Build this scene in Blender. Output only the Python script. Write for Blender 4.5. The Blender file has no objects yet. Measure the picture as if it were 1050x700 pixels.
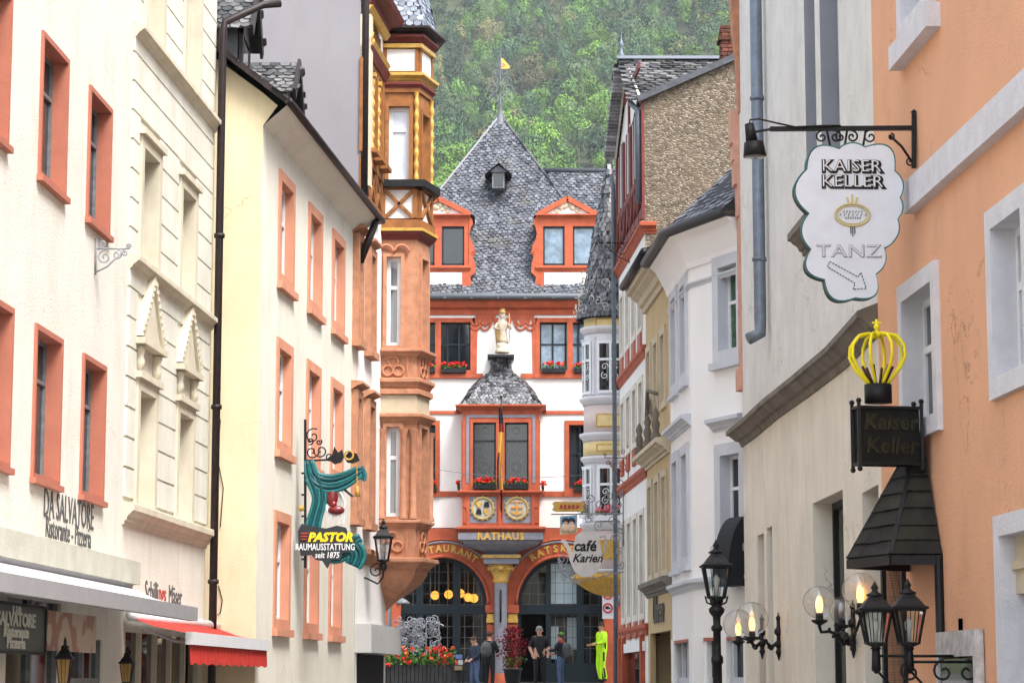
import bpy, bmesh, math, random
from mathutils import Vector, Matrix
random.seed(11)
R = math.radians
# ------------------------------------------------------------------ camera, world, sun, exposure
FPX = 2450.0
PIT = math.atan(350 / FPX); CP, SP = math.cos(PIT), math.sin(PIT)
EYE = 1.6
sc = bpy.context.scene
col = sc.collection
cam_d = bpy.data.cameras.new('camera'); cam = bpy.data.objects.new('camera', cam_d); col.objects.link(cam)
cam_d.sensor_width = 36; cam_d.lens = FPX / 1050 * 36; cam_d.clip_start = .1; cam_d.clip_end = 5000
cam.location = (0, 0, EYE); cam.rotation_euler = (math.pi / 2 + PIT, 0, 0)
sc.camera = cam
SUN_EL, SUN_AZ = R(56), R(142)      # azimuth clockwise from +Y
w = bpy.data.worlds.new('World'); sc.world = w; w.use_nodes = True
nt = w.node_tree; nt.nodes.clear()
wo = nt.nodes.new('ShaderNodeOutputWorld'); bg = nt.nodes.new('ShaderNodeBackground'); sky = nt.nodes.new('ShaderNodeTexSky')
hs = nt.nodes.new('ShaderNodeHueSaturation'); hs.inputs['Saturation'].default_value = .45
sky.sky_type = 'NISHITA'; sky.sun_disc = False; sky.sun_elevation = SUN_EL; sky.sun_rotation = SUN_AZ
sky.air_density = 1.2; sky.dust_density = 3.0; sky.ozone_density = 1.0
bg.inputs['Strength'].default_value = .15
nt.links.new(sky.outputs[0], hs.inputs['Color']); nt.links.new(hs.outputs[0], bg.inputs['Color']); nt.links.new(bg.outputs[0], wo.inputs['Surface'])
sun_d = bpy.data.lights.new('sun', 'SUN'); sun_d.energy = 1.5; sun_d.angle = R(25); sun_d.color = (1, .98, .95)
sun = bpy.data.objects.new('sun', sun_d); col.objects.link(sun)
sdir = Vector((math.sin(SUN_AZ) * math.cos(SUN_EL), math.cos(SUN_AZ) * math.cos(SUN_EL), math.sin(SUN_EL)))
sun.rotation_euler = sdir.to_track_quat('Z', 'Y').to_euler(); sun.location = (0, -20, 60)
sc.view_settings.view_transform = 'Standard'; sc.view_settings.look = 'None'; sc.view_settings.gamma = 1
sc.view_settings.exposure = 1.75
sc.render.engine = 'CYCLES'

# ------------------------------------------------------------------ helpers
def K(px): return (px - 525) / FPX * CP
def ZY(Y, py):
    v = (350 - py) / FPX
    return EYE + Y * (SP + v * CP) / (CP - v * SP)
def XY(Y, px, py=650):
    v = (350 - py) / FPX
    return (px - 525) / FPX * Y / (CP - v * SP)
def on_line(x0, y0, k, px):
    "point on the plan line through (x0,y0) with slope dX/dY=k at photo column px (horizon)"
    kk = K(px); Y = (x0 - k * y0) / (kk - k)
    return (kk * Y, Y)
def gz(y):
    for (y0, z0), (y1, z1) in zip(((-50, 0), (10, 0), (60, .95), (74, 1.65), (76, 1.70)), ((10, 0), (60, .95), (74, 1.65), (76, 1.70), (500, 1.72))):
        if y <= y1: return z0 + (z1 - z0) * (y - y0) / (y1 - y0)
    return 1.72

class F:
    "vertical wall frame: s along p0->p1, d outward, z up"
    def __init__(s, p0, p1):
        s.o = Vector((p0[0], p0[1])); t = Vector((p1[0] - p0[0], p1[1] - p0[1])); s.L = t.length
        s.t = t / s.L; s.n = Vector((s.t.y, -s.t.x))
    def P(s, a, d, z):
        q = s.o + s.t * a + s.n * d
        return (q.x, q.y, z)
    def hit(s, px, py, d=0):
        r = Vector(((px - 525) / FPX, CP - (350 - py) / FPX * SP, SP + (350 - py) / FPX * CP))
        den = r.x * s.n.x + r.y * s.n.y
        k = (s.o.dot(s.n) + d) / den
        q = Vector((r.x * k, r.y * k)) - s.o
        return q.dot(s.t), EYE + r.z * k
    def S(s, px, py=650, d=0): return s.hit(px, py, d)[0]
    def Z(s, px, py, d=0): return s.hit(px, py, d)[1]

IDF = F((0, 0), (1, 0))
class FX(F):
    "frame with d = -Y etc. placed anywhere, direction angle a"
    def __init__(s, x, y, a=0):
        F.__init__(s, (x, y), (x + math.cos(a), y + math.sin(a)))

SPLIT = {'white_panel', 'pier', 'tracery', 'console', 'column', 'baluster', 'pilaster', 'pilaster_capital', 'frieze_post', 'shop_pier', 'carved_crest', 'bay_strapwork', 'grey_inlay', 'downpipe', 'sandstone_quoin', 'lit_reflection_panel', 'leg', 'brace', 'symbol', 'black_panels', 'cusped_tracery', 'marble_frame_', 'chair_frame_', 'surround', 'ridge', 'dormer_pane'}
class MB:
    def __init__(s): s.v = []; s.f = []; s.m = []; s.sm = []
    def add(s, vs, fs, m=0, smooth=False):
        b = len(s.v); s.v += [tuple(p) for p in vs]
        for f in fs: s.f.append(tuple(b + i for i in f)); s.m.append(m); s.sm.append(smooth)
        return s
    def quad(s, a, b, c, d, m=0): return s.add([a, b, c, d], [(0, 1, 2, 3)], m)
    def poly(s, pts, m=0): return s.add(pts, [tuple(range(len(pts)))], m)
    def box(s, fr, s0, s1, d0, d1, z0, z1, m=0):
        p = [fr.P(a, d, z) for a in (s0, s1) for d in (d0, d1) for z in (z0, z1)]
        return s.add(p, [(0, 1, 3, 2), (4, 6, 7, 5), (0, 4, 5, 1), (2, 3, 7, 6), (0, 2, 6, 4), (1, 5, 7, 3)], m)
    def bar(s, a, b, w, h=None, m=0, up=(0, 0, 1)):
        "box beam between two points"
        a, b = Vector(a), Vector(b); h = h or w; d = (b - a).normalized(); up = Vector(up)
        if abs(d.dot(up)) > .98: up = Vector((1, 0, 0))
        x = d.cross(up).normalized(); y = x.cross(d)
        p = [q + x * sx * w / 2 + y * sy * h / 2 for q in (a, b) for sx, sy in ((-1, -1), (1, -1), (1, 1), (-1, 1))]
        return s.add(p, [(3, 2, 1, 0), (4, 5, 6, 7), (0, 1, 5, 4), (1, 2, 6, 5), (2, 3, 7, 6), (3, 0, 4, 7)], m)
    def tube(s, pts, r, n=8, m=0, closed=False, caps=True):
        pts = [Vector(p) for p in pts]; N = len(pts); rs = r if isinstance(r, (list, tuple)) else [r] * N
        vs = []; up = None
        for i, p in enumerate(pts):
            if closed: d = pts[(i + 1) % N] - pts[i - 1]
            else: d = pts[min(i + 1, N - 1)] - pts[max(i - 1, 0)]
            d = d.normalized() if d.length > 1e-9 else Vector((0, 0, 1))
            if up is None: up = Vector((0, 0, 1)) if abs(d.z) < .9 else Vector((1, 0, 0))
            x = d.cross(up)
            if x.length < 1e-4: x = d.orthogonal()
            x.normalize(); y = x.cross(d).normalized(); up = y if True else up
            for k in range(n):
                a = 2 * math.pi * k / n
                vs.append(p + x * math.cos(a) * rs[i] + y * math.sin(a) * rs[i])
        fs = []
        for i in range(N if closed else N - 1):
            j = (i + 1) % N
            for k in range(n): fs.append((i * n + k, i * n + (k + 1) % n, j * n + (k + 1) % n, j * n + k))
        if caps and not closed: fs += [tuple(range(n))[::-1], tuple((N - 1) * n + k for k in range(n))]
        return s.add(vs, fs, m, n > 5)
    def lathe(s, c, prof, n=16, m=0, smooth=True, ang=(0, 2 * math.pi), sx=1, sy=1):
        "prof [(r,z)] around vertical axis through c"
        full = abs(ang[1] - ang[0] - 2 * math.pi) < 1e-6; nn = n if full else n + 1; vs = []
        for r, z in prof:
            for k in range(nn):
                a = ang[0] + (ang[1] - ang[0]) * k / n
                vs.append((c[0] + r * math.cos(a) * sx, c[1] + r * math.sin(a) * sy, c[2] + z))
        fs = []
        for i in range(len(prof) - 1):
            for k in range(n):
                k2 = (k + 1) % nn
                fs.append((i * nn + k, i * nn + k2, (i + 1) * nn + k2, (i + 1) * nn + k))
        return s.add(vs, fs, m, smooth)
    def ball(s, c, r, n=10, m=0, sx=1, sy=1, sz=1):
        prof = [(r * math.sin(math.pi * i / n) + 1e-5, -r * sz * math.cos(math.pi * i / n)) for i in range(n + 1)]
        return s.lathe(c, prof, n + 2, m, True, sx=sx, sy=sy)
    def sweep(s, pts, prof, closed=False, m=0, caps=True, outw=1):
        "horizontal moulding: prof [(d,z)] swept along plan polyline (outward = right side of travel)"
        N = len(pts); vs = []; P = [Vector(p) for p in pts]
        for i in range(N):
            a = P[i] - P[i - 1] if (closed or i > 0) else P[1] - P[0]
            b = P[(i + 1) % N] - P[i] if (closed or i < N - 1) else P[-1] - P[-2]
            a.normalize(); b.normalize(); na = Vector((a.y, -a.x)); nb = Vector((b.y, -b.x))
            mm = (na + nb).normalized(); mm = mm / max(.35, mm.dot(na))
            for d, z in prof:
                q = P[i] + mm * d * outw; vs.append((q.x, q.y, z))
        k = len(prof); fs = []
        for i in range(N if closed else N - 1):
            j = (i + 1) % N
            for q in range(k - 1): fs.append((i * k + q, j * k + q, j * k + q + 1, i * k + q + 1))
        if caps and not closed: fs += [tuple(range(k)), tuple((N - 1) * k + q for q in range(k))[::-1]]
        return s.add(vs, fs, m)
    def prism(s, fr, poly, d0, d1, m=0):
        "polygon [(s,z)] in wall frame extruded from d0 to d1"
        n = len(poly); vs = [fr.P(a, d0, z) for a, z in poly] + [fr.P(a, d1, z) for a, z in poly]
        fs = [tuple(range(n)), tuple(range(n, 2 * n))[::-1]] + [(i, (i + 1) % n, n + (i + 1) % n, n + i) for i in range(n)]
        return s.add(vs, fs, m)
    def clusters(s):
        par = list(range(len(s.v)))
        def fd(i):
            while par[i] != i: par[i] = par[par[i]]; i = par[i]
            return i
        for f in s.f:
            for q in f[1:]: par[fd(q)] = fd(f[0])
        isl = {}
        for i, f in enumerate(s.f): isl.setdefault(fd(f[0]), []).append(i)
        it = []
        for fs in isl.values():
            vv = {q for f in fs for q in s.f[f]}; it.append([[min(s.v[q][k] for q in vv) - .012 for k in range(3)], [max(s.v[q][k] for q in vv) + .012 for k in range(3)], fs])
        merged = True
        while merged:
            merged = False
            for i in range(len(it)):
                for j in range(len(it) - 1, i, -1):
                    if all(it[i][0][k] <= it[j][1][k] and it[j][0][k] <= it[i][1][k] for k in range(3)):
                        it[i] = [[min(it[i][0][k], it[j][0][k]) for k in range(3)], [max(it[i][1][k], it[j][1][k]) for k in range(3)], it[i][2] + it[j][2]]; it.pop(j); merged = True
        return [c[2] for c in it]
    def build(s, name, mat, parent=None, loc=None, recalc=True, **tags):
        if name in SPLIT and parent is not None:
            cl = s.clusters()
            if len(cl) > 1:
                for fs in cl:
                    m2 = MB(); mp = {}
                    for f in fs:
                        for q in s.f[f]:
                            if q not in mp: mp[q] = len(m2.v); m2.v.append(s.v[q])
                        m2.f.append(tuple(mp[q] for q in s.f[f])); m2.m.append(s.m[f]); m2.sm.append(s.sm[f])
                    o = m2._build(name, mat, parent, loc, recalc, **tags)
                return o
        return s._build(name, mat, parent, loc, recalc, **tags)
    def _build(s, name, mat, parent=None, loc=None, recalc=True, **tags):
        mats = mat if isinstance(mat, (list, tuple)) else [mat]
        if parent is not None: o0 = ROOT.get(parent.name, Vector((0, 0, 0)))
        else:
            if loc is None:
                xs = [p[0] for p in s.v]; ys = [p[1] for p in s.v]
                loc = ((min(xs) + max(xs)) / 2, (min(ys) + max(ys)) / 2, min(p[2] for p in s.v))
            o0 = Vector(loc)
        me = bpy.data.meshes.new(name)
        me.from_pydata([(p[0] - o0.x, p[1] - o0.y, p[2] - o0.z) for p in s.v], [], s.f)
        for mt in mats: me.materials.append(mt)
        me.polygons.foreach_set('material_index', s.m); me.polygons.foreach_set('use_smooth', s.sm)
        if recalc and len(s.f) < 60000:
            bm = bmesh.new(); bm.from_mesh(me); bmesh.ops.recalc_face_normals(bm, faces=bm.faces); bm.to_mesh(me); bm.free()
        me.update()
        o = bpy.data.objects.new(name, me); col.objects.link(o)
        if parent is not None: o.parent = parent; ROOT[o.name] = o0
        else: o.location = o0; ROOT[o.name] = o0
        for k_, v_ in tags.items(): o[k_] = v_
        return o
ROOT = {}
def thing(name, label, cat, loc, group=None):
    o = bpy.data.objects.new(name, None); col.objects.link(o); o.location = loc
    o['label'] = label; o['category'] = cat
    if group: o['group'] = group
    ROOT[o.name] = Vector(loc); o.empty_display_size = .3
    return o

# ------------------------------------------------------------------ materials
def newmat(name):
    m = bpy.data.materials.new(name); m.use_nodes = True; n = m.node_tree.nodes; b = n['Principled BSDF']
    return m, m.node_tree, b
def lin(c): return tuple(((x / 12.92) if x <= .04045 else ((x + .055) / 1.055) ** 2.4) for x in c)
def M(name, c, rough=.75, var=.06, scale=2.0, bump=0.0, bscale=30, metal=0, spec=.3, streak=0, dirt=None, dirt_amt=0.0, island=0, crack=0):
    "plain procedural material: base colour c (linear), blotchy variation, optional streaks, dirt and fine bump"
    m, t, b = newmat(name); N, L = t.nodes, t.links
    b.inputs['Roughness'].default_value = rough; b.inputs['Metallic'].default_value = metal
    b.inputs['Specular IOR Level'].default_value = spec
    tc = N.new('ShaderNodeTexCoord'); no = N.new('ShaderNodeTexNoise'); no.inputs['Scale'].default_value = scale; no.inputs['Detail'].default_value = 6
    L.new(tc.outputs['Object'], no.inputs['Vector'])
    r = N.new('ShaderNodeValToRGB'); L.new(no.outputs['Fac'], r.inputs['Fac'])
    r.color_ramp.elements[0].position = .3; r.color_ramp.elements[1].position = .7
    lo = [x * (1 - var * 1.6) for x in c]; hi = [min(1, x * (1 + var)) for x in c]
    r.color_ramp.elements[0].color = (*lo, 1); r.color_ramp.elements[1].color = (*hi, 1)
    out = r.outputs['Color']
    if dirt:
        mp = N.new('ShaderNodeMapping'); mp.inputs['Scale'].default_value = (2.0, 2.0, .5 if streak else 2.0); L.new(tc.outputs['Object'], mp.inputs['Vector'])
        n2 = N.new('ShaderNodeTexNoise'); n2.inputs['Scale'].default_value = 1.3; n2.inputs['Detail'].default_value = 8; n2.inputs['Roughness'].default_value = .7
        L.new(mp.outputs[0], n2.inputs['Vector'])
        r2 = N.new('ShaderNodeValToRGB'); r2.color_ramp.elements[0].position = .46; r2.color_ramp.elements[1].position = .78
        r2.color_ramp.elements[0].color = (0, 0, 0, 1); r2.color_ramp.elements[1].color = (dirt_amt,) * 3 + (1,)
        L.new(n2.outputs['Fac'], r2.inputs['Fac'])
        mx = N.new('ShaderNodeMix'); mx.data_type = 'RGBA'; L.new(r2.outputs['Color'], mx.inputs['Factor']); L.new(out, mx.inputs[6]); mx.inputs[7].default_value = (*dirt, 1)
        out = mx.outputs[2]
    if crack:
        vo = N.new('ShaderNodeTexVoronoi'); vo.feature = 'DISTANCE_TO_EDGE'; vo.inputs['Scale'].default_value = .55
        nd = N.new('ShaderNodeTexNoise'); nd.inputs['Scale'].default_value = 2.2; nd.inputs['Detail'].default_value = 6; L.new(tc.outputs['Object'], nd.inputs['Vector'])
        ad = N.new('ShaderNodeVectorMath'); ad.operation = 'MULTIPLY_ADD'; L.new(nd.outputs['Color'], ad.inputs[0]); ad.inputs[1].default_value = (.9, .9, .9); L.new(tc.outputs['Object'], ad.inputs[2]); L.new(ad.outputs[0], vo.inputs['Vector'])
        rc = N.new('ShaderNodeMapRange'); rc.inputs[1].default_value = .001; rc.inputs[2].default_value = .0065; rc.inputs[3].default_value = crack; rc.inputs[4].default_value = 0; L.new(vo.outputs['Distance'], rc.inputs[0])
        nm = N.new('ShaderNodeTexNoise'); nm.inputs['Scale'].default_value = .5; L.new(tc.outputs['Object'], nm.inputs['Vector']); rm = N.new('ShaderNodeMapRange'); rm.inputs[1].default_value = .5; rm.inputs[2].default_value = .6; L.new(nm.outputs['Fac'], rm.inputs[0])
        ml = N.new('ShaderNodeMath'); ml.operation = 'MULTIPLY'; L.new(rc.outputs[0], ml.inputs[0]); L.new(rm.outputs[0], ml.inputs[1])
        mk = N.new('ShaderNodeMix'); mk.data_type = 'RGBA'; L.new(ml.outputs[0], mk.inputs['Factor']); L.new(out, mk.inputs[6]); mk.inputs[7].default_value = (*[x * .35 for x in c], 1); out = mk.outputs[2]
        # blotches of patched or rain-darkened plaster with a shape of their own
        nb = N.new('ShaderNodeTexNoise'); nb.inputs['Scale'].default_value = .9; nb.inputs['Detail'].default_value = 9; nb.inputs['Roughness'].default_value = .65; L.new(tc.outputs['Object'], nb.inputs['Vector'])
        rb = N.new('ShaderNodeMapRange'); rb.inputs[1].default_value = .56; rb.inputs[2].default_value = .66; rb.inputs[3].default_value = 0; rb.inputs[4].default_value = crack * .28; L.new(nb.outputs['Fac'], rb.inputs[0])
        mb_ = N.new('ShaderNodeMix'); mb_.data_type = 'RGBA'; L.new(rb.outputs[0], mb_.inputs['Factor']); L.new(out, mb_.inputs[6]); mb_.inputs[7].default_value = (*[x * .6 for x in c], 1); out = mb_.outputs[2]
    if island:
        g = N.new('ShaderNodeNewGeometry'); mr = N.new('ShaderNodeMapRange'); mr.inputs[3].default_value = 1 - island; mr.inputs[4].default_value = 1 + island
        L.new(g.outputs['Random Per Island'], mr.inputs[0])
        mu = N.new('ShaderNodeVectorMath'); mu.operation = 'SCALE'; L.new(out, mu.inputs[0]); L.new(mr.outputs[0], mu.inputs['Scale']); out = mu.outputs[0]
    L.new(out, b.inputs['Base Color'])
    if bump:
        n3 = N.new('ShaderNodeTexNoise'); n3.inputs['Scale'].default_value = bscale; n3.inputs['Detail'].default_value = 5
        L.new(tc.outputs['Object'], n3.inputs['Vector'])
        bp = N.new('ShaderNodeBump'); bp.inputs['Strength'].default_value = bump; bp.inputs['Distance'].default_value = .02
        L.new(n3.outputs['Fac'], bp.inputs['Height']); L.new(bp.outputs[0], b.inputs['Normal'])
    return m
def emis(name, c, strength):
    m, t, b = newmat(name); b.inputs['Base Color'].default_value = (*c, 1); b.inputs['Emission Color'].default_value = (*c, 1); b.inputs['Emission Strength'].default_value = strength
    return m
def slate(name, lo, hi, rough=.45, extra=None):
    "slates: every slate its own grey (random per island)"
    m, t, b = newmat(name); N, L = t.nodes, t.links
    g = N.new('ShaderNodeNewGeometry'); r = N.new('ShaderNodeValToRGB'); L.new(g.outputs['Random Per Island'], r.inputs['Fac'])
    e = r.color_ramp.elements; e[0].color = (*lo, 1); e[1].color = (*hi, 1); e[1].position = 1
    md = e.new(.55); md.color = (*[(a * .55 + c * .45) for a, c in zip(lo, hi)], 1)
    tc = N.new('ShaderNodeTexCoord'); no = N.new('ShaderNodeTexNoise'); no.inputs['Scale'].default_value = 9; no.inputs['Detail'].default_value = 6
    L.new(tc.outputs['Object'], no.inputs['Vector'])
    mr = N.new('ShaderNodeMapRange'); mr.inputs[1].default_value = .3; mr.inputs[2].default_value = .7; mr.inputs[3].default_value = .65; mr.inputs[4].default_value = 1.35; L.new(no.outputs['Fac'], mr.inputs[0])
    mu = N.new('ShaderNodeVectorMath'); mu.operation = 'SCALE'; L.new(r.outputs['Color'], mu.inputs[0]); L.new(mr.outputs[0], mu.inputs['Scale'])
    out = mu.outputs[0]
    if extra:
        n2 = N.new('ShaderNodeTexNoise'); n2.inputs['Scale'].default_value = 1.6; n2.inputs['Detail'].default_value = 5; L.new(tc.outputs['Object'], n2.inputs['Vector'])
        r2 = N.new('ShaderNodeValToRGB'); r2.color_ramp.elements[0].position = .5; r2.color_ramp.elements[1].position = .7; r2.color_ramp.elements[1].color = (.7, .7, .7, 1); L.new(n2.outputs['Fac'], r2.inputs['Fac'])
        mx = N.new('ShaderNodeMix'); mx.data_type = 'RGBA'; L.new(r2.outputs['Color'], mx.inputs['Factor']); L.new(out, mx.inputs[6]); mx.inputs[7].default_value = (*extra, 1); out = mx.outputs[2]
    L.new(out, b.inputs['Base Color'])
    b.inputs['Roughness'].default_value = rough
    return m
def glassmat(name, tint, rough=.04, curtain=None, vary=.3):
    "opaque window glass: dark room, curtain or painted reflection colour under a sharp coat"
    m, t, b = newmat(name); N, L = t.nodes, t.links
    tc = N.new('ShaderNodeTexCoord'); wv = N.new('ShaderNodeTexNoise'); mp = N.new('ShaderNodeMapping')
    mp.inputs['Scale'].default_value = (9, 9, .6) if curtain else (2.5, 2.5, 2.5)
    L.new(tc.outputs['Object'], mp.inputs['Vector']); L.new(mp.outputs[0], wv.inputs['Vector']); wv.inputs['Scale'].default_value = 1.5; wv.inputs['Detail'].default_value = 4
    r = N.new('ShaderNodeValToRGB'); L.new(wv.outputs['Fac'], r.inputs['Fac']); r.color_ramp.elements[0].position = .35; r.color_ramp.elements[1].position = .65
    c = curtain or tint
    r.color_ramp.elements[0].color = (*[x * (1 - vary) for x in c], 1); r.color_ramp.elements[1].color = (*[x * (1 + vary) for x in c], 1)
    L.new(r.outputs['Color'], b.inputs['Base Color']); b.inputs['Roughness'].default_value = rough; b.inputs['Specular IOR Level'].default_value = .8
    return m
def clearglass(name, tint=(.9, .95, .95), alpha=.75):
    m, t, b = newmat(name); N, L = t.nodes, t.links; N.remove(b)
    tr = N.new('ShaderNodeBsdfTransparent'); tr.inputs[0].default_value = (*tint, 1); gl = N.new('ShaderNodeBsdfGlossy'); gl.inputs['Roughness'].default_value = .03
    fr = N.new('ShaderNodeLayerWeight'); fr.inputs[0].default_value = .07; mx = N.new('ShaderNodeMixShader')
    mr = N.new('ShaderNodeMapRange'); mr.inputs[3].default_value = 1 - alpha - .17; mr.inputs[4].default_value = 1; L.new(fr.outputs['Fresnel'], mr.inputs[0]); mr.inputs[4].default_value = .6
    L.new(mr.outputs[0], mx.inputs[0]); L.new(tr.outputs[0], mx.inputs[1]); L.new(gl.outputs[0], mx.inputs[2]); L.new(mx.outputs[0], N['Material Output'].inputs[0])
    return m
def rubble(name):
    m, t, b = newmat(name); N, L = t.nodes, t.links
    tc = N.new('ShaderNodeTexCoord'); vo = N.new('ShaderNodeTexVoronoi'); vo.inputs['Scale'].default_value = 14; vo.inputs['Randomness'].default_value = 1
    mp = N.new('ShaderNodeMapping'); mp.inputs['Scale'].default_value = (1, 1, 1.7); L.new(tc.outputs['Object'], mp.inputs['Vector']); L.new(mp.outputs[0], vo.inputs['Vector'])
    r = N.new('ShaderNodeValToRGB'); L.new(vo.outputs['Color'], r.inputs['Fac'])
    e = r.color_ramp.elements; e[0].color = (.045, .033, .02, 1); e[1].color = (.32, .27, .215, 1)
    x = e.new(.45); x.color = (.15, .11, .075, 1); x = e.new(.7); x.color = (.23, .185, .13, 1)
    v2 = N.new('ShaderNodeTexVoronoi'); v2.feature = 'DISTANCE_TO_EDGE'; v2.inputs['Scale'].default_value = 14; L.new(mp.outputs[0], v2.inputs['Vector'])
    r2 = N.new('ShaderNodeValToRGB'); r2.color_ramp.elements[0].position = .02; r2.color_ramp.elements[1].position = .09; r2.color_ramp.elements[0].color = (1, 1, 1, 1); r2.color_ramp.elements[1].color = (0, 0, 0, 1)
    L.new(v2.outputs['Distance'], r2.inputs['Fac'])
    mx = N.new('ShaderNodeMix'); mx.data_type = 'RGBA'; L.new(r2.outputs['Color'], mx.inputs['Factor']); L.new(r.outputs['Color'], mx.inputs[6]); mx.inputs[7].default_value = (.13, .105, .075, 1)
    n2 = N.new('ShaderNodeTexNoise'); n2.inputs['Scale'].default_value = 1.2; n2.inputs['Detail'].default_value = 6; L.new(tc.outputs['Object'], n2.inputs['Vector'])
    r3 = N.new('ShaderNodeValToRGB'); r3.color_ramp.elements[0].position = .52; r3.color_ramp.elements[1].position = .72; r3.color_ramp.elements[1].color = (.5, .5, .5, 1); L.new(n2.outputs['Fac'], r3.inputs['Fac'])
    m3 = N.new('ShaderNodeMix'); m3.data_type = 'RGBA'; L.new(r3.outputs['Color'], m3.inputs['Factor']); L.new(mx.outputs[2], m3.inputs[6]); m3.inputs[7].default_value = (.19, .14, .085, 1)
    L.new(m3.outputs[2], b.inputs['Base Color']); b.inputs['Roughness'].default_value = .9
    bp = N.new('ShaderNodeBump'); bp.inputs['Strength'].default_value = .8; bp.inputs['Distance'].default_value = .05; L.new(v2.outputs['Distance'], bp.inputs['Height']); L.new(bp.outputs[0], b.inputs['Normal'])
    return m
def foliage(name, lo, hi, tr=.15):
    m, t, b = newmat(name); N, L = t.nodes, t.links
    g = N.new('ShaderNodeNewGeometry'); oi = N.new('ShaderNodeObjectInfo'); r = N.new('ShaderNodeValToRGB'); L.new(g.outputs['Random Per Island'], r.inputs['Fac'])
    r.color_ramp.elements[0].color = (*lo, 1); r.color_ramp.elements[1].color = (*hi, 1)
    L.new(r.outputs['Color'], b.inputs['Base Color']); b.inputs['Roughness'].default_value = .65; b.inputs['Specular IOR Level'].default_value = .2
    return m

DIRT = (.33, .27, .2)
m_l1 = M('render_offwhite', (.68, .66, .59), .9, .04, 1.2, .45, 45, dirt=(.46, .40, .31), dirt_amt=.4, streak=1, crack=.5)
m_salm = M('salmon_paint', (.40, .14, .09), .7, .06, 3, .15)
m_s3 = M('light_salmon_paint', (.60, .27, .17), .75, .08, 3, .15)
m_l2 = M('pale_cream_render', (.66, .64, .56), .85, .05, 1.5, .3, dirt=(.40, .38, .3), dirt_amt=.5, streak=1)
m_l2t = M('cream_stone_trim', (.58, .53, .41), .8, .06, 3, .15, dirt=(.3, .27, .2), dirt_amt=.5, streak=1)
m_l3y = M('yellow_render', (.68, .59, .39), .9, .05, 1.0, .25, dirt=(.45, .37, .24), dirt_amt=.5, streak=1, crack=.6)
m_l3 = M('ivory_render', (.73, .69, .60), .9, .03, 1.0, .25, dirt=(.5, .43, .31), dirt_amt=.4, streak=1, crack=.4)
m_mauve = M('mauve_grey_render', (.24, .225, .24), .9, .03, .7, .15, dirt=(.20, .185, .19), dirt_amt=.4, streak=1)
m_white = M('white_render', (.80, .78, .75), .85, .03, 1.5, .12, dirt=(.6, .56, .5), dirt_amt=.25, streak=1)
m_sand = M('red_sandstone', (.47, .22, .125), .8, .14, 6, .3, 25, dirt=(.26, .12, .08), dirt_amt=.5)
m_sandd = M('dark_sandstone', (.46, .19, .105), .8, .14, 5, .3, 25)
m_beige = M('beige_stone', (.50, .42, .30), .85, .08, 4, .2)
m_ochre = M('ochre_timber', (.27, .105, .028), .65, .2, 6, .25, 20)
m_gold = M('gold_paint', (.52, .31, .06), .45, .15, 10, 0, spec=.4)
m_dkred = M('dark_red_timber', (.16, .03, .025), .6, .15, 5, .15)
m_orange = M('orange_sandstone_paint', (.40, .085, .036), .7, .14, 4, .2, dirt=(.2, .045, .02), dirt_amt=.45, streak=1)
m_town = M('townhall_plaster', (.80, .76, .72), .9, .03, 1.5, .15, dirt=(.58, .5, .44), dirt_amt=.3, streak=1)
m_grey = M('grey_lavender_stone', (.20, .20, .23), .7, .1, 5, .15)
m_teal = M('dark_teal_frame', (.006, .014, .019), .45, .1, 5)
m_iron = M('black_iron', (.006, .006, .007), .5, .3, 12, spec=.3)
m_irong = M('grey_iron', (.16, .17, .18), .4, .2, 12, spec=.5)
m_silv = M('pale_wrought_iron', (.24, .25, .27), .4, .2, 12, spec=.5)
m_wfr = M('white_window_paint', (.76, .77, .78), .4, .03, 6)
m_zinc = M('zinc_pipe', (.17, .20, .24), .45, .12, 8, metal=.3)
m_brown = M('brown_pipe', (.022, .014, .014), .5, .2, 8)
m_tan = M('tan_render', (.56, .42, .23), .9, .05, 2, .15, dirt=(.34, .25, .14), dirt_amt=.4, streak=1)
m_tanl = M('pale_tan_stone', (.58, .50, .36), .85, .06, 3, .15, dirt=(.34, .28, .2), dirt_amt=.4)
m_r3 = M('bright_white_render', (.87, .88, .87), .85, .02, 1.5, .1)
m_blue = M('blue_grey_trim', (.56, .59, .64), .8, .04, 3, .1)
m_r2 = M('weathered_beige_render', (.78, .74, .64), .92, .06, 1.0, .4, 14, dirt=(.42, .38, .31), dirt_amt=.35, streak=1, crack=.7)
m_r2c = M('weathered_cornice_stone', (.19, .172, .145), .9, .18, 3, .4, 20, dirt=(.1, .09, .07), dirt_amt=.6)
m_r2g = M('grey_recess', (.26, .27, .30), .8, .05, 2, .1)
m_r2u = M('cool_white_render', (.72, .72, .69), .9, .05, 1.2, .4, 16, dirt=(.45, .44, .41), dirt_amt=.4, crack=.7)
m_r1 = M('peach_orange_render', (.74, .40, .24), .9, .04, .8, .35, 28, dirt=(.58, .30, .18), dirt_amt=.28, streak=1, crack=.7)
m_r1w = M('pale_lilac_surround', (.66, .66, .70), .85, .05, 4, .4, 30, dirt=(.4, .38, .38), dirt_amt=.35)
m_rub = rubble('rubble_stone')
m_slate = slate('slate_grey', (.03, .033, .042), (.14, .15, .17))
m_slate2 = slate('slate_mixed', (.02, .02, .022), (.17, .165, .16))
m_slate_d = slate('slate_dark', (.02, .021, .026), (.08, .085, .10))
m_slateb = M('slate_bedding', (.018, .019, .022), .7, .1, 5)
m_shing = M('black_shingle', (.013, .012, .011), .75, .3, 5, .2, dirt=(.05, .05, .02), dirt_amt=.5, island=.35)
m_brick = M('chimney_brick', (.12, .04, .025), .85, .2, 8, .3, island=.4)
m_gdark = glassmat('glass_dark', (.008, .010, .013))
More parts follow.
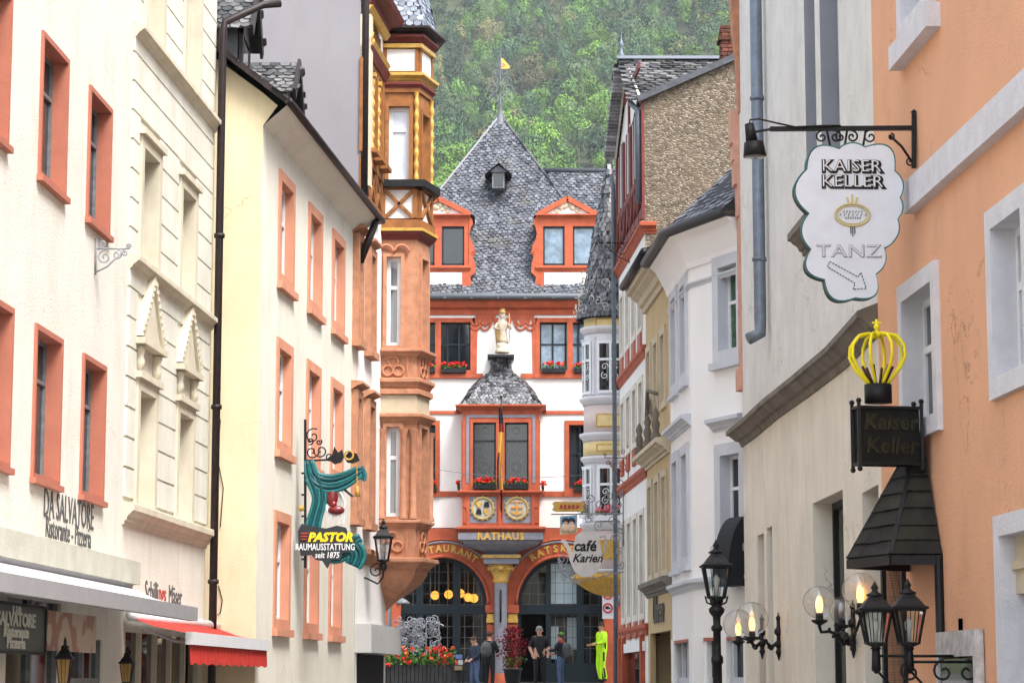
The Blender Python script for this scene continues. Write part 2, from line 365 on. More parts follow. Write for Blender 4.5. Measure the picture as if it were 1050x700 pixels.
m_gcurt = glassmat('glass_net_curtain', None, curtain=(.17, .18, .195))
m_gblue = glassmat('glass_pale_blue', (.13, .19, .25), .06, vary=.35)
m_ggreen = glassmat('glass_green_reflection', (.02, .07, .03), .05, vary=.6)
m_gwhite = glassmat('glass_sky_reflection', (.55, .60, .66), .1, vary=.1)  # bright sky reflection put into the pane colour
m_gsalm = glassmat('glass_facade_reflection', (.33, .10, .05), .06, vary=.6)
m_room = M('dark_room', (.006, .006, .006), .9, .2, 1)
m_clear = clearglass('clear_glass', alpha=.815)
m_redfab = M('red_awning_fabric', (.45, .03, .02), .85, .12, 3, .2, 12, dirt=(.25, .03, .02), dirt_amt=.4)
m_awn = M('pale_awning_fabric', (.62, .62, .66), .7, .04, 3, dirt=(.4, .4, .42), dirt_amt=.4)
m_awnd = M('awning_aluminium', (.30, .30, .31), .45, .05, 6)
m_wmet = M('white_metal', (.72, .73, .75), .35, .03, 6)
m_black = M('black_paint', (.01, .01, .012), .5, .2, 6)
m_glow = emis('lamp_filament_glow', (1, .40, .08), 2.4)
m_amber = emis('amber_lamp_glow', (1, .42, .06), .5)
m_letter_grey = M('grey_letters', (.09, .09, .09), .5, .05)
m_letter_red = M('red_letters', (.45, .05, .03), .5, .05)
m_leaf = foliage('geranium_leaf', (.02, .06, .012), (.09, .22, .03))
m_redfl = foliage('red_petals', (.45, .012, .012), (.85, .05, .03))
m_orfl = foliage('orange_petals', (.6, .05, .01), (.9, .22, .04))
m_pinkfl = foliage('pink_petals', (.7, .08, .12), (.9, .35, .4))

# ------------------------------------------------------------------ building-block functions
def wallp(mb, fr, s0, s1, z0, z1, holes=(), depth=.12, m=0, mr=None):
    "wall sheet with rectangular openings and their reveals"
    holes = [(max(a, s0), min(b, s1), max(c, z0), min(d, z1)) for a, b, c, d in holes if a < s1 and b > s0 and c < z1 and d > z0]
    ss = sorted({s0, s1, *[h[0] for h in holes], *[h[1] for h in holes]}); zs = sorted({z0, z1, *[h[2] for h in holes], *[h[3] for h in holes]})
    for a, b in zip(ss, ss[1:]):
        if b - a < 1e-5: continue
        run = None
        for c, d in zip(zs, zs[1:]):
            ma, mz = (a + b) / 2, (c + d) / 2
            if any(h[0] < ma < h[1] and h[2] < mz < h[3] for h in holes):
                if run: mb.quad(fr.P(a, 0, run[0]), fr.P(b, 0, run[0]), fr.P(b, 0, run[1]), fr.P(a, 0, run[1]), m); run = None
            else: run = (run[0], d) if run else (c, d)
        if run: mb.quad(fr.P(a, 0, run[0]), fr.P(b, 0, run[0]), fr.P(b, 0, run[1]), fr.P(a, 0, run[1]), m)
    mr = m if mr is None else mr
    for a, b, c, d in holes:
        for p, q in (((a, c), (b, c)), ((b, c), (b, d)), ((b, d), (a, d)), ((a, d), (a, c))):
            mb.quad(fr.P(p[0], 0, p[1]), fr.P(q[0], 0, q[1]), fr.P(q[0], -depth, q[1]), fr.P(p[0], -depth, p[1]), mr)
def shell(parent, plan, z0, z1, mats, holes=None, em=None, depth=.12, top=True, name='wall', skip=()):
    "closed prism walls over a CCW plan; holes={edge:[rects]}, em={edge:material index}"
    mb = MB(); n = len(plan)
    for i in range(n):
        if i in skip: continue
        fr = F(plan[i], plan[(i + 1) % n])
        wallp(mb, fr, 0, fr.L, z0, z1, (holes or {}).get(i, ()), depth, (em or {}).get(i, 0))
    if top: mb.poly([(p[0], p[1], z1) for p in plan], 0)
    return mb.build(name, mats, parent, recalc=False)
def window(par, fr, s0, s1, z0, z1, sw=.12, sd=.03, depth=.2, ms=None, mf=None, mp=None, sill=.06, sill_h=.08, msill=None,
           mull=1, trans=(.66,), fw=.055, name='window', top=None, grid=0):
    "a window: surround ring, sash frame, pane, sill; returns the hole to cut in the wall"
    ms = ms or m_salm; mf = mf or m_wfr; mp = mp or m_gcurt
    a, b, c, d = s0 + sw, s1 - sw, z0 + (top if top is not None else sw), z1 - sw
    mb = MB()
    mb.box(fr, s0, a, -depth, sd, z0, z1); mb.box(fr, b, s1, -depth, sd, z0, z1)
    mb.box(fr, a, b, -depth, sd, d, z1); mb.box(fr, a, b, -depth, sd, z0, c)
    w_ = mb.build(name, ms, par)
    mb = MB(); D0, D1 = -depth + .01, -depth + .06
    mb.box(fr, a, a + fw, D0, D1, c, d); mb.box(fr, b - fw, b, D0, D1, c, d); mb.box(fr, a + fw, b - fw, D0, D1, c, c + fw); mb.box(fr, a + fw, b - fw, D0, D1, d - fw, d)
    for k in range(mull):
        x = a + (b - a) * (k + 1) / (mull + 1); mb.box(fr, x - fw * .6, x + fw * .6, D0, D1 + .012, c + fw, d - fw)
    for tr in trans:
        z = c + (d - c) * tr; mb.box(fr, a + fw, b - fw, D0, D1 + .006, z - fw * .5, z + fw * .5)
    for k in range(grid):
        z = c + (d - c) * (k + 1) / (grid + 1); mb.box(fr, a + fw, b - fw, D0, D1 - .012, z - .012, z + .012)
    mb.build('frame', mf, w_)
    mb = MB(); mb.quad(fr.P(a, D0 + .02, c), fr.P(b, D0 + .02, c), fr.P(b, D0 + .02, d), fr.P(a, D0 + .02, d)); mb.build('pane', mp, w_, recalc=False)
    if sill:
        mb = MB(); mb.box(fr, s0 - .03, s1 + .03, -.02, sd + sill, z0 - sill_h, z0 + .01); mb.build('sill', msill or ms, w_)
    return (s0 + .01, s1 - .01, z0 + .01, z1 - .01)
def cornice_prof(d, z, h, lip=.35):
    "classical moulding profile going up from z to z+h with projection d"
    return [(0, z), (d * .15, z), (d * .2, z + h * .18), (d * .35, z + h * .22), (d * .45, z + h * .4), (d * .75, z + h * .55), (d * .8, z + h * .62), (d, z + h * .66), (d, z + h * .95), (d * .93, z + h), (0, z + h + .02)]
def inpoly(p, poly):
    x, y = p; c = False; n = len(poly)
    for i in range(n):
        x1, y1 = poly[i]; x2, y2 = poly[i - 1]
        if (y1 > y) != (y2 > y) and x < (x2 - x1) * (y - y1) / (y2 - y1) + x1: c = not c
    return c
def slates(mb, pts, tw=.2, th=.16, tilt=.02, ang=0, jit=.02, m=0, rnd=None):
    "cover the planar polygon pts (3D, first edge = eave direction) with overlapping slates"
    rnd = rnd or random
    P = [Vector(p) for p in pts]; o = P[0]; nrm = Vector((0, 0, 0))
    for i in range(len(P)): nrm += (P[i] - o).cross(P[(i + 1) % len(P)] - o)
    nrm.normalize()
    if nrm.z < 0: nrm = -nrm
    u = (P[1] - P[0]).normalized(); v = nrm.cross(u)
    if v.z < 0: v = -v
    if ang: cu, su = math.cos(ang), math.sin(ang); u, v = u * cu + v * su, v * cu - u * su
    q2 = [((p - o).dot(u), (p - o).dot(v)) for p in P]
    u0, u1 = min(q[0] for q in q2), max(q[0] for q in q2); v0, v1 = min(q[1] for q in q2), max(q[1] for q in q2)
    r = int((v0) / th) - 1; vv = r * th
    while vv < v1:
        uu = u0 - tw + (tw * .5 if r % 2 else 0) + rnd.uniform(-.02, .02)
        while uu < u1 + tw:
            if inpoly((uu + tw / 2, vv + th / 2), q2):
                w_ = tw * rnd.uniform(.8, .99); h_ = th * rnd.uniform(1.25, 1.5); j = rnd.uniform(-jit, jit); t0 = tilt * rnd.uniform(.5, 1.7); sk = rnd.uniform(-.012, .012)
                cs = [(0, .25 * h_), (w_ * .22, .02 * h_ + j), (w_ * .6, -.02 * h_), (w_ * .95, .2 * h_ + j), (w_, h_), (0, h_)]
                vs = [o + u * (uu + x + sk) + v * (vv + y) + nrm * (t0 * (1 - y / h_ * .95) + sk * x) for x, y in cs]
                e = [o + u * (uu + x + sk) + v * (vv + y) + nrm * (-.0) for x, y in cs[:4]]
                mb.add(vs + e, [(0, 1, 2, 3, 4, 5), (0, 6, 7, 1), (1, 7, 8, 2), (2, 8, 9, 3)], m)
            uu += tw
        vv += th; r += 1
_tc = {}
def text_into(mb, s, size, fn, ext=.01, off=0, shear=0, align='CENTER', m=0, sx=1, space=1):
    "real extruded lettering; fn maps (x, y, depth) to world"
    cu = bpy.data.curves.new('t', 'FONT'); cu.body = s; cu.size = size; cu.extrude = ext; cu.offset = off; cu.shear = shear; cu.align_x = align; cu.resolution_u = 2; cu.space_character = space
    o = bpy.data.objects.new('t', cu); col.objects.link(o); dg = bpy.context.evaluated_depsgraph_get(); me = bpy.data.meshes.new_from_object(o.evaluated_get(dg))
    mb.add([fn(v.co.x * sx, v.co.y, v.co.z) for v in me.vertices], [tuple(p.vertices) for p in me.polygons], m)
    bpy.data.objects.remove(o); bpy.data.curves.remove(cu); bpy.data.meshes.remove(me)
def spiral(c, r, turns, a0, ax, az, n=22, sgn=1, r0=.12):
    "scroll points in the plane spanned by unit vectors ax, az around c"
    c, ax, az = Vector(c), Vector(ax), Vector(az); out = []
    for i in range(n + 1):
        t = i / n; rr = r * (1 - t * (1 - r0)); a = a0 + sgn * turns * 2 * math.pi * t
        out.append(c + ax * math.cos(a) * rr + az * math.sin(a) * rr)
    return out
def flowers(label, p0, p1, n=26, h=.22, mats=None, box=True, boxmat=None, group=None, pet=.03, name='flower_box', out=.0, spread=.09, cat='flower box', dens=1):
    "trough between two points with leaves and blossoms"
    p0, p1 = Vector(p0), Vector(p1); mid = (p0 + p1) / 2
    r = thing(name, label, cat, tuple(mid), group)
    d = (p1 - p0); L_ = d.length; t = d / L_; nn = Vector((t.y, -t.x, 0))
    if box:
        mb = MB(); mb.bar(p0 + Vector((0, 0, .07)), p1 + Vector((0, 0, .07)), .15, .14); mb.build('trough', boxmat or m_black, r)
    rnd = random.Random(hash(label) & 1023 if False else len(label) * 7 + int(abs(mid.x) * 100))
    lf = MB(); pt = MB()
    def leafq(mb, c, s_):
        a = Vector((rnd.uniform(-1, 1), rnd.uniform(-1, 1), rnd.uniform(-.6, 1))).normalized(); b = a.orthogonal().normalized(); c2 = a.cross(b)
        mb.add([c + b * s_, c + c2 * s_ * .7, c - b * s_, c - c2 * s_ * .7], [(0, 1, 2, 3)])
    for i in range(int(n * 7 * dens)):
        c = p0 + t * rnd.uniform(0, L_) + nn * rnd.gauss(0, spread) + Vector((0, 0, .1 + rnd.uniform(0, h * .75))); leafq(lf, c, rnd.uniform(.02, .045))
    for i in range(n):
        c = p0 + t * rnd.uniform(0, L_) + nn * (rnd.gauss(0, spread * .8) + .02) + Vector((0, 0, .14 + rnd.uniform(h * .35, h)))
        for k in range(6): leafq(pt, c + Vector((rnd.gauss(0, pet * .5), rnd.gauss(0, pet * .5), rnd.gauss(0, pet * .4))), pet * rnd.uniform(.7, 1.1))
    lf.build('foliage', m_leaf, r, recalc=False); pt.build('blossoms', mats or m_redfl, r, recalc=False)
    return r
# ================================================================== GROUND
mb = MB(); ys = [-6, 5, 10, 20, 30, 40, 50, 60, 66, 72, 80, 90, 110]
m_pave = None
def paving():
    m, t, b = newmat('street_setts'); N, L = t.nodes, t.links
    tc = N.new('ShaderNodeTexCoord'); br = N.new('ShaderNodeTexBrick'); br.inputs['Scale'].default_value = 5; br.inputs['Color1'].default_value = (.16, .15, .14, 1); br.inputs['Color2'].default_value = (.24, .22, .20, 1); br.inputs['Mortar'].default_value = (.07, .065, .06, 1)
    br.inputs['Mortar Size'].default_value = .03; br.inputs['Brick Width'].default_value = .9; br.inputs['Row Height'].default_value = .6
    L.new(tc.outputs['Object'], br.inputs['Vector']); L.new(br.outputs['Color'], b.inputs['Base Color']); b.inputs['Roughness'].default_value = .8
    bp = N.new('ShaderNodeBump'); bp.inputs['Strength'].default_value = .5; L.new(br.outputs['Fac'], bp.inputs['Height']); bp.invert = True; L.new(bp.outputs[0], b.inputs['Normal'])
    return m
for y0, y1 in zip(ys, ys[1:]):
    mb.quad((-16, y0, gz(y0)), (16, y0, gz(y0)), (16, y1, gz(y1)), (-16, y1, gz(y1)))
mb.build('street', paving(), kind='structure', recalc=False)
mb = MB(); m_earth = M('hillside_soil', (.05, .06, .025), .95, .3, .02)
nx, ny = 36, 24
def hz(x, y):
    if y < 380: return 2.0 + (y - 100) / 280 * 8
    t = y - 380
    return 10 + t * .32 + max(0, t - 150) * .16 + 8 * math.sin(x * .012 + y * .006) + 5 * math.sin(x * .031 - y * .015)
vs = []; YS = [100 + 20 * k for k in range(15)] + [380 + 35 * k for k in range(1, 32)]
for y in YS:
    for i in range(nx + 1): x = -420 + 840 * i / nx; vs.append((x, y, hz(x, y)))
fs = [(j * (nx + 1) + i, j * (nx + 1) + i + 1, (j + 1) * (nx + 1) + i + 1, (j + 1) * (nx + 1) + i) for j in range(len(YS) - 1) for i in range(nx)]
mb.add(vs, fs, 0, True); mb.build('hillside', m_earth, kind='structure', recalc=False)
mb = MB(); mb.quad((-3000, -600, -.6), (3000, -600, -.6), (3000, 3000, -.6), (-3000, 3000, -.6)); mb.build('ground', M('far_ground', (.16, .15, .13), .95, .1, .1), kind='structure', recalc=False)

# ================================================================== L1 : off-white restaurant house, salmon windows
k1 = .041 * .99
P1b = on_line(-4.72, 28.9, k1, 121); P1a = (-4.72 - k1 * 16.9, 12.0)
b = thing('restaurant_house', 'off-white rendered house with salmon red window surrounds and restaurant lettering, nearest on the left', 'building', (-9, 20, gz(20)))
f1 = F(P1a, P1b); H = []
zA0, zA1 = f1.Z(92, 228), f1.Z(92, 88); zB0, zB1 = f1.Z(85, 509), f1.Z(85, 362)
for row, (z0, z1), rows in (('A', (zA0, zA1), [(92, 110, 150), (43, 66, 110), (-22, 11, 60)]), ('B', (zB0, zB1), [(85, 105, 440), (36, 60, 410), (-20, 4, 380)])):
    for a, c, yy in rows:
        s0 = f1.S(a, yy, .03)
        H.append(window(b, f1, s0, s0 + 1.22, z0, z1, sw=.06, sd=.03, depth=.20, ms=m_salm, mf=m_irong, mp=m_gdark, sill=.04, sill_h=.05, mull=1, trans=(.7,), fw=.04))
for k in range(1, 3):      # rows and columns beyond the frame
    for z0, z1 in ((zA0, zA1), (zB0, zB1)):
        s0 = f1.S(-22, 60) - 2.6 * k
        if s0 > .2: H.append(window(b, f1, s0, s0 + 1.22, z0, z1, sw=.09, depth=.22, ms=m_salm, mf=m_irong, mp=m_gdark))
zl0, zl1 = f1.Z(128, 600), f1.Z(128, 577)
# shop front: dark glazing between pale piers
zs1 = f1.Z(60, 618)
holes_shop = [(f1.L - 5.4, f1.L - 3.1, gz(28) + .1, zs1), (f1.L - 2.7, f1.L - .9, gz(28) + .1, zs1 - .35), (f1.L - 8.6, f1.L - 5.8, gz(25), zs1), (.6, f1.L - 9, gz(18), zs1)]
shell(b, [P1a, P1b, (-15, P1b[1]), (-15, P1a[1])], -.3, 13.2, m_l1, {0: H + holes_shop})
mb = MB(); mb.box(f1, 0, f1.L + .12, 0, .22, zl0, zl1); mb.build('ledge', M('verdigris_stained_ledge', (.47, .46, .38), .8, .1, 3, .2, dirt=(.36, .42, .36), dirt_amt=.5, streak=1), b)
for h in holes_shop:
    mb = MB(); mb.box(f1, h[0], h[1], -.11, -.08, h[2], h[3]); w_ = mb.build('shop_window', m_gdark, b)
    mb = MB(); n = max(2, int((h[1] - h[0]) / .9))
    for i in range(n + 1): x = h[0] + (h[1] - h[0]) * i / n; mb.box(f1, x - .03, x + .03, -.08, -.03, h[2], h[3])
    mb.box(f1, h[0], h[1], -.08, -.035, h[3] - .5, h[3] - .44); mb.build('frame', m_irong, w_)
s0t, s1t = f1.S(45, 525), f1.S(95, 525)
mb = MB(); zt = f1.Z(70, 536)
text_into(mb, 'DA SALVATORE', .42, lambda x, y, z: f1.P((s0t + s1t) / 2 + x, .006 + z, zt + y), .003, .0, sx=.82)
mb.build('lettering', m_letter_grey, b)
mb = MB(); zt = f1.Z(70, 556)
text_into(mb, 'Ristorante - Pizzeria', .33, lambda x, y, z: f1.P((s0t + s1t) / 2 + x, .006 + z, zt + y), .003, .0, sx=.82)
mb.build('lettering', m_letter_grey, b)
# roof
mb = MB(); zr = 13.2
mb.quad((P1a[0] + .4, P1a[1], zr - .1), (P1b[0] + .4, P1b[1], zr - .1), (-10, P1b[1], zr + 5), (-10, P1a[1], zr + 5)); mb.quad((-10, P1a[1], zr + 5), (-10, P1b[1], zr + 5), (-15.3, P1b[1], zr - .1), (-15.3, P1a[1], zr - .1)); mb.build('roof', m_slateb, b, recalc=False)

# awning L1
def awning(name, label, fr, s0, s1, zw, zf, proj, mfab, mbar, val=0, mval=None, bh=.14, arms=3):
    r = thing(name, label, 'awning', fr.P((s0 + s1) / 2, 0, zf), None)
    mb = MB()
    n = 14
    for i in range(n):
        a, c = s0 + (s1 - s0) * i / n, s0 + (s1 - s0) * (i + 1) / n
        mb.add([fr.P(a, .12, zw), fr.P(c, .12, zw), fr.P(c, proj * .5, zw + (zf + bh - zw) * .5 - .02), fr.P(a, proj * .5, zw + (zf + bh - zw) * .5 - .02), fr.P(c, proj, zf + bh - .01), fr.P(a, proj, zf + bh - .01)], [(0, 1, 2, 3), (3, 2, 4, 5)], 0)
    mb.build('fabric', mfab, r, recalc=False)
    mb = MB(); mb.box(fr, s0 - .03, s1 + .03, proj - .02, proj + .07, zf, zf + bh); mb.build('front_bar', mbar, r)
    mb = MB(); mb.tube([fr.P(s0, .1, zw + .03), fr.P(s1, .1, zw + .03)], .07, 10); mb.build('roller', mbar, r)
    for i in range(arms):
        s = s0 + (s1 - s0) * (i + .5) / arms; mb = MB()
        mb.tube([fr.P(s, .06, zw - .12), fr.P(s + .45, proj * .5, (zw + zf) / 2 - .1), fr.P(s, proj, zf + .05)], .022, 6); mb.build('folding_arm', mbar, r)
    if val:
        mb = MB(); N = int((s1 - s0) / .04); vs = []
        for i in range(N + 1):
            s = s0 + (s1 - s0) * i / N; d = proj + .03 + .012 * math.sin(i * 1.1); cut = .02 * (1 if (i // 2) % 2 else 0)
            vs += [fr.P(s, d, zf - .0), fr.P(s, d + .01, zf - val + cut)]
        mb.add(vs, [(2 * i, 2 * i + 2, 2 * i + 3, 2 * i + 1) for i in range(N)], 0); mb.build('valance', mval or mfab, r, recalc=False)
        mb = MB()                                               # gable end of the fabric
    return r
zf = ZY(28.7, 636)
awning('awning', 'long pale grey awning over the pizzeria shop front', f1, 3, f1.L - .05, f1.Z(115, 600), zf, .88, m_awn, m_awnd, bh=.16)
mb = MB()
for i in range(90): s = 4 + (f1.L - 4.4) * i / 90; mb.box(f1, s, s + .07, .1, .2, f1.Z(115, 600) + .12, f1.Z(115, 600) + .17)
mb.build('roller_grip', m_iron, bpy.data.objects['awning'])
# sign panels under awning
def board(name, label, cat, fr, s0, s1, z0, z1, d, mboard, mframe=None, th=.05):
    r = thing(name, label, cat, fr.P((s0 + s1) / 2, d, z0))
    mb = MB(); mb.box(fr, s0, s1, d, d + th, z0, z1); mb.build('board', mboard, r)
    if mframe:
        mb = MB()
        for a in ((s0 - .02, s1 + .02, z0 - .03, z0), (s0 - .02, s1 + .02, z1, z1 + .03), (s0 - .02, s0, z0, z1), (s1, s1 + .02, z0, z1)): mb.box(fr, a[0], a[1], d - .01, d + th + .015, a[2], a[3])
        mb.build('frame', mframe, r)
    return r
fs_ = F((P1a[0] + .30, P1a[1]), (P1b[0] + .30, P1b[1]))
sa, sb = fs_.S(-45, 640), fs_.S(41, 640); z0_, z1_ = fs_.Z(20, 667), fs_.Z(20, 622)
r = board('restaurant_sign', 'dark green sign board with pale pizzeria lettering under the pale awning', 'sign', fs_, sa, sb, z0_, z1_, 0, M('dark_green_board', (.035, .045, .035), .4), m_iron)
mb = MB(); dz = (z1_ - z0_) / 4; mc = (sb - sa) / 2 + sa
for i, (tx, sz) in enumerate((('DA', .16), ('SALVATORE', .18), ('Ristorante', .15), ('Pizzeria', .15))):
    text_into(mb, tx, sz, lambda x, y, z, i=i: fs_.P(mc + .35 + x, .06 + z, z1_ - dz * (i + .8) + y), .004, .004, sx=1.5)
mb.build('lettering', M('pale_letters', (.5, .52, .45), .5), r)
sa, sb = fs_.S(44, 645), fs_.S(94, 645)
mpaint, t, bb = newmat('painted_panel'); wv = t.nodes.new('ShaderNodeTexWave'); wv.inputs['Scale'].default_value = 1.6; wv.inputs['Distortion'].default_value = 9; tc = t.nodes.new('ShaderNodeTexCoord'); rr = t.nodes.new('ShaderNodeValToRGB')
t.links.new(tc.outputs['Object'], wv.inputs['Vector']); t.links.new(wv.outputs['Fac'], rr.inputs['Fac']); rr.color_ramp.elements[0].color = (.30, .14, .09, 1); rr.color_ramp.elements[1].color = (.45, .36, .27, 1); rr.color_ramp.elements[0].position = .3; rr.color_ramp.elements[1].position = .42; t.links.new(rr.outputs[0], bb.inputs['Base Color'])
board('painted_panel', 'beige painted panel with reddish pattern beside the green pizzeria board', 'sign', fs_, sa, sb, z0_ + .02, z1_, 0, mpaint)

def lantern(r, c, h, wd, mb_iron=None, cage=4, glow=None, hood=1.0, body='lantern_frame', mglass=None, tip=True):
    "four-sided tapering lantern hanging/standing with its glass bottom at c, parts under r"
    x, y, z = c; mi = mb_iron or m_iron; mb = MB(); top = wd / 2; bot = wd * .30; hg = h * .52
    cs = [(math.cos(a) , math.sin(a)) for a in [R(45 + 90 * k) for k in range(4)]]
    q = 1.414
    for cx, cy in cs:
        mb.bar((x + cx * bot * q * .72, y + cy * bot * q * .72, z), (x + cx * top * q * .72, y + cy * top * q * .72, z + hg), wd * .05)
    for k in range(4):
        a, c2 = cs[k], cs[(k + 1) % 4]
        for rr_, zz in ((bot, z), (top, z + hg)):
            mb.bar((x + a[0] * rr_ * 1.02, y + a[1] * rr_ * 1.02, zz), (x + c2[0] * rr_ * 1.02, y + c2[1] * rr_ * 1.02, zz), wd * .05)
        for t_ in (.33, .67):
            ax, ay = a[0] * (1 - t_) + c2[0] * t_, a[1] * (1 - t_) + c2[1] * t_
            mb.bar((x + ax * bot, y + ay * bot, z), (x + ax * top, y + ay * top, z + hg), wd * .022)
    ang4 = (R(45), R(45) + 2 * math.pi)
    mb.lathe((x, y, z + hg), [(top * 1.25, 0), (top * 1.28, h * .03), (top * 1.0, h * .06), (top * .72, h * .15), (top * .5, h * .2), (top * .42, h * .24)], 4, 0, False, ang4)
    mb.lathe((x, y, z + hg + h * .24), [(top * .42, 0), (top * .45, h * .02), (top * .2, h * .06), (top * .12, h * .1), (top * .2, h * .13), (top * .13, h * .17), (.003, h * .24)], 10)
    mb.lathe((x, y, z - h * .12), [(.003, 0), (bot * .5, h * .03), (bot * .35, h * .06), (bot * 1.1, h * .12), (.003, h * .125)], 8)
    o = mb.build(body, mi, r)
    mb = MB(); v = []
    for rr_, zz in ((bot * .95, z + .005), (top * .95, z + hg - .005)):
        for cx, cy in cs: v.append((x + cx * rr_, y + cy * rr_, zz))
    mb.add(v, [(k, (k + 1) % 4, 4 + (k + 1) % 4, 4 + k) for k in range(4)]); mb.build('glass', mglass or m_clear, r, recalc=False)
    mb = MB(); mb.lathe((x, y, z + .01), [(.002, 0), (wd * .06, 0), (wd * .06, hg * .35), (wd * .09, hg * .4), (wd * .1, hg * .6), (.002, hg * .75)], 8); mb.build('bulb', glow or M('milky_bulb', (.6, .6, .55), .3), r)
    return o
m_ambglass = M('amber_lantern_glass', (.42, .24, .07), .25, .2, 6, spec=.6)
for i, (px, py, lab) in enumerate(((66, 700, 'black wall lantern with amber glass under the beige painted panel'), (130, 699, 'black wall lantern with amber glass between the pale awning and the red awning'))):
    Yl = 24 if i == 0 else 28.2; xx = XY(Yl, px, 690); zz = ZY(Yl, py)
    r = thing('wall_lantern', lab, 'lantern', (xx, Yl, zz), 'black lanterns on the pizzeria front')
    lantern(r, (xx, Yl, zz), .42 if i else .46, .2, mglass=m_ambglass)
    mb = MB(); wx = -4.72 + k1 * (Yl - 28.9); mb.tube([(wx, Yl, zz - .25), (wx + .1, Yl, zz - .28), (xx, Yl, zz - .2), (xx, Yl, zz - .04)], .014, 6); mb.build('bracket', m_iron, r)
# ornamental iron bracket on L1
yb = f1.P(f1.S(96, 250), 0, 0)
def scroll_bracket(name, label, fr, s, z, L_, H_, mat, group=None, thing_=True, up=1, r0=.012, cat='bracket'):
    r = thing(name, label, cat, fr.P(s, 0, z), group)
    mb = MB(); n3 = (fr.n.x, fr.n.y, 0); z3 = (0, 0, 1)
    mb.tube([fr.P(s, .015, z - H_ * .6), fr.P(s, .015, z + H_ * .25)], r0, 6)
    mb.tube([fr.P(s, 0, z), fr.P(s, L_ * .97, z)], r0, 6)
    for (u, v, rr, a, sg) in ((.28, -.2, .2, 1.6, 1), (.62, -.14, .15, 1.6, -1), (.84, -.1, .1, 1.6, 1), (.2, .12, .1, 4.6, 1), (.95, .06, .08, 4.7, -1)):
        mb.tube(spiral(fr.P(s, L_ * u, z + H_ * v), rr * L_, 1.4, a, n3, z3, 24, sg), r0 * .75, 5)
    mb.tube([fr.P(s, .015, z - H_ * .55), fr.P(s, L_ * .35, z - H_ * .42), fr.P(s, L_ * .8, z - H_ * .05)], r0 * .9, 6)
    mb.build('scrollwork', mat, r)
    return r
scroll_bracket('iron_bracket', 'empty scrolled wrought iron sign bracket on the off-white wall beside the cream facade', f1, f1.S(97, 260), f1.Z(97, 255), .42, .5, m_silv)

# ================================================================== L2 : cream facade with pediment windows
k2 = .063 * .99; Y2 = P1b[1] + .01; P2a = (P1b[0], Y2); P2b = on_line(P2a[0], P2a[1], k2, 208)
f2 = F(P2a, P2b); print('L2', P2a, P2b, f2.L)
b = thing('cream_townhouse', 'narrow cream townhouse with grooved masonry and triangular window pediments', 'building', (-8, 31, gz(31)))
c1 = f2.Z(175, 76); c2 = f2.Z(172, 298); c3 = f2.Z(170, 536)
H = []; surr = []
for (a, yy, z0, z1, kind) in ((150, 40, c1 + .15, c1 + 2.2, 0), (190, 60, c1 + .15, c1 + 2.2, 0), (145, 210, c2 + .12, f2.Z(145, 140), 0), (185, 250, c2 + .12, f2.Z(145, 140), 0), (141, 450, c3 + .1, f2.Z(141, 388), 1), (182, 470, c3 + .1, f2.Z(141, 388), 1)):
    s0 = f2.S(a, yy, .06); s1 = s0 + 1.22
    hh = window(b, f2, s0, s1, z0, z1, sw=.15, sd=.06, depth=.24, ms=m_l2t, mf=m_wfr, mp=m_gcurt, sill=0, top=.02, name='window')
    H.append(hh); surr.append((s0, s1, z0, z1 + (1.05 if kind else 0)))
    mb = MB(); mb.box(f2, s0 - .06, s1 + .06, .0, .11, z1 - .01, z1 + .07); mb.box(f2, s0 + .05, s1 - .05, .062, .085, z0, z1 - .06) if False else None
    mb.build('lintel_moulding', m_l2t, b)
    if kind:
        zb = z1 + .07
        mb = MB(); mc_ = (s0 + s1) / 2
        for q in (s0 + .02, s1 - .2): mb.lathe(f2.P(q + .09, .04, zb), [(.01, 0), (.05, .05), (.07, .13), (.05, .2), (.07, .28), (.08, .33), (.01, .34)], 10)
        mb.build('console', m_l2t, b)
        zp = zb + .34; mb = MB()
        mb.box(f2, s0 - .08, s1 + .08, 0, .15, zp, zp + .08); mb.build('pediment_ledge', m_l2t, b)
        apex = (mc_, zp + 1.0); base0, base1 = (s0 - .05, zp + .1), (s1 + .05, zp + .1)
        mb = MB(); mb.prism(f2, [base0, base1, (apex[0], apex[1] - .05)], .0, .08); mb.build('pediment', m_l2t, b)
        mb = MB()
        for e in (base0, base1):
            mb.prism(f2, [e, (e[0] + (.14 if e is base0 else -.14), e[1]), (apex[0], apex[1] - .17), apex], .0, .12)
            for k in range(9):
                t_ = (k + .5) / 9; q = (e[0] + (apex[0] - e[0]) * t_, e[1] + (apex[1] - .16 - e[1]) * t_)
                mb.box(f2, q[0] - .025, q[0] + .025, .12, .14, q[1] + .02, q[1] + .07)
        mb.build('raking_cornice', m_l2t, b)
shell(b, [P2a, P2b, (-15, P2b[1]), (-15, P2a[1])], -.3, 13.6, m_l2, {0: H + [(.25, f2.L - .3, gz(31), f2.Z(160, 650))]})
mb = MB(); h_ = .37; z = c3 + .16; zz = []
while z < 13.5: zz.append(z); z += h_
for za in zz:
    zb = za + h_ - .03
    if any(za < c < zb + .02 for c in (c1, c2)) : pass
    segs = [(0, f2.L)]
    for (a, c, d, e) in surr:
        if za < e + .02 and zb > d:
            segs = [q for g in segs for q in ((g[0], min(g[1], a)), (max(g[0], c), g[1])) if q[1] - q[0] > .03]
    for g in segs: mb.box(f2, g[0] + .004, g[1] - .004, -.01, .03, za, zb)
mb.build('grooved_masonry', m_l2, b)
for c_, hh in ((c1, .2), (c2, .2), (c3, .26)):
    mb = MB(); mb.sweep([f2.P(-.0, 0, 0)[:2], f2.P(f2.L, 0, 0)[:2]], cornice_prof(.15, c_ - hh * .7, hh)); mb.build('cornice', m_l2t, b)
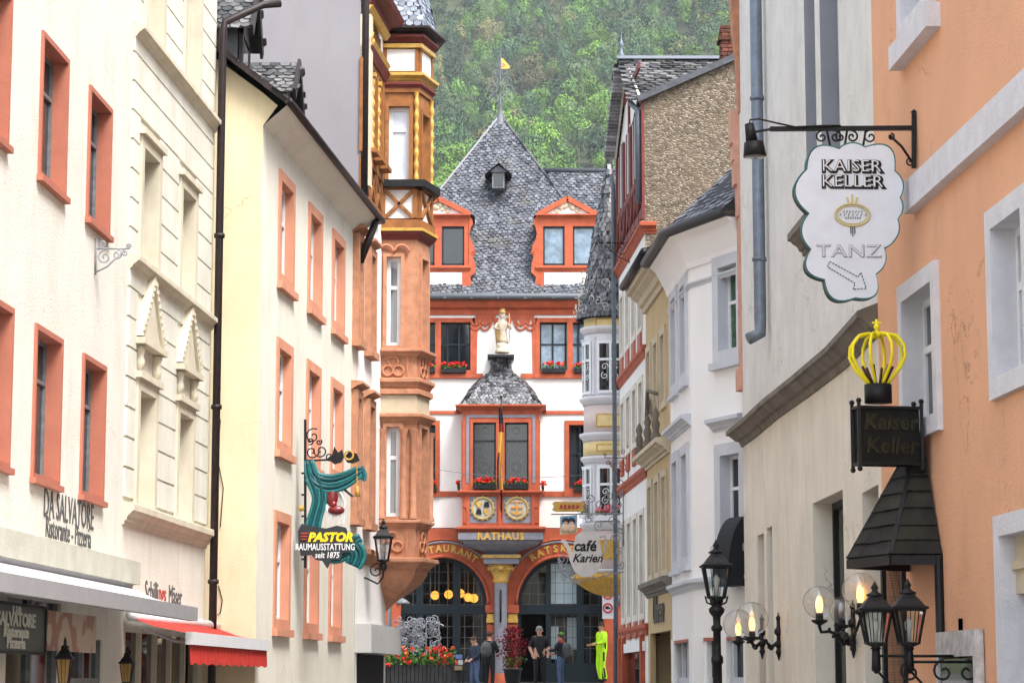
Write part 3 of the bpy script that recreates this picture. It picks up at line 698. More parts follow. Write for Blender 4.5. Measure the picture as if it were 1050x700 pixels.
mb = MB(); zt = f2.Z(170, 618); st = f2.S(148, 610)
def adv(txt): pass
x_off = 0
for txt, mt in (('Schilli', m_letter_grey), ('ngs', m_letter_red), ('Mäser', m_letter_grey)):
    mb = MB(); text_into(mb, txt, .36, lambda x, y, z: f2.P(st + x_off + x, .006 + z, zt + y), .003, .0, align='LEFT'); mb.build('lettering', mt, b)
    x_off = max((Vector((p[0], p[1])) - f2.o).dot(f2.t) for p in mb.v) - st + (.04 if txt == 'Schilli' else .17)
mb = MB(); mb.box(f2, .3, f2.L - .4, -.1, -.06, gz(31), f2.Z(160, 650)); w_ = mb.build('shop_window', m_gdark, b)
mb = MB()
for i in range(6): s = .3 + (f2.L - .7) * i / 5; mb.box(f2, s - .04, s + .04, -.06, .0, gz(31), f2.Z(160, 650))
mb.build('frame', m_l2t, w_)
mb = MB(); q = f2.P(f2.L - .08, .14, 0); pz = ZY(34, 30)
mb.tube([(q[0], q[1], 0.6), (q[0], q[1], pz), (q[0] + .02, q[1], pz + .15), (q[0] + .55, q[1] + .3, pz + .5), (q[0] + .8, q[1] + .4, pz + .55)], .058, 10)
for z in (3, 5.5, 8): mb.tube([(q[0], q[1], z), (q[0], q[1], z + .06)], .08, 10)
mb.build('downpipe', m_brown, b)
mb = MB(); mb.quad((P2a[0] + .4, P2a[1], 13.5), (P2b[0] + .4, P2b[1], 13.5), (-10, P2b[1], 18.5), (-10, P2a[1], 18.5)); mb.build('roof', m_slateb, b, recalc=False)
r = awning('red_awning', 'red awning with white front bar and scalloped valance beside the yellow gable', f2, .15, f2.L + .45, f2.Z(150, 636), ZY(32, 664) , .80, m_redfab, m_wmet, val=.24, bh=.15)

# ================================================================== L3 : ivory house with yellow gable end
Y3 = P2b[1] + .45; P3a = (K(261) * Y3, Y3); k3 = .096 * .99; P3b = on_line(P3a[0], P3a[1], k3, 363)
f3 = F(P3a, P3b); print('L3', P3a, P3b, f3.L)
b = thing('ivory_house', 'ivory house with salmon window surrounds, yellow gable end and deep eaves', 'building', (-6, 39, gz(38)))
zw3 = ZY(Y3, 129); H = []
rows3 = ((f3.Z(286, 290), f3.Z(286, 173)), (f3.Z(284, 462), f3.Z(284, 345)), (f3.Z(283, 645), f3.Z(283, 523)))
for (z0, z1) in rows3:
    for a in (284.5, 315.5, 340.5):
        s0 = f3.S(a, 400, .03); H.append(window(b, f3, s0, s0 + 1.3, z0, z1, sw=.16, sd=.03, depth=.17, ms=m_s3, mf=m_wfr, mp=m_gcurt, sill=.06, sill_h=.1, trans=(.62,)))
shell(b, [P3a, P3b, (-12, P3b[1]), (-12, P3a[1])], -.3, zw3, [m_l3, m_l3y], {0: H}, {3: 1}, top=False)
ex = .36; zg = ZY(Y3, 107); tr = math.tan(R(38))
# gable end triangle, soffit, roof
xw = P3a[0]; ridge_x = -7.8
mb = MB(); mb.poly([(-12, Y3, zw3), (xw, Y3, zw3), (xw + ex * .6, Y3, zg - .02), (xw, Y3, zg + ex * .6 * tr), (ridge_x, Y3, zg + (xw - ridge_x) * tr), (-12, Y3, zg + 1)]); mb.build('gable', m_l3y, b, recalc=False)
p_g0, p_g1 = f3.P(-.12, ex, zg), f3.P(f3.L + .15, ex, zg)
mb = MB(); mb.quad(f3.P(-.0, 0.0, zw3), f3.P(f3.L, 0.0, zw3), f3.P(f3.L, ex, zg - .02), f3.P(0, ex, zg - .02)); mb.build('soffit', m_l3, b, recalc=False)
mb = MB(); mb.tube([f3.P(-.15, ex + .06, zg), f3.P(f3.L + .25, ex + .06, zg)], .055, 10); mb.build('gutter', m_brown, b)
mb = MB(); q = f3.P(f3.L - .15, ex + .02, zg); q2 = f3.P(f3.L - .25, .08, zg - .85); mb.tube([q, q2], .07, 8); mb.build('gutter_elbow', m_brown, b)
rA, rB = Vector(f3.P(-.15, ex + .05, zg + .02)), Vector(f3.P(f3.L, ex + .05, zg + .02)); rC = Vector((ridge_x, rB.y, zg + (rB.x - ridge_x) * tr)); rD = Vector((ridge_x, rA.y, zg + (rA.x - ridge_x) * tr))
mb = MB(); mb.quad(rA, rB, rC, rD); mb.quad(rD, rC, (-12.4, rB.y, zg), (-12.4, rA.y, zg)); mb.build('roof', m_slateb, b, recalc=False)
mb = MB(); slates(mb, [rA, rB, rC, rD], .3, .22, .03); mb.build('roof_slates', m_slate2, b, recalc=False)
mb = MB(); mb.bar(rA + Vector((0, -.02, -.03)), rD + Vector((0, -.02, -.03)), .06, .09); mb.build('verge_board', m_brown, b)
mb = MB(); pts = []
for i, (px_, py_) in enumerate(((226, 430), (223, 470), (221, 510), (218, 560), (217, 600), (220, 632), (226, 628), (228, 615), (224, 600))): pts.append((XY(Y3 - .02, px_, py_), Y3 - .02, ZY(Y3 - .02, py_)))
mb.tube(pts, .008, 4); mb.tube([(XY(Y3 - .02, 223, 470), Y3 - .02, ZY(Y3 - .02, 470)), (XY(Y3 - .02, 229, 500), Y3 - .02, ZY(Y3 - .02, 500)), (XY(Y3 - .02, 226, 540), Y3 - .02, ZY(Y3 - .02, 540))], .007, 4); mb.build('loose_cable', m_brown, b)
def dormer(par, yc, w_, xf, zb, h, m_front, m_win=True, rise=.8, ms=None):
    "roof dormer looking to the street (+X)"
    d = MB(); x1 = xf; x0 = xf - (h + rise + .4) / tr
    d.box(IDF, x0, x1, -(yc + w_ / 2), -(yc - w_ / 2), zb, zb + h); o = d.build('dormer', ms or m_slate_d, par)
    fr = F((x1, yc - w_ / 2), (x1, yc + w_ / 2))
    d = MB(); d.box(fr, 0, .12, -.02, .06, zb, zb + h); d.box(fr, w_ - .12, w_, -.02, .06, zb, zb + h); d.box(fr, 0, w_, -.02, .06, zb + h - .12, zb + h); d.box(fr, .12, w_ - .12, -.02, .03, zb + .12, zb + h - .12); d.build('dormer_front', m_front, o)
    d = MB(); d.box(fr, .18, w_ - .18, .03, .045, zb + .18, zb + h - .18); d.build('dormer_window', m_gcurt, o)
    ov = .22; zt = zb + h; ap = zt + rise
    A = [(x1 + ov, yc - w_ / 2 - ov, zt - .1), (x0, yc - w_ / 2 - ov, zt - .1), (x0, yc, ap), (x1 + ov, yc, ap)]
    B = [(x1 + ov, yc + w_ / 2 + ov, zt - .1), (x0, yc + w_ / 2 + ov, zt - .1), (x0, yc, ap), (x1 + ov, yc, ap)]
    d = MB(); d.quad(*A); d.quad(*B); d.build('dormer_roof', m_slateb, o, recalc=False)
    d = MB(); slates(d, A, .17, .12, .018); slates(d, B, .17, .12, .018); d.build('dormer_slates', m_slate2, o, recalc=False)
    d = MB(); d.prism(fr, [(0, zt), (w_, zt), (w_ / 2, ap)], .0, .05)
    for sg in (-1, 1): d.bar((x1 + ov, yc + sg * (w_ / 2 + ov), zt - .14), (x1 + ov, yc, ap - .03), .05, .2)
    d.build('dormer_gable', m_brown, o)
Yd = Y3 + 1.9; xd = XY(Yd, 249, 60)
dormer(b, Yd, 1.1, xd, ZY(Yd, 92), ZY(Yd, 36) - ZY(Yd, 92), m_brown, rise=.75)
Yd = Y3 + 4.3; xd = XY(Yd - .7, 289, 100)
dormer(b, Yd, 1.3, xd, ZY(Yd, 118) - .1, .38, m_brown, rise=.62)

# ================================================================== L4 : corner house, white plaster, timber upper floor, oriel turret
k4 = .103 * .99; P4a = (P3b[0] + .005, P3b[1] + .02)
P4c = on_line(P4a[0], P4a[1], k4, 395)     # building corner
P4t = on_line(P4a[0], P4a[1], k4, 388)     # turret starts
f4 = F(P4a, P4c); print('L4', P4a, P4c, P4t, f4.L)
b = thing('corner_house', 'tall corner house with red sandstone turret, ochre timber top and mauve side wall', 'building', (-5, 47, gz(46)))
ztim = ZY(P4t[1], 236)
H = []
for z0, z1 in ((f4.Z(366, 352), f4.Z(366, 243)), (f4.Z(365, 533), f4.Z(365, 402))):
    for a, s_w in ((365.5, .62), (378, .75)):
        s0 = f4.S(a, 450, .1); H.append(window(b, f4, s0, s0 + s_w, z0, z1, sw=.14, sd=.12, depth=.14, ms=m_sand, mf=m_wfr, mp=m_gcurt, sill=.05, sill_h=.12, mull=0, trans=(.6,)))
    for a in (365.5, 378):
        s0 = f4.S(a, 450, .1); mb = MB(); mb.sweep([f4.P(s0 - .06, .0, 0)[:2], f4.P(s0 + .75, .0, 0)[:2]], cornice_prof(.22, z1, .14)); mb.build('window_cornice', m_sand, b)
plan4 = [P4a, P4c, (P4c[0] - 2.2, P4c[1] + 2.6), (-12, P4c[1] + 2.6), (-12, P4a[1])]
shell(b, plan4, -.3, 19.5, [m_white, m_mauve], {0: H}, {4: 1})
# timber storeys on the street face
mb = MB(); fr = f4; L4 = f4.S(388, 100)
Zt = lambda y: ZY(P4t[1], y)
zt0, zt1, zt2, zt3, zt4, zt5 = Zt(236), Zt(225), Zt(192), Zt(90), Zt(73), Zt(44)
tim = MB(); tim.box(fr, -.0, L4, 0, .10, zt0, zt1); tim.box(fr, 0, L4, 0, .12, zt2 - .04, zt2 + .1); tim.box(fr, 0, L4, 0, .12, zt3 - .12, zt3 + .12)
n = 3
for i in range(n + 1):
    s = max(.06, min(L4 - .06, L4 * i / n)); tim.box(fr, s - .07, s + .07, 0, .1, zt1, zt2); tim.box(fr, s - .10, s + .10, 0, .12, zt2 + .1, zt3 - .12); 
for i in range(n):
    a, c = L4 * i / n + .07, L4 * (i + 1) / n - .07
    for p, q in (((a, zt1), (c, zt2)), ((c, zt1), (a, zt2))): tim.bar(fr.P(p[0], .05, p[1]), fr.P(q[0], .05, q[1]), .1, .1)
    tim.box(fr, a + .03, c - .03, 0.0, .09, zt3 - .45, zt3 - .12)
tim.build('timber_frame', m_ochre, b)
for i in range(n):
    a, c = L4 * i / n + .14, L4 * (i + 1) / n - .14
    mb = MB(); mb.box(fr, a, c, .02, .05, zt2 + .25, zt3 - .45); w_ = mb.build('window', m_gdark, b)
    mb = MB(); mb.box(fr, a, a + .05, .05, .08, zt2 + .25, zt3 - .45); mb.box(fr, c - .05, c, .05, .08, zt2 + .25, zt3 - .45); mb.box(fr, a, c, -.0, .3, zt2 + .12, zt2 + .2); mb.build('frame', m_ochre, w_)
for s in (.22, L4 * .36, L4 * .68):
    mb = MB(); prof = [(.06, 0), (.1, .05)]; zz = zt2 + .3; hh = (zt3 - .3) - zz; N_ = 26
    prof = [(.05 + .016 * math.sin(i * 1.6), hh * i / N_) for i in range(N_ + 1)]; mb.lathe(fr.P(s, .10, zz), prof, 10); mb.box(fr, s - .08, s + .08, .03, .18, zz - .08, zz); mb.box(fr, s - .08, s + .08, .03, .18, zz + hh, zz + hh + .08)
    mb.build('baluster', m_gold, b)
mb = MB(); mb.box(fr, .0, .26, 0, .2, zt1 + .1, zt5 - .2); mb.lathe(fr.P(.14, .1, zt3 + .1), [(.11, 0), (.15, .1), (.15, .16), (.11, .2), (.14, .3), (.01, .32)], 10, 1); mb.build('corner_pilaster', [m_tanl, m_gold], b)
for za, zb, mt in ((Zt(92), Zt(84), m_dkred), (Zt(84), Zt(76), m_gold), (Zt(50), Zt(45), m_gold), (Zt(45), Zt(38), m_dkred)):
    mb = MB(); mb.sweep([fr.P(0, .1, 0)[:2], fr.P(L4, .1, 0)[:2]], [(0, za), (.06, za), (.14, zb), (0, zb)]); mb.build('moulding', mt, b)
mb = MB()
for i in range(10): s = .1 + (L4 - .2) * i / 9; mb.box(fr, s - .035, s + .035, 0, .05, zt4, Zt(50))
mb.build('frieze_post', m_ochre, b)
# eave & roof above street face
mb = MB(); mb.sweep([fr.P(0, .0, 0)[:2], fr.P(L4 + .1, .0, 0)[:2]], [(0, Zt(38)), (.45, Zt(34)), (.5, Zt(30)), (.45, Zt(27)), (0, Zt(24))]); mb.build('eaves', m_dkred, b)
mb = MB(); A = [fr.P(0, .5, Zt(28)), fr.P(L4, .5, Zt(28)), (-8, P4c[1], 26), (-8, P4a[1], 26)]; 
mb.quad(*A); mb.build('roof', m_slateb, b, recalc=False)
mb = MB(); mb.tube([fr.P(.02, .1, zg + .1), fr.P(.02, .1, 18.5)], .07, 10); mb.build('downpipe', m_zinc if False else m_brown, b)
# plaster band under salmon windows and shop sign box
mb = MB(); zc0 = f4.Z(368, 572); mb.sweep([f4.P(0, 0, 0)[:2], f4.P(f4.L, 0, 0)[:2], (P4c[0] - 1.0, P4c[1] + 1.2)], cornice_prof(.14, zc0 - .1, .3)); mb.build('string_course', m_sand, b)
mb = MB(); mb.box(f4, .02, f4.L + .02, .0, .3, f4.Z(370, 669), f4.Z(370, 640)); mb.build('fascia_box', M('grey_fascia', (.48, .48, .47), .6), b)
mb = MB(); mb.box(f4, .25, f4.L - .35, -.02, .02, gz(46), f4.Z(370, 670)); mb.build('shop_opening', m_room, b)

# --- oriel turret (polygonal, corner)
Yt = P4t[1]; zT = lambda y: ZY(Yt, y)
A_ = (XY(Yt, 389, 400), Yt); B_ = (XY(Yt, 427, 400), Yt); C_ = (XY(Yt + .75, 440, 400), Yt + .75); D_ = (C_[0] - .3, Yt + 1.9); E_ = (A_[0] - .3, Yt + 1.9)
tp = [A_, B_, C_, D_, E_]
def grow(pl, g):
    cx = sum(p[0] for p in pl) / len(pl); cy = sum(p[1] for p in pl) / len(pl)
    return [(cx + (p[0] - cx) * g, cy + (p[1] - cy) * g) for p in pl]
fA = F(A_, B_); fB = F(B_, C_); fC = F(C_, D_)
H0 = []; HB = []
def tw(y0, y1, x0=396, x1=411, mf=m_wfr, ms=m_sand, sw=.07, sd=.05, mp=m_gcurt, trans=(.66,), mull=0, face=fA):
    s0, s1 = (x0 - 389) / 38 * fA.L, (x1 - 389) / 38 * fA.L
    if face is not fA: s0, s1 = .12, face.L - .12
    return window(b, face, s0, s1, zT(y1), zT(y0), sw=sw, sd=sd, depth=.16, ms=ms, mf=mf, mp=mp, sill=.04, sill_h=.07, mull=mull, trans=trans, fw=.075)
H0 += [tw(260, 358, 392, 414), tw(434, 533, 393, 414), tw(106, 190, 393, 422, ms=m_ochre, mp=m_gwhite, trans=(.7,), mull=0, sw=.07)]
HB += [tw(260, 358, face=fB), tw(434, 533, face=fB, mp=m_gdark), tw(112, 190, face=fB, ms=m_ochre, mp=m_gwhite, sw=.06)]
shell(b, tp, zT(585), zT(240), m_sand, {0: H0[:2], 1: HB[:2]}, name='turret_wall')
shell(b, grow(tp, 1.0), zT(240), zT(30), m_ochre, {0: H0[2:], 1: HB[2:]}, name='turret_timber')
def band(y0, y1, d, mt, name='turret_moulding', kind=0):
    mb = MB(); z0, z1 = zT(y1), zT(y0)
    prof = cornice_prof(d, z0, z1 - z0) if kind == 0 else [(0, z0), (d, z0), (d, z1), (0, z1)]
    mb.sweep(tp, prof, True); mb.build(name, mt, b)
band(238, 246, .12, m_dkred); band(235, 238, .16, m_gold, kind=1); band(226, 235, .1, m_ochre, kind=1)
band(186, 193, .2, m_iron, 'balcony_rim', 1); band(85, 93, .1, m_dkred); band(76, 85, .16, m_gold); band(91, 95, .04, m_ochre, kind=1); band(46, 50, .1, m_gold, kind=1); band(37, 46, .16, m_dkred); band(30, 37, .3, m_brown)
band(358, 366, .15, m_sand); band(388, 399, .12, m_sand); band(399, 404, .08, m_sand, kind=1); band(424, 434, .14, m_sand); band(533, 541, .12, m_sand); band(572, 583, .2, m_sand)
for y0, y1, x0, x1, mt in ((405, 423, 389, 427, m_beige),):
    mb = MB(); mb.sweep(tp, [(0, zT(y1)), (.012, zT(y1)), (.012, zT(y0)), (0, zT(y0))], True); mb.build('plain_band', mt, b)
for fr_, L_ in ((fA, fA.L), (fB, fB.L), (fC, fC.L)):
    mb = MB(); mb.box(fr_, .1, L_ - .06, 0, .02, zT(73), zT(51)); mb.box(fr_, .07, L_ - .07, 0, .02, zT(224), zT(195)); mb.build('white_panel', m_white, b)
    mb = MB(); a, c, z0, z1 = .07, L_ - .07, zT(224), zT(195)
    for p, q in (((a, z0), (c, z1)), ((c, z0), (a, z1))): mb.bar(fr_.P(p[0], .04, p[1]), fr_.P(q[0], .04, q[1]), .09, .06)
    mb.box(fr_, 0, .09, .0, .07, z0, z1); mb.box(fr_, L_ - .09, L_, .0, .07, z0, z1); mb.box(fr_, 0, .1, 0, .05, zT(76), zT(46)); mb.box(fr_, L_ - .06, L_, 0, .05, zT(76), zT(46))
    mb.build('brace', m_ochre, b)
    # tracery rings in sandstone panels
    mb = MB(); cx = L_ * (.37 if fr_ is fA else .5)
    for zc in (zT(377), zT(557)):
        for k in range(3):
            a = R(90 + 120 * k); cc = (cx + .12 * math.cos(a), zc + .12 * math.sin(a)); pts = [fr_.P(cc[0] + .1 * math.cos(t), .02, cc[1] + .1 * math.sin(t)) for t in [2 * math.pi * i / 14 for i in range(14)]]
            mb.tube(pts, .025, 6, closed=True)
        mb.box(fr_, cx - .3, cx - .26, 0, .035, zc - .26, zc + .26); mb.box(fr_, cx + .26, cx + .3, 0, .035, zc - .26, zc + .26)
    if fr_ is fA:
        for k, c0 in enumerate((cx - .15, cx + .15)):
            pts = [fr_.P(c0 + .14 * math.cos(t), .06, zT(259) + .14 * math.sin(t)) for t in [math.pi * i / 10 for i in range(11)]]; mb.tube(pts, .03, 6)
    mb.build('tracery', m_sandd, b)
mb = MB()
for fr_, s in ((fA, .03), (fA, fA.L - .27), (fA, fA.L - .08), (fB, fB.L - .03)):
    mb.lathe(fr_.P(s + .03, .03, zT(532)), [(.09, 0), (.09, .06), (.065, .1), (.062, zT(440) - zT(532) - .12), (.09, zT(440) - zT(532) - .06), (.1, zT(440) - zT(532))], 10)
mb.build('column', m_sand, b)
mb = MB()
for fr_, s in ((fA, fA.L - .03), (fB, fB.L - .02)):
    N_ = 30; hh = zT(95) - zT(186); mb.lathe(fr_.P(s, .03, zT(186)), [(.045 + .014 * math.sin(i * 1.5), hh * i / N_) for i in range(N_ + 1)], 8)
mb.build('baluster', m_gold, b)
mb = MB(); rings = []     # corbel
tip = (P4c[0] - .12, P4c[1] + .15)
lv = [(583, 1.0), (588, .98), (597, .86), (606, .62), (615, .34), (625, .12), (632, .02)]
vs = []
for y, g in lv:
    for p in tp: vs.append((tip[0] + (p[0] - tip[0]) * g, tip[1] + (p[1] - tip[1]) * g, zT(y)))
mb.add(vs, [(i * 5 + k, i * 5 + (k + 1) % 5, (i + 1) * 5 + (k + 1) % 5, (i + 1) * 5 + k) for i in range(len(lv) - 1) for k in range(5)]); mb.build('corbel', m_sand, b)
mb = MB(); e = grow(tp, 1.28); cx, cy = sum(p[0] for p in tp) / 5, sum(p[1] for p in tp) / 5; sl = MB()
mid = grow(tp, .85)
for k in range(5):
    a, c = e[k], e[(k + 1) % 5]; a2, c2 = mid[k], mid[(k + 1) % 5]; z0 = zT(30); z1 = zT(-15); z2 = zT(-140)
    mb.quad((a[0], a[1], z0), (c[0], c[1], z0), (c2[0], c2[1], z1), (a2[0], a2[1], z1)); mb.poly([(a2[0], a2[1], z1), (c2[0], c2[1], z1), (cx, cy, z2)])
    if k < 3: slates(sl, [(a[0], a[1], z0), (c[0], c[1], z0), (c2[0], c2[1], z1), (a2[0], a2[1], z1)], .15, .12, .015); slates(sl, [(a2[0], a2[1], z1), (c2[0], c2[1], z1), (cx, cy, z2)], .15, .12, .015)
mb.poly([(p[0], p[1], zT(30)) for p in e]); mb.build('turret_roof', m_slateb, b, recalc=False); sl.build('turret_slates', slate('slate_bluish', (.06, .07, .10), (.22, .25, .30)), b, recalc=False)
# ================================================================== TOWN HALL (centre)
YT = 75.0; zH = lambda y, Y=YT: ZY(Y, y); xH = lambda x, y=500, Y=YT: XY(Y, x, y)
T = thing('town_hall', 'white plastered town hall with orange sandstone trim, steep slate roof and bay window', 'building', (0, 78, gz(75)))
XL, XR = -6.5, 6.2
fT = F((XL, YT), (XR, YT)); S = lambda x, y=500: xH(x, y) - XL
ze = zH(306); zg1 = zH(541)
Ht = []
def tw2(x0, x1, y0, y1, mp=m_gdark, sub=(), mull=1, trans=(.55,), sw=.0, flower=None):
    a, c = S(x0, (y0 + y1) / 2), S(x1, (y0 + y1) / 2)
    h = window(T, fT, a, c, zH(y1), zH(y0), sw=.14, sd=.05, depth=.2, ms=m_orange, mf=m_teal, mp=mp, sill=.06, sill_h=.12, mull=mull, trans=trans, fw=.05)
    Ht.append(h); mb = MB()
    if sub:
        for x in sub: q = S(x); mb.box(fT, q - .09, q + .09, -.19, .055, zH(y1) + .1, zH(y0) - .1)
        mb.build('mullion', m_orange, T)
    return a, c
tw2(407, 487, 326, 384, sub=(448.5,), mull=5); tw2(549, 611, 326, 384, mp=m_gblue, sub=(585,), mull=3)
tw2(400, 451, 431, 505, mull=3); tw2(579, 611, 431, 505, mull=1)
# upper walls
mb = MB(); wallp(mb, fT, 0, fT.L, zg1, ze, Ht, .15); 
for x in (XL, XR): mb.quad((x, YT, 0), (x, YT + 12, 0), (x, YT + 12, ze), (x, YT, ze))
mb.quad((XL, YT + 12, 0), (XR, YT + 12, 0), (XR, YT + 12, ze), (XL, YT + 12, ze)); mb.build('wall', m_town, T, recalc=False)
# ground floor with two arches
zsp = zH(619); archs = [(S(455, 620), S(499, 620) - S(455, 620)), (S(575, 620), S(619, 620) - S(575, 620))]
mb = MB(); xs = [0]
fg = F((XL, YT - .10), (XR, YT - .10)); gb = gz(75) - .3; g1 = zg1
def archz(s):
    for c, r_ in archs:
        if abs(s - c) < r_ - 1e-6: return zsp + math.sqrt(max(0, r_ * r_ - (s - c) ** 2)) * 1.08
    return None
cuts = {0, fg.L}
for c, r_ in archs:
    for i in range(25): cuts.add(c - r_ * math.cos(math.pi * i / 24))
cuts = sorted(cuts)
for a, c in zip(cuts, cuts[1:]):
    m_ = archz((a + c) / 2)
    if m_ is None: mb.quad(fg.P(a, 0, gb), fg.P(c, 0, gb), fg.P(c, 0, g1), fg.P(a, 0, g1))
    else:
        za = archz(a + 1e-5) or zsp; zc = archz(c - 1e-5) or zsp
        mb.quad(fg.P(a, 0, za), fg.P(c, 0, zc), fg.P(c, 0, g1), fg.P(a, 0, g1)); mb.quad(fg.P(a, 0, za), fg.P(c, 0, zc), fg.P(c, -.45, zc), fg.P(a, -.45, za))
for c, r_ in archs:
    for q in (c - r_, c + r_): mb.quad(fg.P(q, 0, gb), fg.P(q, -.45, gb), fg.P(q, -.45, zsp), fg.P(q, 0, zsp))
mb.box(fg, 0, fg.L, -.1, .0, g1 - .02, g1); mb.build('arcade', m_orange, T, recalc=False)
mb = MB()
for c, r_ in archs:
    for rr_, tk, mt_ in ((r_ + .06, .05, 0), (r_ + .48, .035, 1), (r_ + .56, .03, 0)):
        pts = [fg.P(c - rr_ * math.cos(math.pi * i / 30), .015, zsp + rr_ * 1.06 * math.sin(math.pi * i / 30)) for i in range(31)]
        if mt_ == 0 or True: mb.tube(pts, tk, 6, mt_)
mb.build('arch_moulding', [m_orange, m_grey], T)
def arctext(txt, c, r_, a0, a1, size):
    mb = MB(); n = len(txt)
    for i, ch in enumerate(txt):
        a = a0 + (a1 - a0) * (i + .5) / n
        if ch == ' ': continue
        ca, sa = math.cos(a), math.sin(a)
        text_into(mb, ch, size, lambda x, y, z: fg.P(c + ca * r_ + x * sa + y * ca, .02 + z, zsp + (sa * r_ - x * ca + y * sa) * 1.06), .01, .012)
    mb.build('gold_lettering', m_gold, T)
arctext('RESTAURANT', archs[0][0], archs[0][1] + .20, R(133), R(50), .28)
arctext('RATSKELLER', archs[1][0], archs[1][1] + .20, R(127), R(38), .28)
# glazing behind arches
yg = -.42
room = MB()
for c, r_ in archs: room.box(fg, c - r_ - .3, c + r_ + .3, -4, -3.9, gb, zsp + r_ + .4)
room.box(fg, 0, fg.L, -4, -.5, zsp + archs[0][1] + .3, zsp + archs[0][1] + .4); room.box(fg, 0, fg.L, -4, -.5, gb, gb + .3); room.build('interior', m_room, T)
def gl(x): return S(x, 620)
def glaz(name, c, r_, mulls, door=None, refl=None):
    w_ = None; mb = MB(); D0, D1 = -.42, -.34; zt = zsp + r_
    ring = [(c - (r_) * math.cos(math.pi * i / 24), zsp + r_ * 1.08 * math.sin(math.pi * i / 24)) for i in range(25)]; ri = [(c - (r_ - .12) * math.cos(math.pi * i / 24), zsp + (r_ - .12) * 1.08 * math.sin(math.pi * i / 24)) for i in range(25)]
    for i in range(24): mb.prism(fg, [ring[i], ring[i + 1], ri[i + 1], ri[i]], D0, D1)
    zt0, zt1 = zH(629), zH(620); mb.box(fg, c - r_, c + r_, D0, D1 + .03, zt0, zt1)
    for x, wd in mulls:
        q = gl(x); top = (archz(q) or zt1); mb.box(fg, q - wd / 2, q + wd / 2, D0, D1 + .015, gb, top)
    mb.box(fg, c - r_, c - r_ + .1, D0, D1, gb, zsp); mb.box(fg, c + r_ - .1, c + r_, D0, D1, gb, zsp)
    w_ = mb.build(name, m_teal, T)
    # leaded bars
    mb = MB(); s_ = c - r_ + .1
    while s_ < c + r_ - .1:
        if not (door and door[0] < s_ < door[1]): mb.box(fg, s_ - .008, s_ + .008, -.4, -.375, gb + .8, (archz(s_) or zsp))
        elif True: mb.box(fg, s_ - .008, s_ + .008, -.4, -.375, zt1, (archz(s_) or zsp))
        s_ += .27
    z_ = gb + 1.3
    while z_ < zsp + r_ - .1:
        hw = r_ - .1 if z_ < zsp else math.sqrt(max(0, (r_ - .1) ** 2 - ((z_ - zsp) / 1.08) ** 2))
        a, bb_ = c - hw, c + hw
        if door and z_ < zt0: a = door[1]
        mb.box(fg, a, bb_, -.4, -.38, z_ - .007, z_ + .007); z_ += .34
    mb.build('leading', M('lead_bars', (.10, .105, .11), .5), w_)
    mb = MB(); pts = ring + [(c + r_, gb), ]
    if door:
        mb.prism(fg, ring, -.395, -.39); mb.box(fg, door[1], c + r_, -.395, -.39, gb + .8, zsp)
    else: mb.prism(fg, ring, -.395, -.39); mb.box(fg, c - r_, c + r_, -.395, -.39, gb + .8, zsp)
    mb.build('glass', m_clear, w_)
    mb = MB(); mb.box(fg, door[1] if door else c - r_, c + r_, D0, D1, gb, gb + .85); mb.build('lower_panel', m_teal, w_)
    if refl:
        mb = MB(); mb.box(fg, gl(refl[0]), gl(refl[1]), -.62, -.6, zH(refl[3]), zH(refl[2])); mb.build('reflection_sheet', M('white_reflection', (.8, .82, .86), .8), w_)  # added white sheet behind the glass imitates a reflection in it
    return w_
glaz('arched_window', archs[0][0], archs[0][1], [(430, .22), (468, .24)])
glaz('arched_entrance', archs[1][0], archs[1][1], [(562.5, .16), (595, .22)], door=(gl(533), gl(561)), refl=(564, 592, 577, 618))
mb = MB(); mb.box(fg, gl(563), gl(573), -.62, -.6, zH(675), zH(641)); mb.box(fg, gl(582), gl(592), -.9, -.88, zH(665), zH(632)); mb.build('lit_reflection_panel', M('pale_reflection', (.5, .52, .55), .8), T)  # added pale panels that paint reflections into the arch glazing
# pier with grey column
mb = MB(); sc_ = S(513.5, 600)
mb.box(fg, S(500), S(506.5), 0, .08, gb, zH(640)); mb.box(fg, S(521), S(530), 0, .08, gb, zH(640)); mb.box(fg, S(498), S(507.5), 0, .13, zH(628), zH(620)); mb.box(fg, S(519.5), S(532), 0, .13, zH(628), zH(620)); mb.build('pilaster', m_orange, T)
mb = MB()
for a, c in ((499, 507), (520.5, 531)):
    mb.box(fg, S(a), S(c), 0, .11, zH(638), zH(634)); mb.box(fg, S(a) + .02, S(c) - .02, 0, .09, zH(634), zH(629))
mb.build('pilaster_capital', [m_gold], T)
Yc = YT - .35; 
mb = MB(); mb.lathe((xH(513.5, 600), Yc, zH(690)), [(.2, 0), (.2, zH(600) - zH(690)), (.18, zH(592) - zH(690))], 14); mb.build('column', m_grey, T)
mb = MB(); mb.lathe((xH(513.5, 600), Yc, gb), [(.3, 0), (.3, zH(690) - gb - .05), (.22, zH(690) - gb)], 14); mb.build('column_base', m_orange, T)
mb = MB(); z_ = zH(598); mb.lathe((xH(513.5, 600), Yc, z_), [(.2, 0), (.26, .08), (.22, .15), (.28, .3), (.36, .48), (.38, .58), (.3, .6)], 12)
for k in range(8): a = k * math.pi / 4; mb.ball((xH(513.5, 600) + .33 * math.cos(a), Yc + .33 * math.sin(a), z_ + .45), .09, 6)
mb.build('capital', m_gold, T)
mb = MB(); mb.tube([(xH(513.5), Yc - .25, zH(605)), (xH(513.5), Yc - .26, zH(638))], .035, 6); mb.build('door_bell_rod', m_iron, T)
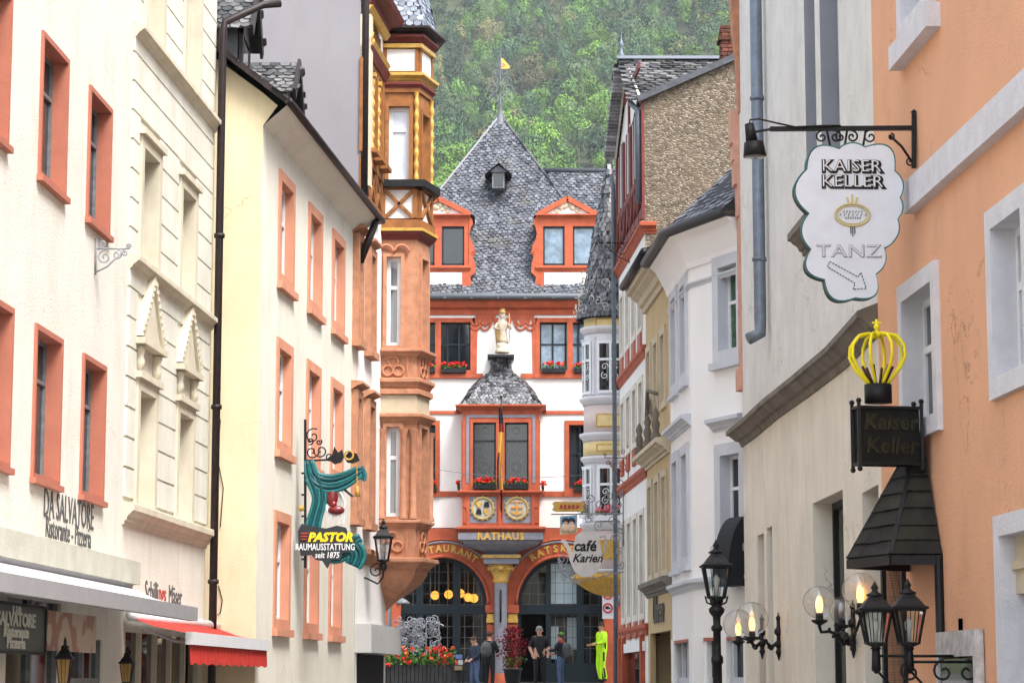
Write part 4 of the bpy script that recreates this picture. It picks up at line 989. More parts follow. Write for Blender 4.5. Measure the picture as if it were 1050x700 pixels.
# bay window (erker)
x0, x1 = xH(473.5, 480), xH(554, 480); pj = 1.15; Yb = YT - pj
zb = lambda y: ZY(Yb, y); xb = lambda x, y=480: XY(Yb, x, y); x0, x1 = xb(474), xb(553)
bay = [(x0, YT), (x0, Yb), (x1, Yb), (x1, YT)]
fb = F((x0, Yb), (x1, Yb)); fbl = F((x0, YT), (x0, Yb)); fbr = F((x1, Yb), (x1, YT))
Sb = lambda x: xb(x) - x0
Hb = []
lat = M('leaded_glass_grey', (.012, .014, .018), .12, .5, 14, spec=.8)
for a, c in ((482, 511.5), (514.5, 545)):
    Hb.append(window(T, fb, Sb(a), Sb(c), zb(503), zb(430), sw=.09, sd=.03, depth=.14, ms=m_orange, mf=m_teal, mp=lat, sill=.0, mull=0, trans=(.72,), fw=.05, name='bay_window'))
Hl = [window(T, fbl, .25, .9, zb(503), zb(430), sw=.08, sd=.03, depth=.1, ms=m_orange, mf=m_teal, mp=lat, sill=0, mull=0, name='bay_window')]
Hr = [window(T, fbr, .25, .9, zb(503), zb(430), sw=.08, sd=.03, depth=.1, ms=m_orange, mf=m_teal, mp=lat, sill=0, mull=0, name='bay_window')]
# diamond leading + medallions
mb = MB()
for a, c in ((486, 509), (517, 542)):
    s0, s1, z0, z1 = Sb(a), Sb(c), zb(500), zb(450); st = .12; k = -12
    for dr in (1, -1):
        for k in range(-16, 26):
            pts = []
            for t in (0, 1):
                pass
            base = s0 + k * st
            p = (base, z0) if dr == 1 else (base, z1); hgt = z1 - z0
            q = (base + hgt * .7, z1 if dr == 1 else z0)
            # clip in s
            def clip(p, q):
                t0, t1 = 0, 1; dx = q[0] - p[0]
                for lo, sg in ((s0, 1), (s1, -1)):
                    f0 = (p[0] - lo) * sg; f1_ = (q[0] - lo) * sg
                    if f0 < 0 and f1_ < 0: return None
                    if f0 < 0: t0 = max(t0, f0 / (f0 - f1_))
                    if f1_ < 0: t1 = min(t1, f0 / (f0 - f1_))
                if t1 - t0 < .02: return None
                return (p[0] + dx * t0, p[1] + (q[1] - p[1]) * t0), (p[0] + dx * t1, p[1] + (q[1] - p[1]) * t1)
            r_ = clip(p, q)
            if r_: mb.bar(fb.P(r_[0][0], -.105, r_[0][1]), fb.P(r_[1][0], -.105, r_[1][1]), .007)
    cm = Vector(fb.P((s0 + s1) / 2, -.1, zb(478)))
    for rr_ in (.15, .09): mb.tube([cm + Vector((rr_ * math.cos(q_), 0, rr_ * 1.15 * math.sin(q_))) for q_ in [k_ * math.pi / 8 for k_ in range(16)]], .014, 5, closed=True)
    cm = Vector(fb.P((s0 + s1) / 2, -.1, zb(441))); mb.tube([cm + Vector((.1 * math.cos(q_), 0, .1 * math.sin(q_))) for q_ in [k_ * math.pi / 6 for k_ in range(12)]], .012, 5, closed=True)
mb.build('leading', M('lead_cames', (.08, .085, .10), .5), T)
mb = MB(); wallp(mb, fb, 0, fb.L, zb(541), zb(418), Hb, .12); wallp(mb, fbl, 0, fbl.L, zb(541), zb(418), Hl, .1); wallp(mb, fbr, 0, fbr.L, zb(541), zb(418), Hr, .1); mb.poly([(p[0], p[1], zb(541)) for p in bay]); mb.build('bay_wall', m_orange, T, recalc=False)
mb = MB(); mb.box(fb, Sb(478), Sb(481), 0, .02, zb(495), zb(425)); mb.box(fb, Sb(546), Sb(549), 0, .02, zb(495), zb(425)); mb.box(fb, Sb(481), Sb(546), 0, .018, zb(428), zb(425)); mb.build('grey_inlay', m_grey, T)
bp = [(x0, YT), (x0, Yb), (x1, Yb), (x1, YT)]
for y0, y1, d, mt, nm in ((415, 420, .22, m_orange, 'bay_cornice'), (503, 508, .16, m_orange, 'bay_sill'), (540, 546, .2, m_orange, 'bay_ledge')):
    mb = MB(); mb.sweep(bp, cornice_prof(d, zb(y1), zb(y0) - zb(y1))); mb.build(nm, mt, T)
mb = MB(); lv = [(546, .12, 0), (553, .12, 0), (554, .0, 0), (557, -.05, 0), (567, -.9, 0)]
v = []
for y, g, _ in lv: v += [(x0 - g, YT, zb(y)), (x0 - g, Yb - max(g, -.1 + g * .55), zb(y)), (x1 + g, Yb - max(g, -.1 + g * .55), zb(y)), (x1 + g, YT, zb(y))]
mb.add(v, [(i * 4 + k, i * 4 + k + 1, (i + 1) * 4 + k + 1, (i + 1) * 4 + k) for i in range(4) for k in range(3)]); mb.box(fb, Sb(496), Sb(532), -1.0, -.35, zb(577), zb(567)); mb.build('bay_corbel', m_grey, T)
mb = MB(); mb.box(fb, Sb(494), Sb(534), -1.0, -.3, zb(571), zb(568)); mb.build('corbel_band', m_gold, T)
mb = MB(); text_into(mb, 'RATHAUS', .30, lambda x, y, z: fb.P(fb.L / 2 + x, .14 + z, zb(553) + y), .012, .012, sx=1.0, space=1.12); mb.build('gold_lettering', m_gold, T)
# panels and crests under bay windows
for i, px in enumerate((495, 530)):
    mb = MB(); mb.box(fb, Sb(px - 14), Sb(px + 14), 0, .012, zb(536), zb(509)); mb.build('crest_panel', m_grey, T)
    c = Vector(fb.P(Sb(px), .03, zb(521))); mb = MB()
    pts = [(c.x + .33 * math.cos(a), c.y, c.z + .33 * math.sin(a)) for a in [2 * math.pi * k / 22 for k in range(22)]]; mb.tube(pts, .045, 6, closed=True)
    for k in range(16): a = k * math.pi / 8; mb.ball((c.x + .37 * math.cos(a), c.y, c.z + .37 * math.sin(a)), .035, 5)
    r_ = mb.build('crest_ring', M('pale_gilt', (.36, .26, .10), .5), T)
    mb = MB(); mb.add([(c.x + .31 * math.cos(a), c.y - .0, c.z + .31 * math.sin(a)) for a in [2 * math.pi * k / 22 for k in range(22)]], [tuple(range(22))]); mb.build('crest_field', M('crest_ivory', (.42, .40, .34), .6), T, recalc=False)
    mb = MB(); fr_c = F((c.x, c.y - .01), (c.x + 1, c.y - .01))
    if i == 0:
        for (u, v_) in ((-.12, -.1), (.12, .12)): mb.prism(fr_c, [(u - .09, c.z + v_ - .08), (u + .09, c.z + v_ - .08), (u + .06, c.z + v_ + .08), (u - .06, c.z + v_ + .08)], 0, .03, 0)
        for (u, v_) in ((.12, -.1), (-.12, .12)): mb.prism(fr_c, [(u - .03, c.z + v_ - .1), (u + .03, c.z + v_ - .1), (u + .1, c.z + v_ + .05), (u, c.z + v_ + .1), (u - .1, c.z + v_ + .05)], 0, .03, 1)
    else:
        mb.box(fr_c, -.03, .03, 0, .03, c.z - .24, c.z + .22, 2); mb.box(fr_c, -.18, .18, 0, .034, c.z - .0, c.z + .05, 2)
        for k in (-1, 1): mb.prism(fr_c, [(0, c.z - .22), (k * .16, c.z - .16), (k * .2, c.z - .05), (k * .08, c.z - .12)], .0, .03, 1)
        for k in range(5): mb.ball(fr_c.P(-.16 + .08 * k, .02, c.z + .2), .03, 5, 2)
    mb.build('crest_charge', [m_black, m_gold, M('crest_ochre', (.5, .22, .05), .6)], T)
mb = MB()
for px in (477.5, 550): 
    for yy in (514, 530): mb.box(fb, Sb(px - 2), Sb(px + 2), 0, .03, zb(yy + 6), zb(yy - 5))
for px in (480, 512.5, 546.5): mb.box(fb, Sb(px) - .05, Sb(px) + .05, 0, .05, zb(540), zb(507))
mb.build('bay_strapwork', m_orange, T)
# bell-shaped bay roof
prof = [(470, 1.0), (0, 0)]
lv = [(417, 47), (412, 45), (404, 41), (396, 36), (388, 28), (382, 20), (378, 14), (373, 11.5), (364, 11)]
mb = MB(); sl = MB(); cxp = (x0 + x1) / 2; ring = []
for y, hw in lv:
    g = hw / 47; hx = (x1 - x0) / 2 * g * 1.13; dy = pj * g * 1.15 if y > 373 else pj * .3; Yf = YT - dy; zz = zb(y)
    ring.append([(cxp - hx, YT, zz), (cxp - hx * .93, YT - dy * .6, zz), (cxp - hx * .72, Yf, zz), (cxp + hx * .72, Yf, zz), (cxp + hx * .93, YT - dy * .6, zz), (cxp + hx, YT, zz)])
ring[0] = [(p[0] * 1 if 0 else cxp + (p[0] - cxp) * (1.35 if j in (2, 3) else 1.06), p[1], p[2]) for j, p in enumerate(ring[0])]
ring[1] = [(cxp + (p[0] - cxp) * (1.22 if j in (2, 3) else 1.03), p[1], p[2]) for j, p in enumerate(ring[1])]
for i in range(len(ring) - 1):
    for k in range(5):
        q = [ring[i][k], ring[i][k + 1], ring[i + 1][k + 1], ring[i + 1][k]]; mb.quad(*q); slates(sl, q, .11, .085, .018, jit=.02)
mb.poly(ring[-1]); mb.poly(ring[0]); mb.build('bay_roof', m_slateb, T, recalc=False); sl.build('bay_roof_slates', slate('slate_speckled', (.014, .014, .016), (.19, .19, .205)), T, recalc=False)
mb = MB(); c = (cxp, YT - pj * .35, zb(364)); mb.box(IDF, c[0] - .42, c[0] + .42, -(YT), -(YT - pj * .72), c[2], c[2] + .07); mb.build('statue_plinth', m_slateb, T)
# string bands
for y0, y1, xa, xb_, d in ((383, 388, XL, XR, .06), (421, 424.5, XL, XR, .05), (503.5, 509, XL, XR, .06)):
    if y0 > 410: segs = [(0, S(472)), (S(556), fT.L)]
    else: segs = [(0, S(495)), (S(534), fT.L)]
    for a, c in segs: mb = MB(); mb.box(fT, a, c, -.02, d, zH(y1), zH(y0)); mb.build('string_band', m_orange, T)
mb = MB(); mb.sweep([(XL, YT), (XR, YT)], [(0, zH(323)), (.06, zH(323)), (.08, zH(318)), (.22, zH(316)), (.3, zH(311)), (.3, zH(309)), (0, zH(308))]); mb.build('eaves_cornice', m_orange, T)
mb = MB(); mb.tube([(XL, YT - .45, zH(306)), (XR, YT - .45, zH(306))], .1, 8); mb.box(fT, 0, fT.L, 0, .42, zH(309), zH(304.5)); mb.build('gutter', M('gutter_slate', (.09, .1, .11), .5), T)
# cusped tracery under cornice
mb = MB()
for x_ in (487, 497, 534, 544):
    for k in range(2):
        c = Vector(fT.P(S(x_) + k * .0, .04, zH(329 + 5 * k))); mb.tube([(c.x + .14 * math.cos(a), c.y, c.z + .14 * math.sin(a)) for a in [math.pi * (1 + i / 8) for i in range(9)]], .035, 6)
for a, c in ((487, 508), (522, 548)):
    mb.box(fT, S(a), S(c), 0, .05, zH(326), zH(322)); n_ = 4
    for i in range(n_ + 1):
        q = S(a) + (S(c) - S(a)) * i / n_; mb.prism(fT, [(q - .1, zH(326)), (q + .1, zH(326)), (q + .03, zH(334)), (q, zH(336)), (q - .03, zH(334))], 0, .05)
    mb.prism(fT, [(S(a if a < 500 else c) - .08, zH(326)), (S(a if a < 500 else c) + .08, zH(326)), (S(a if a < 500 else c) + .05, zH(382)), (S(a if a < 500 else c) - .05, zH(382))], 0, .04)
mb.build('cusped_tracery', m_orange, T)
# roof
ya = YT - .5; apex = (XY(YT + 3.4, 513, 118), YT + 3.4, ZY(YT + 3.4, 118)); eL = (XY(ya, 362, 306), ya, ZY(ya, 305)); eR = (XY(ya, 653, 306), ya, ZY(ya, 305)); back = YT + 9
mb = MB(); mb.poly([eL, eR, apex]); mb.poly([eR, (eR[0], back, eR[2]), apex]); mb.poly([eL, (eL[0], back, eL[2]), apex]); mb.poly([(eR[0], back, eR[2]), (eL[0], back, eL[2]), apex])
rz = ZY(YT + 3.3, 176); wy = YT - .3
Wp = [(1.2, wy, ze), (XR + .3, wy, ze), (XR + .3, YT + 3.3, rz), (1.2, YT + 3.3, rz)]; mb.quad(*Wp); mb.quad((-1, YT + 3.3, rz), (XR + .3, YT + 3.3, rz), (XR + .3, YT + 8, ze), (-1, YT + 8, ze))
mb.build('roof', m_slateb, T, recalc=False)
sl = MB(); slates(sl, [eL, eR, apex], .155, .115, .03, ang=R(8), jit=.02); slates(sl, [eR, (eR[0], back, eR[2]), apex], .25, .2, .03); slates(sl, Wp, .17, .125, .03, ang=R(-4), jit=.02); sl.build('roof_slates', slate('slate_town', (.035, .038, .048), (.125, .135, .16), extra=(.07, .066, .056)), T, recalc=False)
mb = MB(); mb.tube([(1.0, YT + 3.3, rz + .03), (XR + .3, YT + 3.3, rz + .03)], .09, 6)
for e in (eL, eR): mb.tube([Vector(e), Vector(apex)], .05, 5)
mb.build('ridge', m_slate_d, T)
ax = apex
mb = MB(); mb.lathe(ax, [(.26, -.4), (.2, -.2), (.09, .05), (.05, .3), (.07, .36), (.03, .42), (.025, .9), (.05, .95), (.06, 1.02), (.02, 1.1), (.018, 2.3), (.004, 2.45)], 10); mb.build('spire', M('lead_spire', (.10, .105, .125), .5), T)
mb = MB(); zz = ax[2] + .55
for k, (dx, dz, rr) in enumerate(((.2, .0, .19), (-.2, .0, .19), (.24, .32, .2), (-.24, .32, .2), (.2, .62, .17), (-.2, .62, .17), (.13, .9, .12), (-.13, .9, .12), (.08, 1.15, .08), (-.08, 1.15, .08))):
    mb.tube(spiral((ax[0] + dx, ax[1], zz + dz), rr, 1.3, 0 if dx > 0 else math.pi, (1, 0, 0), (0, 0, 1), 16, 1 if dx > 0 else -1), .015, 5)
mb.build('spire_scrolls', m_irong, T)
mb = MB(); zz = ZY(YT + 3.4, 71); mb.prism(F((ax[0], ax[1]), (ax[0] + 1, ax[1] + .2)), [(.03, zz), (.28, zz + .02), (.34, zz + .1), (.2, zz + .24), (.1, zz + .36), (.03, zz + .38)], 0, .02); mb.build('weather_vane', m_gold, T)
# roof dormers
def tdormer(xl, xr, cuts, apx, mp, lab):
    Yd = YT - .25; zd = lambda y: ZY(Yd, y); a, c = XY(Yd, xl, 260), XY(Yd, xr, 260); fd = F((a, Yd), (c, Yd)); sd_ = lambda x: XY(Yd, x, 260) - a
    Hd = []
    mb = MB(); wallp(mb, fd, 0, fd.L, zd(304), zd(279), (), .1); mb.build('dormer_apron', m_town, T, recalc=False)
    for p, q in cuts: Hd.append((sd_(p), sd_(q), zd(272), zd(232)))
    mb = MB(); wallp(mb, fd, 0, fd.L, zd(279), zd(223), Hd, .15)
    mb.quad(fd.P(0, 0, zd(304)), fd.P(0, -2.6, zd(304)), fd.P(0, -2.6, zd(223)), fd.P(0, 0, zd(223))); mb.quad(fd.P(fd.L, 0, zd(304)), fd.P(fd.L, -2.6, zd(304)), fd.P(fd.L, -2.6, zd(223)), fd.P(fd.L, 0, zd(223)))
    o = mb.build('dormer', m_orange, T, recalc=False)
    for p, q in cuts:
        mb = MB(); mb.quad(fd.P(sd_(p), -.12, zd(272)), fd.P(sd_(q), -.12, zd(272)), fd.P(sd_(q), -.12, zd(232)), fd.P(sd_(p), -.12, zd(232))); mb.build('pane', mp, o, recalc=False)
        mb = MB(); z0, z1, s0, s1 = zd(272), zd(232), sd_(p), sd_(q)
        for g in ((s0, s0 + .05, z0, z1), (s1 - .05, s1, z0, z1), (s0, s1, z0, z0 + .07), (s0, s1, z1 - .05, z1)): mb.box(fd, g[0], g[1], -.115, -.05, g[2], g[3])
        mb.build('sash', m_teal, o)
    for y0, y1, d in ((220, 224, .16), (273, 279, .1)):
        mb = MB(); mb.sweep([fd.P(-.05, 0, 0)[:2], fd.P(fd.L + .05, 0, 0)[:2]], cornice_prof(d, zd(y1), zd(y0) - zd(y1))); mb.build('dormer_cornice', m_orange, T)
    za = zd(204); sm = sd_(apx)
    hw = min(sm, fd.L - sm) if False else fd.L / 2 * .86; sm0 = sm - hw; sm1 = sm + hw
    mb = MB(); mb.prism(fd, [(sm0, zd(220)), (sm1, zd(220)), (sm, za - .1)], -.05, .0); mb.build('pediment', m_town, T)
    mb = MB()
    for e in (sm0, sm1): mb.bar(fd.P(e, .05, zd(220)), fd.P(sm, .05, za), .14, .16)
    mb.build('raking_cornice', m_orange, T)
    mb = MB()
    for k in range(9):
        u = random.uniform(-.3, .3); mb.ball(fd.P(sm + u, .03, zd(216) + random.uniform(0, .25) * (1 - abs(u) * 1.5)), random.uniform(.05, .1), 6, sy=.5)
    mb.tube(spiral(fd.P(sm - .3, .03, zd(216)), .12, 1.2, 0, (1, 0, 0), (0, 0, 1), 12), .025, 5); mb.tube(spiral(fd.P(sm + .3, .03, zd(216)), .12, 1.2, 3.1, (1, 0, 0), (0, 0, 1), 12, -1), .025, 5)
    mb.build('pediment_carving', m_beige, T)
    mb = MB(); ovr = .15; A = [fd.P(sm0 - ovr, .12, zd(222)), fd.P(sm0 - ovr, -2.6, zd(222)), fd.P(sm, -2.6, za + .05), fd.P(sm, .12, za + .05)]; B = [fd.P(sm1 + ovr, .12, zd(222)), fd.P(sm1 + ovr, -2.6, zd(222)), fd.P(sm, -2.6, za + .05), fd.P(sm, .12, za + .05)]
    mb.quad(*A); mb.quad(*B); mb.build('dormer_roof', m_slateb, T, recalc=False)
    return fd, sd_, zd
def scrolls(fd, s, zd, sg):
    mb = MB(); n3 = (sg, 0, 0)
    P_ = [(0, 223), (3, 224), (4, 229), (1.5, 234), (.5, 240), (2, 246), (5, 252), (6, 259), (4, 264), (6, 270), (6.5, 279), (1.5, 284), (2.5, 290), (1, 297), (2.5, 304), (-7, 304), (-7, 279), (0, 279)]
    mb.prism(fd, [(s + sg * p * .031, zd(q)) for p, q in P_], -.1, .03)
    mb.tube(spiral(fd.P(s + sg * .13, .035, zd(260)), .08, 1.2, 0, n3, (0, 0, 1), 12), .018, 5); mb.build('dormer_scroll', m_orange, T)
fd, sd_, zd = tdormer(405, 481, ((411, 428), (432.5, 445.5), (453, 476)), 449, m_gdark, '')
scrolls(fd, fd.L, zd, 1)
fd, sd_, zd = tdormer(551, 620, ((557, 579), (587.5, 610)), 582, m_gblue, '')
scrolls(fd, 0, zd, -1)
fdm = None
# tiny roof dormer
Ys = YT + 1.15; c = (XY(Ys, 511, 185), Ys); zz0, zz1 = ZY(Ys, 191), ZY(Ys, 177)
mb = MB(); mb.box(IDF, c[0] - .2, c[0] + .2, -(Ys + 1.5), -Ys, zz0 - .05, zz1); mb.build('roof_hatch', M('grey_timber', (.2, .2, .21), .7), T)
mb = MB(); mb.box(IDF, c[0] - .15, c[0] + .15, -Ys, -Ys + .02, zz0, zz1 - .06); mb.build('hatch_window', m_gdark, T)
mb = MB(); mb.poly([(c[0] - .45, Ys - .2, zz1 - .1), (c[0] - .4, Ys + 1.5, zz1), (c[0], Ys + 1.5, zz1 + .3), (c[0], Ys - .2, zz1 + .28)]); mb.poly([(c[0] + .45, Ys - .2, zz1 - .1), (c[0] + .4, Ys + 1.5, zz1), (c[0], Ys + 1.5, zz1 + .3), (c[0], Ys - .2, zz1 + .28)]); mb.prism(F((c[0], Ys), (c[0] + 1, Ys)), [(-.3, zz1), (.3, zz1), (0, zz1 + .22)], 0, .1); mb.build('hatch_roof', m_slate_d, T, recalc=False)

# statue
Yst = YT - .45; xs_ = XY(Yst, 515, 340); zb_ = ZY(Yst, 362)
st = thing('statue', 'small painted and gilded saint statue standing above the slate bay roof', 'statue', (xs_, Yst, zb_))
ms1 = M('painted_stone_figure', (.40, .33, .25), .5, .25, 12); mb = MB()
mb.lathe((xs_, Yst, zb_), [(.001, 0), (.24, 0), (.2, .1), (.16, .16), (.2, .25), (.18, .3), (.001, .31)], 10); mb.build('pedestal', m_tanl, st)
mb = MB(); mb.lathe((xs_, Yst, zb_ + .3), [(.001, 0), (.2, 0), (.19, .12), (.15, .3), (.14, .42), (.17, .55), (.16, .68), (.06, .76), (.055, .8), (.09, .86), (.1, .92), (.07, 1.0), (.001, 1.03)], 12, sx=1, sy=.7)
mb.tube([(xs_ - .15, Yst, zb_ + .94), (xs_ - .24, Yst - .08, zb_ + .78), (xs_ - .12, Yst - .18, zb_ + .74)], [.05, .045, .035], 8); mb.tube([(xs_ + .15, Yst, zb_ + .94), (xs_ + .26, Yst - .06, zb_ + .78), (xs_ + .22, Yst - .16, zb_ + .88)], [.05, .045, .035], 8); mb.build('figure', ms1, st)
mb = MB(); mb.tube([(xs_ + .24, Yst - .14, zb_ + .3), (xs_ + .22, Yst - .16, zb_ + 1.25)], .016, 6); mb.lathe((xs_, Yst, zb_ + 1.27), [(.1, 0), (.12, .05), (.07, .08), (.1, .14)], 8)
mb.add([(xs_ - .2, Yst + .05, zb_ + .35), (xs_ - .24, Yst, zb_ + .7), (xs_ - .14, Yst - .05, zb_ + .98), (xs_ - .05, Yst - .17, zb_ + .6), (xs_ - .12, Yst - .15, zb_ + .35)], [(0, 1, 2, 3, 4)]); mb.build('gilded_cloak', M('worn_gilt', (.34, .22, .07), .5), st, recalc=False)
# flag
Yf = Yb - .55; xf = XY(Yf, 514, 450)
fl = thing('flag', 'black, red and gold flag hanging from a pole before the bay window', 'flag', (xf, Yf, ZY(Yf, 500)))
mb = MB(); mb.tube([(xf, Yb + .05, ZY(Yb, 535)), (xf, Yf + .1, ZY(Yf, 470)), (xf, Yf - .1, ZY(Yf, 408))], .025, 6); mb.ball((xf, Yf - .1, ZY(Yf, 407)), .05, 6); mb.build('pole', m_iron, fl)
mb = MB(); N_ = 20; W_ = 9; z1, z0 = ZY(Yf, 418), ZY(Yf, 502); vs = []
for i in range(N_ + 1):
    for j in range(W_ + 1):
        t = i / N_; u = j / W_; wdt = .08 + .13 * t + .04 * math.sin(t * 5)
        vs.append((xf - .05 + (u - .35) * wdt + .03 * math.sin(t * 6), Yf - .12 + .05 * math.sin(u * 9 + t * 3), z1 + (z0 - z1) * t))
for i in range(N_):
    for j in range(W_):
        a = i * (W_ + 1) + j; t = i / N_; u = j / W_; mi = 0 if (t < .16 or (u < .25 and t > .55 )) else (1 if (t < .27 or (u < .36 and t > .5)) else 2); mb.add([vs[a], vs[a + 1], vs[a + W_ + 2], vs[a + W_ + 1]], [(0, 1, 2, 3)], mi)
mb.build('flag_cloth', [M('flag_black', (.012, .01, .015), .8), M('flag_red', (.2, .015, .015), .8), M('flag_gold', (.55, .30, .05), .8)], fl, recalc=False)
# flower boxes on town hall
G = 'red geranium boxes on the town hall windows'
for (xa, xb_, y, Yq, lab, nn_) in ((486, 509, 500, Yb - .1, 'box of red geraniums under the left window of the bay', 22), (517, 542, 500, Yb - .1, 'box of red geraniums under the right window of the bay', 16), (453, 478, 381, YT - .12, 'box of red geraniums on the upper window left of the statue', 20), (556, 580, 381, YT - .12, 'box of red geraniums on the upper window right of the statue', 14), (589, 603, 381, YT - .12, 'box of red geraniums on the upper window next to the round oriel roof', 12), (589, 603, 503, YT - .12, 'box of red geraniums on the first floor window right of the bay', 8), (436, 448, 503, YT - .12, 'box of red geraniums on the first floor window beside the sandstone turret', 8), (436, 446, 381, YT - .12, 'small box of red geraniums on the upper window beside the sandstone turret', 8)):
    z_ = ZY(Yq, y + 1); flowers(lab, (XY(Yq, xa, y), Yq, z_), (XY(Yq, xb_, y), Yq, z_), nn_, .2, group=G, pet=.05, spread=.05, cat='flower box', name='geranium_box')
flowers('pot of red geraniums on the outer left corner of the bay', (xb(469), Yb + .4, zb(503)), (xb(471.5), Yb + .4, zb(503)), 8, .22, group=G, pet=.05, spread=.04, name='geranium_box')
flowers('pot of red geraniums on the outer right corner of the bay', (xb(555.5), Yb + .4, zb(503)), (xb(558), Yb + .4, zb(503)), 5, .2, group=G, pet=.05, spread=.04, name='geranium_box')
# amber interior lamps
for i, (px, py, Yq) in enumerate(((446, 610, 76.3), (460, 609, 76.6), (472, 608, 76.3), (480, 612, 76.5), (486, 613, 76.3))):
    r = thing('globe_pendant', ['amber globe lamp farthest left inside the left arched window', 'second amber globe lamp from the left inside the arched window', 'amber globe lamp just right of the mullion inside the arched window', 'amber globe lamp second from the right inside the arched window', 'amber globe lamp nearest the stone pier inside the arched window'][i], 'lamp', (XY(Yq, px, py), Yq, ZY(Yq, py)), 'amber globe lamps in the restaurant')
    mb = MB(); mb.ball((XY(Yq, px, py), Yq, ZY(Yq, py)), .14, 10); mb.build('globe', m_amber, r); mb = MB(); mb.tube([(XY(Yq, px, py), Yq, ZY(Yq, py) + .12), (XY(Yq, px, py), Yq, ZY(Yq, py) + 1.0)], .012, 5); mb.build('stem', m_gold, r)

cb = MB(); pA, pB = Vector((XY(66, 428, 478), 66, ZY(66, 478))), Vector((XY(66, 640, 482), 66, ZY(66, 482)))
cb.tube([pA.lerp(pB, i / 20) - Vector((0, 0, .25 * math.sin(math.pi * i / 20))) for i in range(21)], .008, 4)
cb.build('overhead_cable', M('grey_cable', (.12, .12, .13), .6), label='thin grey cable strung across the front of the town hall', category='cable')
# ================================================================== RIGHT SIDE (plans CCW, facade edge runs from far to near)
kR = -.053 * .99
X5 = (K(637) * 58.4, 58.4)
def rl(px): return on_line(X5[0], X5[1], kR, px)
q637, q665, q690, q712 = X5, rl(665), rl(690), rl(712)
m_cr5 = M('soft_cream_stone', (.66, .62, .54), .8, .06, 3, .1, dirt=(.4, .36, .3), dirt_amt=.35)
# ---------------- R5 narrow gabled house
b = thing('gabled_house', 'narrow white house with orange string bands, dark red timber gable and rubble stone side wall', 'building', (6, 55, gz(55)))
f5 = F(q637, q665); L5 = f5.L; H = []
zb5 = [f5.Z(640, 650), f5.Z(640, 502), f5.Z(640, 388), f5.Z(640, 271)]; print('bands', zb5, L5)
rows = ((zb5[0] + .25, zb5[1] - .75), (zb5[1] + .75, zb5[2] - .45), (zb5[2] + .55, zb5[3] - .6))
for z0, z1 in rows:
    for k in range(4):
        s0 = .35 + (L5 - .5) * k / 4; H.append(window(b, f5, s0, s0 + .95, z0, z1, sw=.13, sd=.03, depth=.16, ms=m_cr5, mf=m_wfr, mp=m_gcurt, sill=.0, trans=(.65,)))
        mb = MB(); mb.box(f5, s0 + .15, s0 + .8, 0, .05, z0 - .4, z0 - .02); mb.build('window_apron', m_salm if z0 != rows[1][0] else m_orange, b)
ztop5 = f5.Z(640, 185)
plan5 = [q637, q665, (9.5, q665[1]), (9.5, q637[1])]
ztw = f5.Z(640, 262)
shell(b, plan5, -.3, ztw, [m_white, m_rub], {0: H + [(L5 * .2, L5 * .85, gz(55), zb5[0] - .35)]}, {1: 1}, top=False)
mb = MB(); mb.box(f5, L5 * .15, L5 * .9, -.1, -.06, gz(55), zb5[0] - .3); mb.build('shop_window', m_gdark, b)
mb = MB()
for s in (.1, L5 * .16, L5 * .85): mb.box(f5, s, s + .25, -.08, .1, gz(55), zb5[0] - .1)
mb.build('shop_pier', m_orange, b)
for i, z in enumerate(zb5):
    mb = MB(); mb.sweep([q637, q665, (q665[0] + .25, q665[1] - .0)], cornice_prof(.09 if i != 3 else .13, z - .13, .26)); mb.build('string_cornice', m_orange, b)
mb = MB(); mb.box(f5, L5 * .1, L5 * .92, 0, .06, zb5[0] - .45, zb5[0] - .24); mb.build('fascia', m_white, b)
# timber upper part
zt_a, zt_b = zb5[3] + .2, f5.Z(660, 130)
fr = f5; yS = q665[1]
# heights measured at the near edge
zE = ZY(yS, 103); zR = ZY(yS + 2.5, 68)
mb = MB(); wallp(mb, f5, 0, L5, ztw, zE, (), .1); mb.build('upper_wall', m_white, b, recalc=False)
tim = MB(); n = 7
for i in range(n + 1):
    s = .06 + (L5 - .12) * i / n; tim.box(f5, s - .08, s + .08, 0, .06, zt_a, zE)
for z in (zt_a + .1, zt_a + 1.0, zt_a + 2.9, zt_a + 3.9): 
    if z < zE: tim.box(f5, 0, L5, 0, .05, z, z + .2)
for i in range(n):
    s = .06 + (L5 - .12) * i / n
    tim.bar(f5.P(s + .1, .03, zt_a + .3), f5.P(s + L5 / n - .1, .03, zt_a + 1.0), .1, .06)
    if i % 2: tim.bar(f5.P(s + L5 / n - .1, .03, zt_a + .3), f5.P(s + .1, .03, zt_a + 1.0), .1, .06)
tim.build('timber_frame', m_dkred, b)
for i in range(1, n, 2):
    s = .06 + (L5 - .12) * i / n; mb = MB(); mb.box(f5, s + .12, s + L5 / n - .12, 0, .03, zt_a + 1.25, zt_a + 2.8); w_ = mb.build('window', m_gdark, b); mb = MB(); mb.box(f5, s + .12, s + .17, 0, .05, zt_a + 1.25, zt_a + 2.8); mb.box(f5, s + L5 / n - .17, s + L5 / n - .12, 0, .05, zt_a + 1.25, zt_a + 2.8); mb.build('frame', m_wfr, w_)
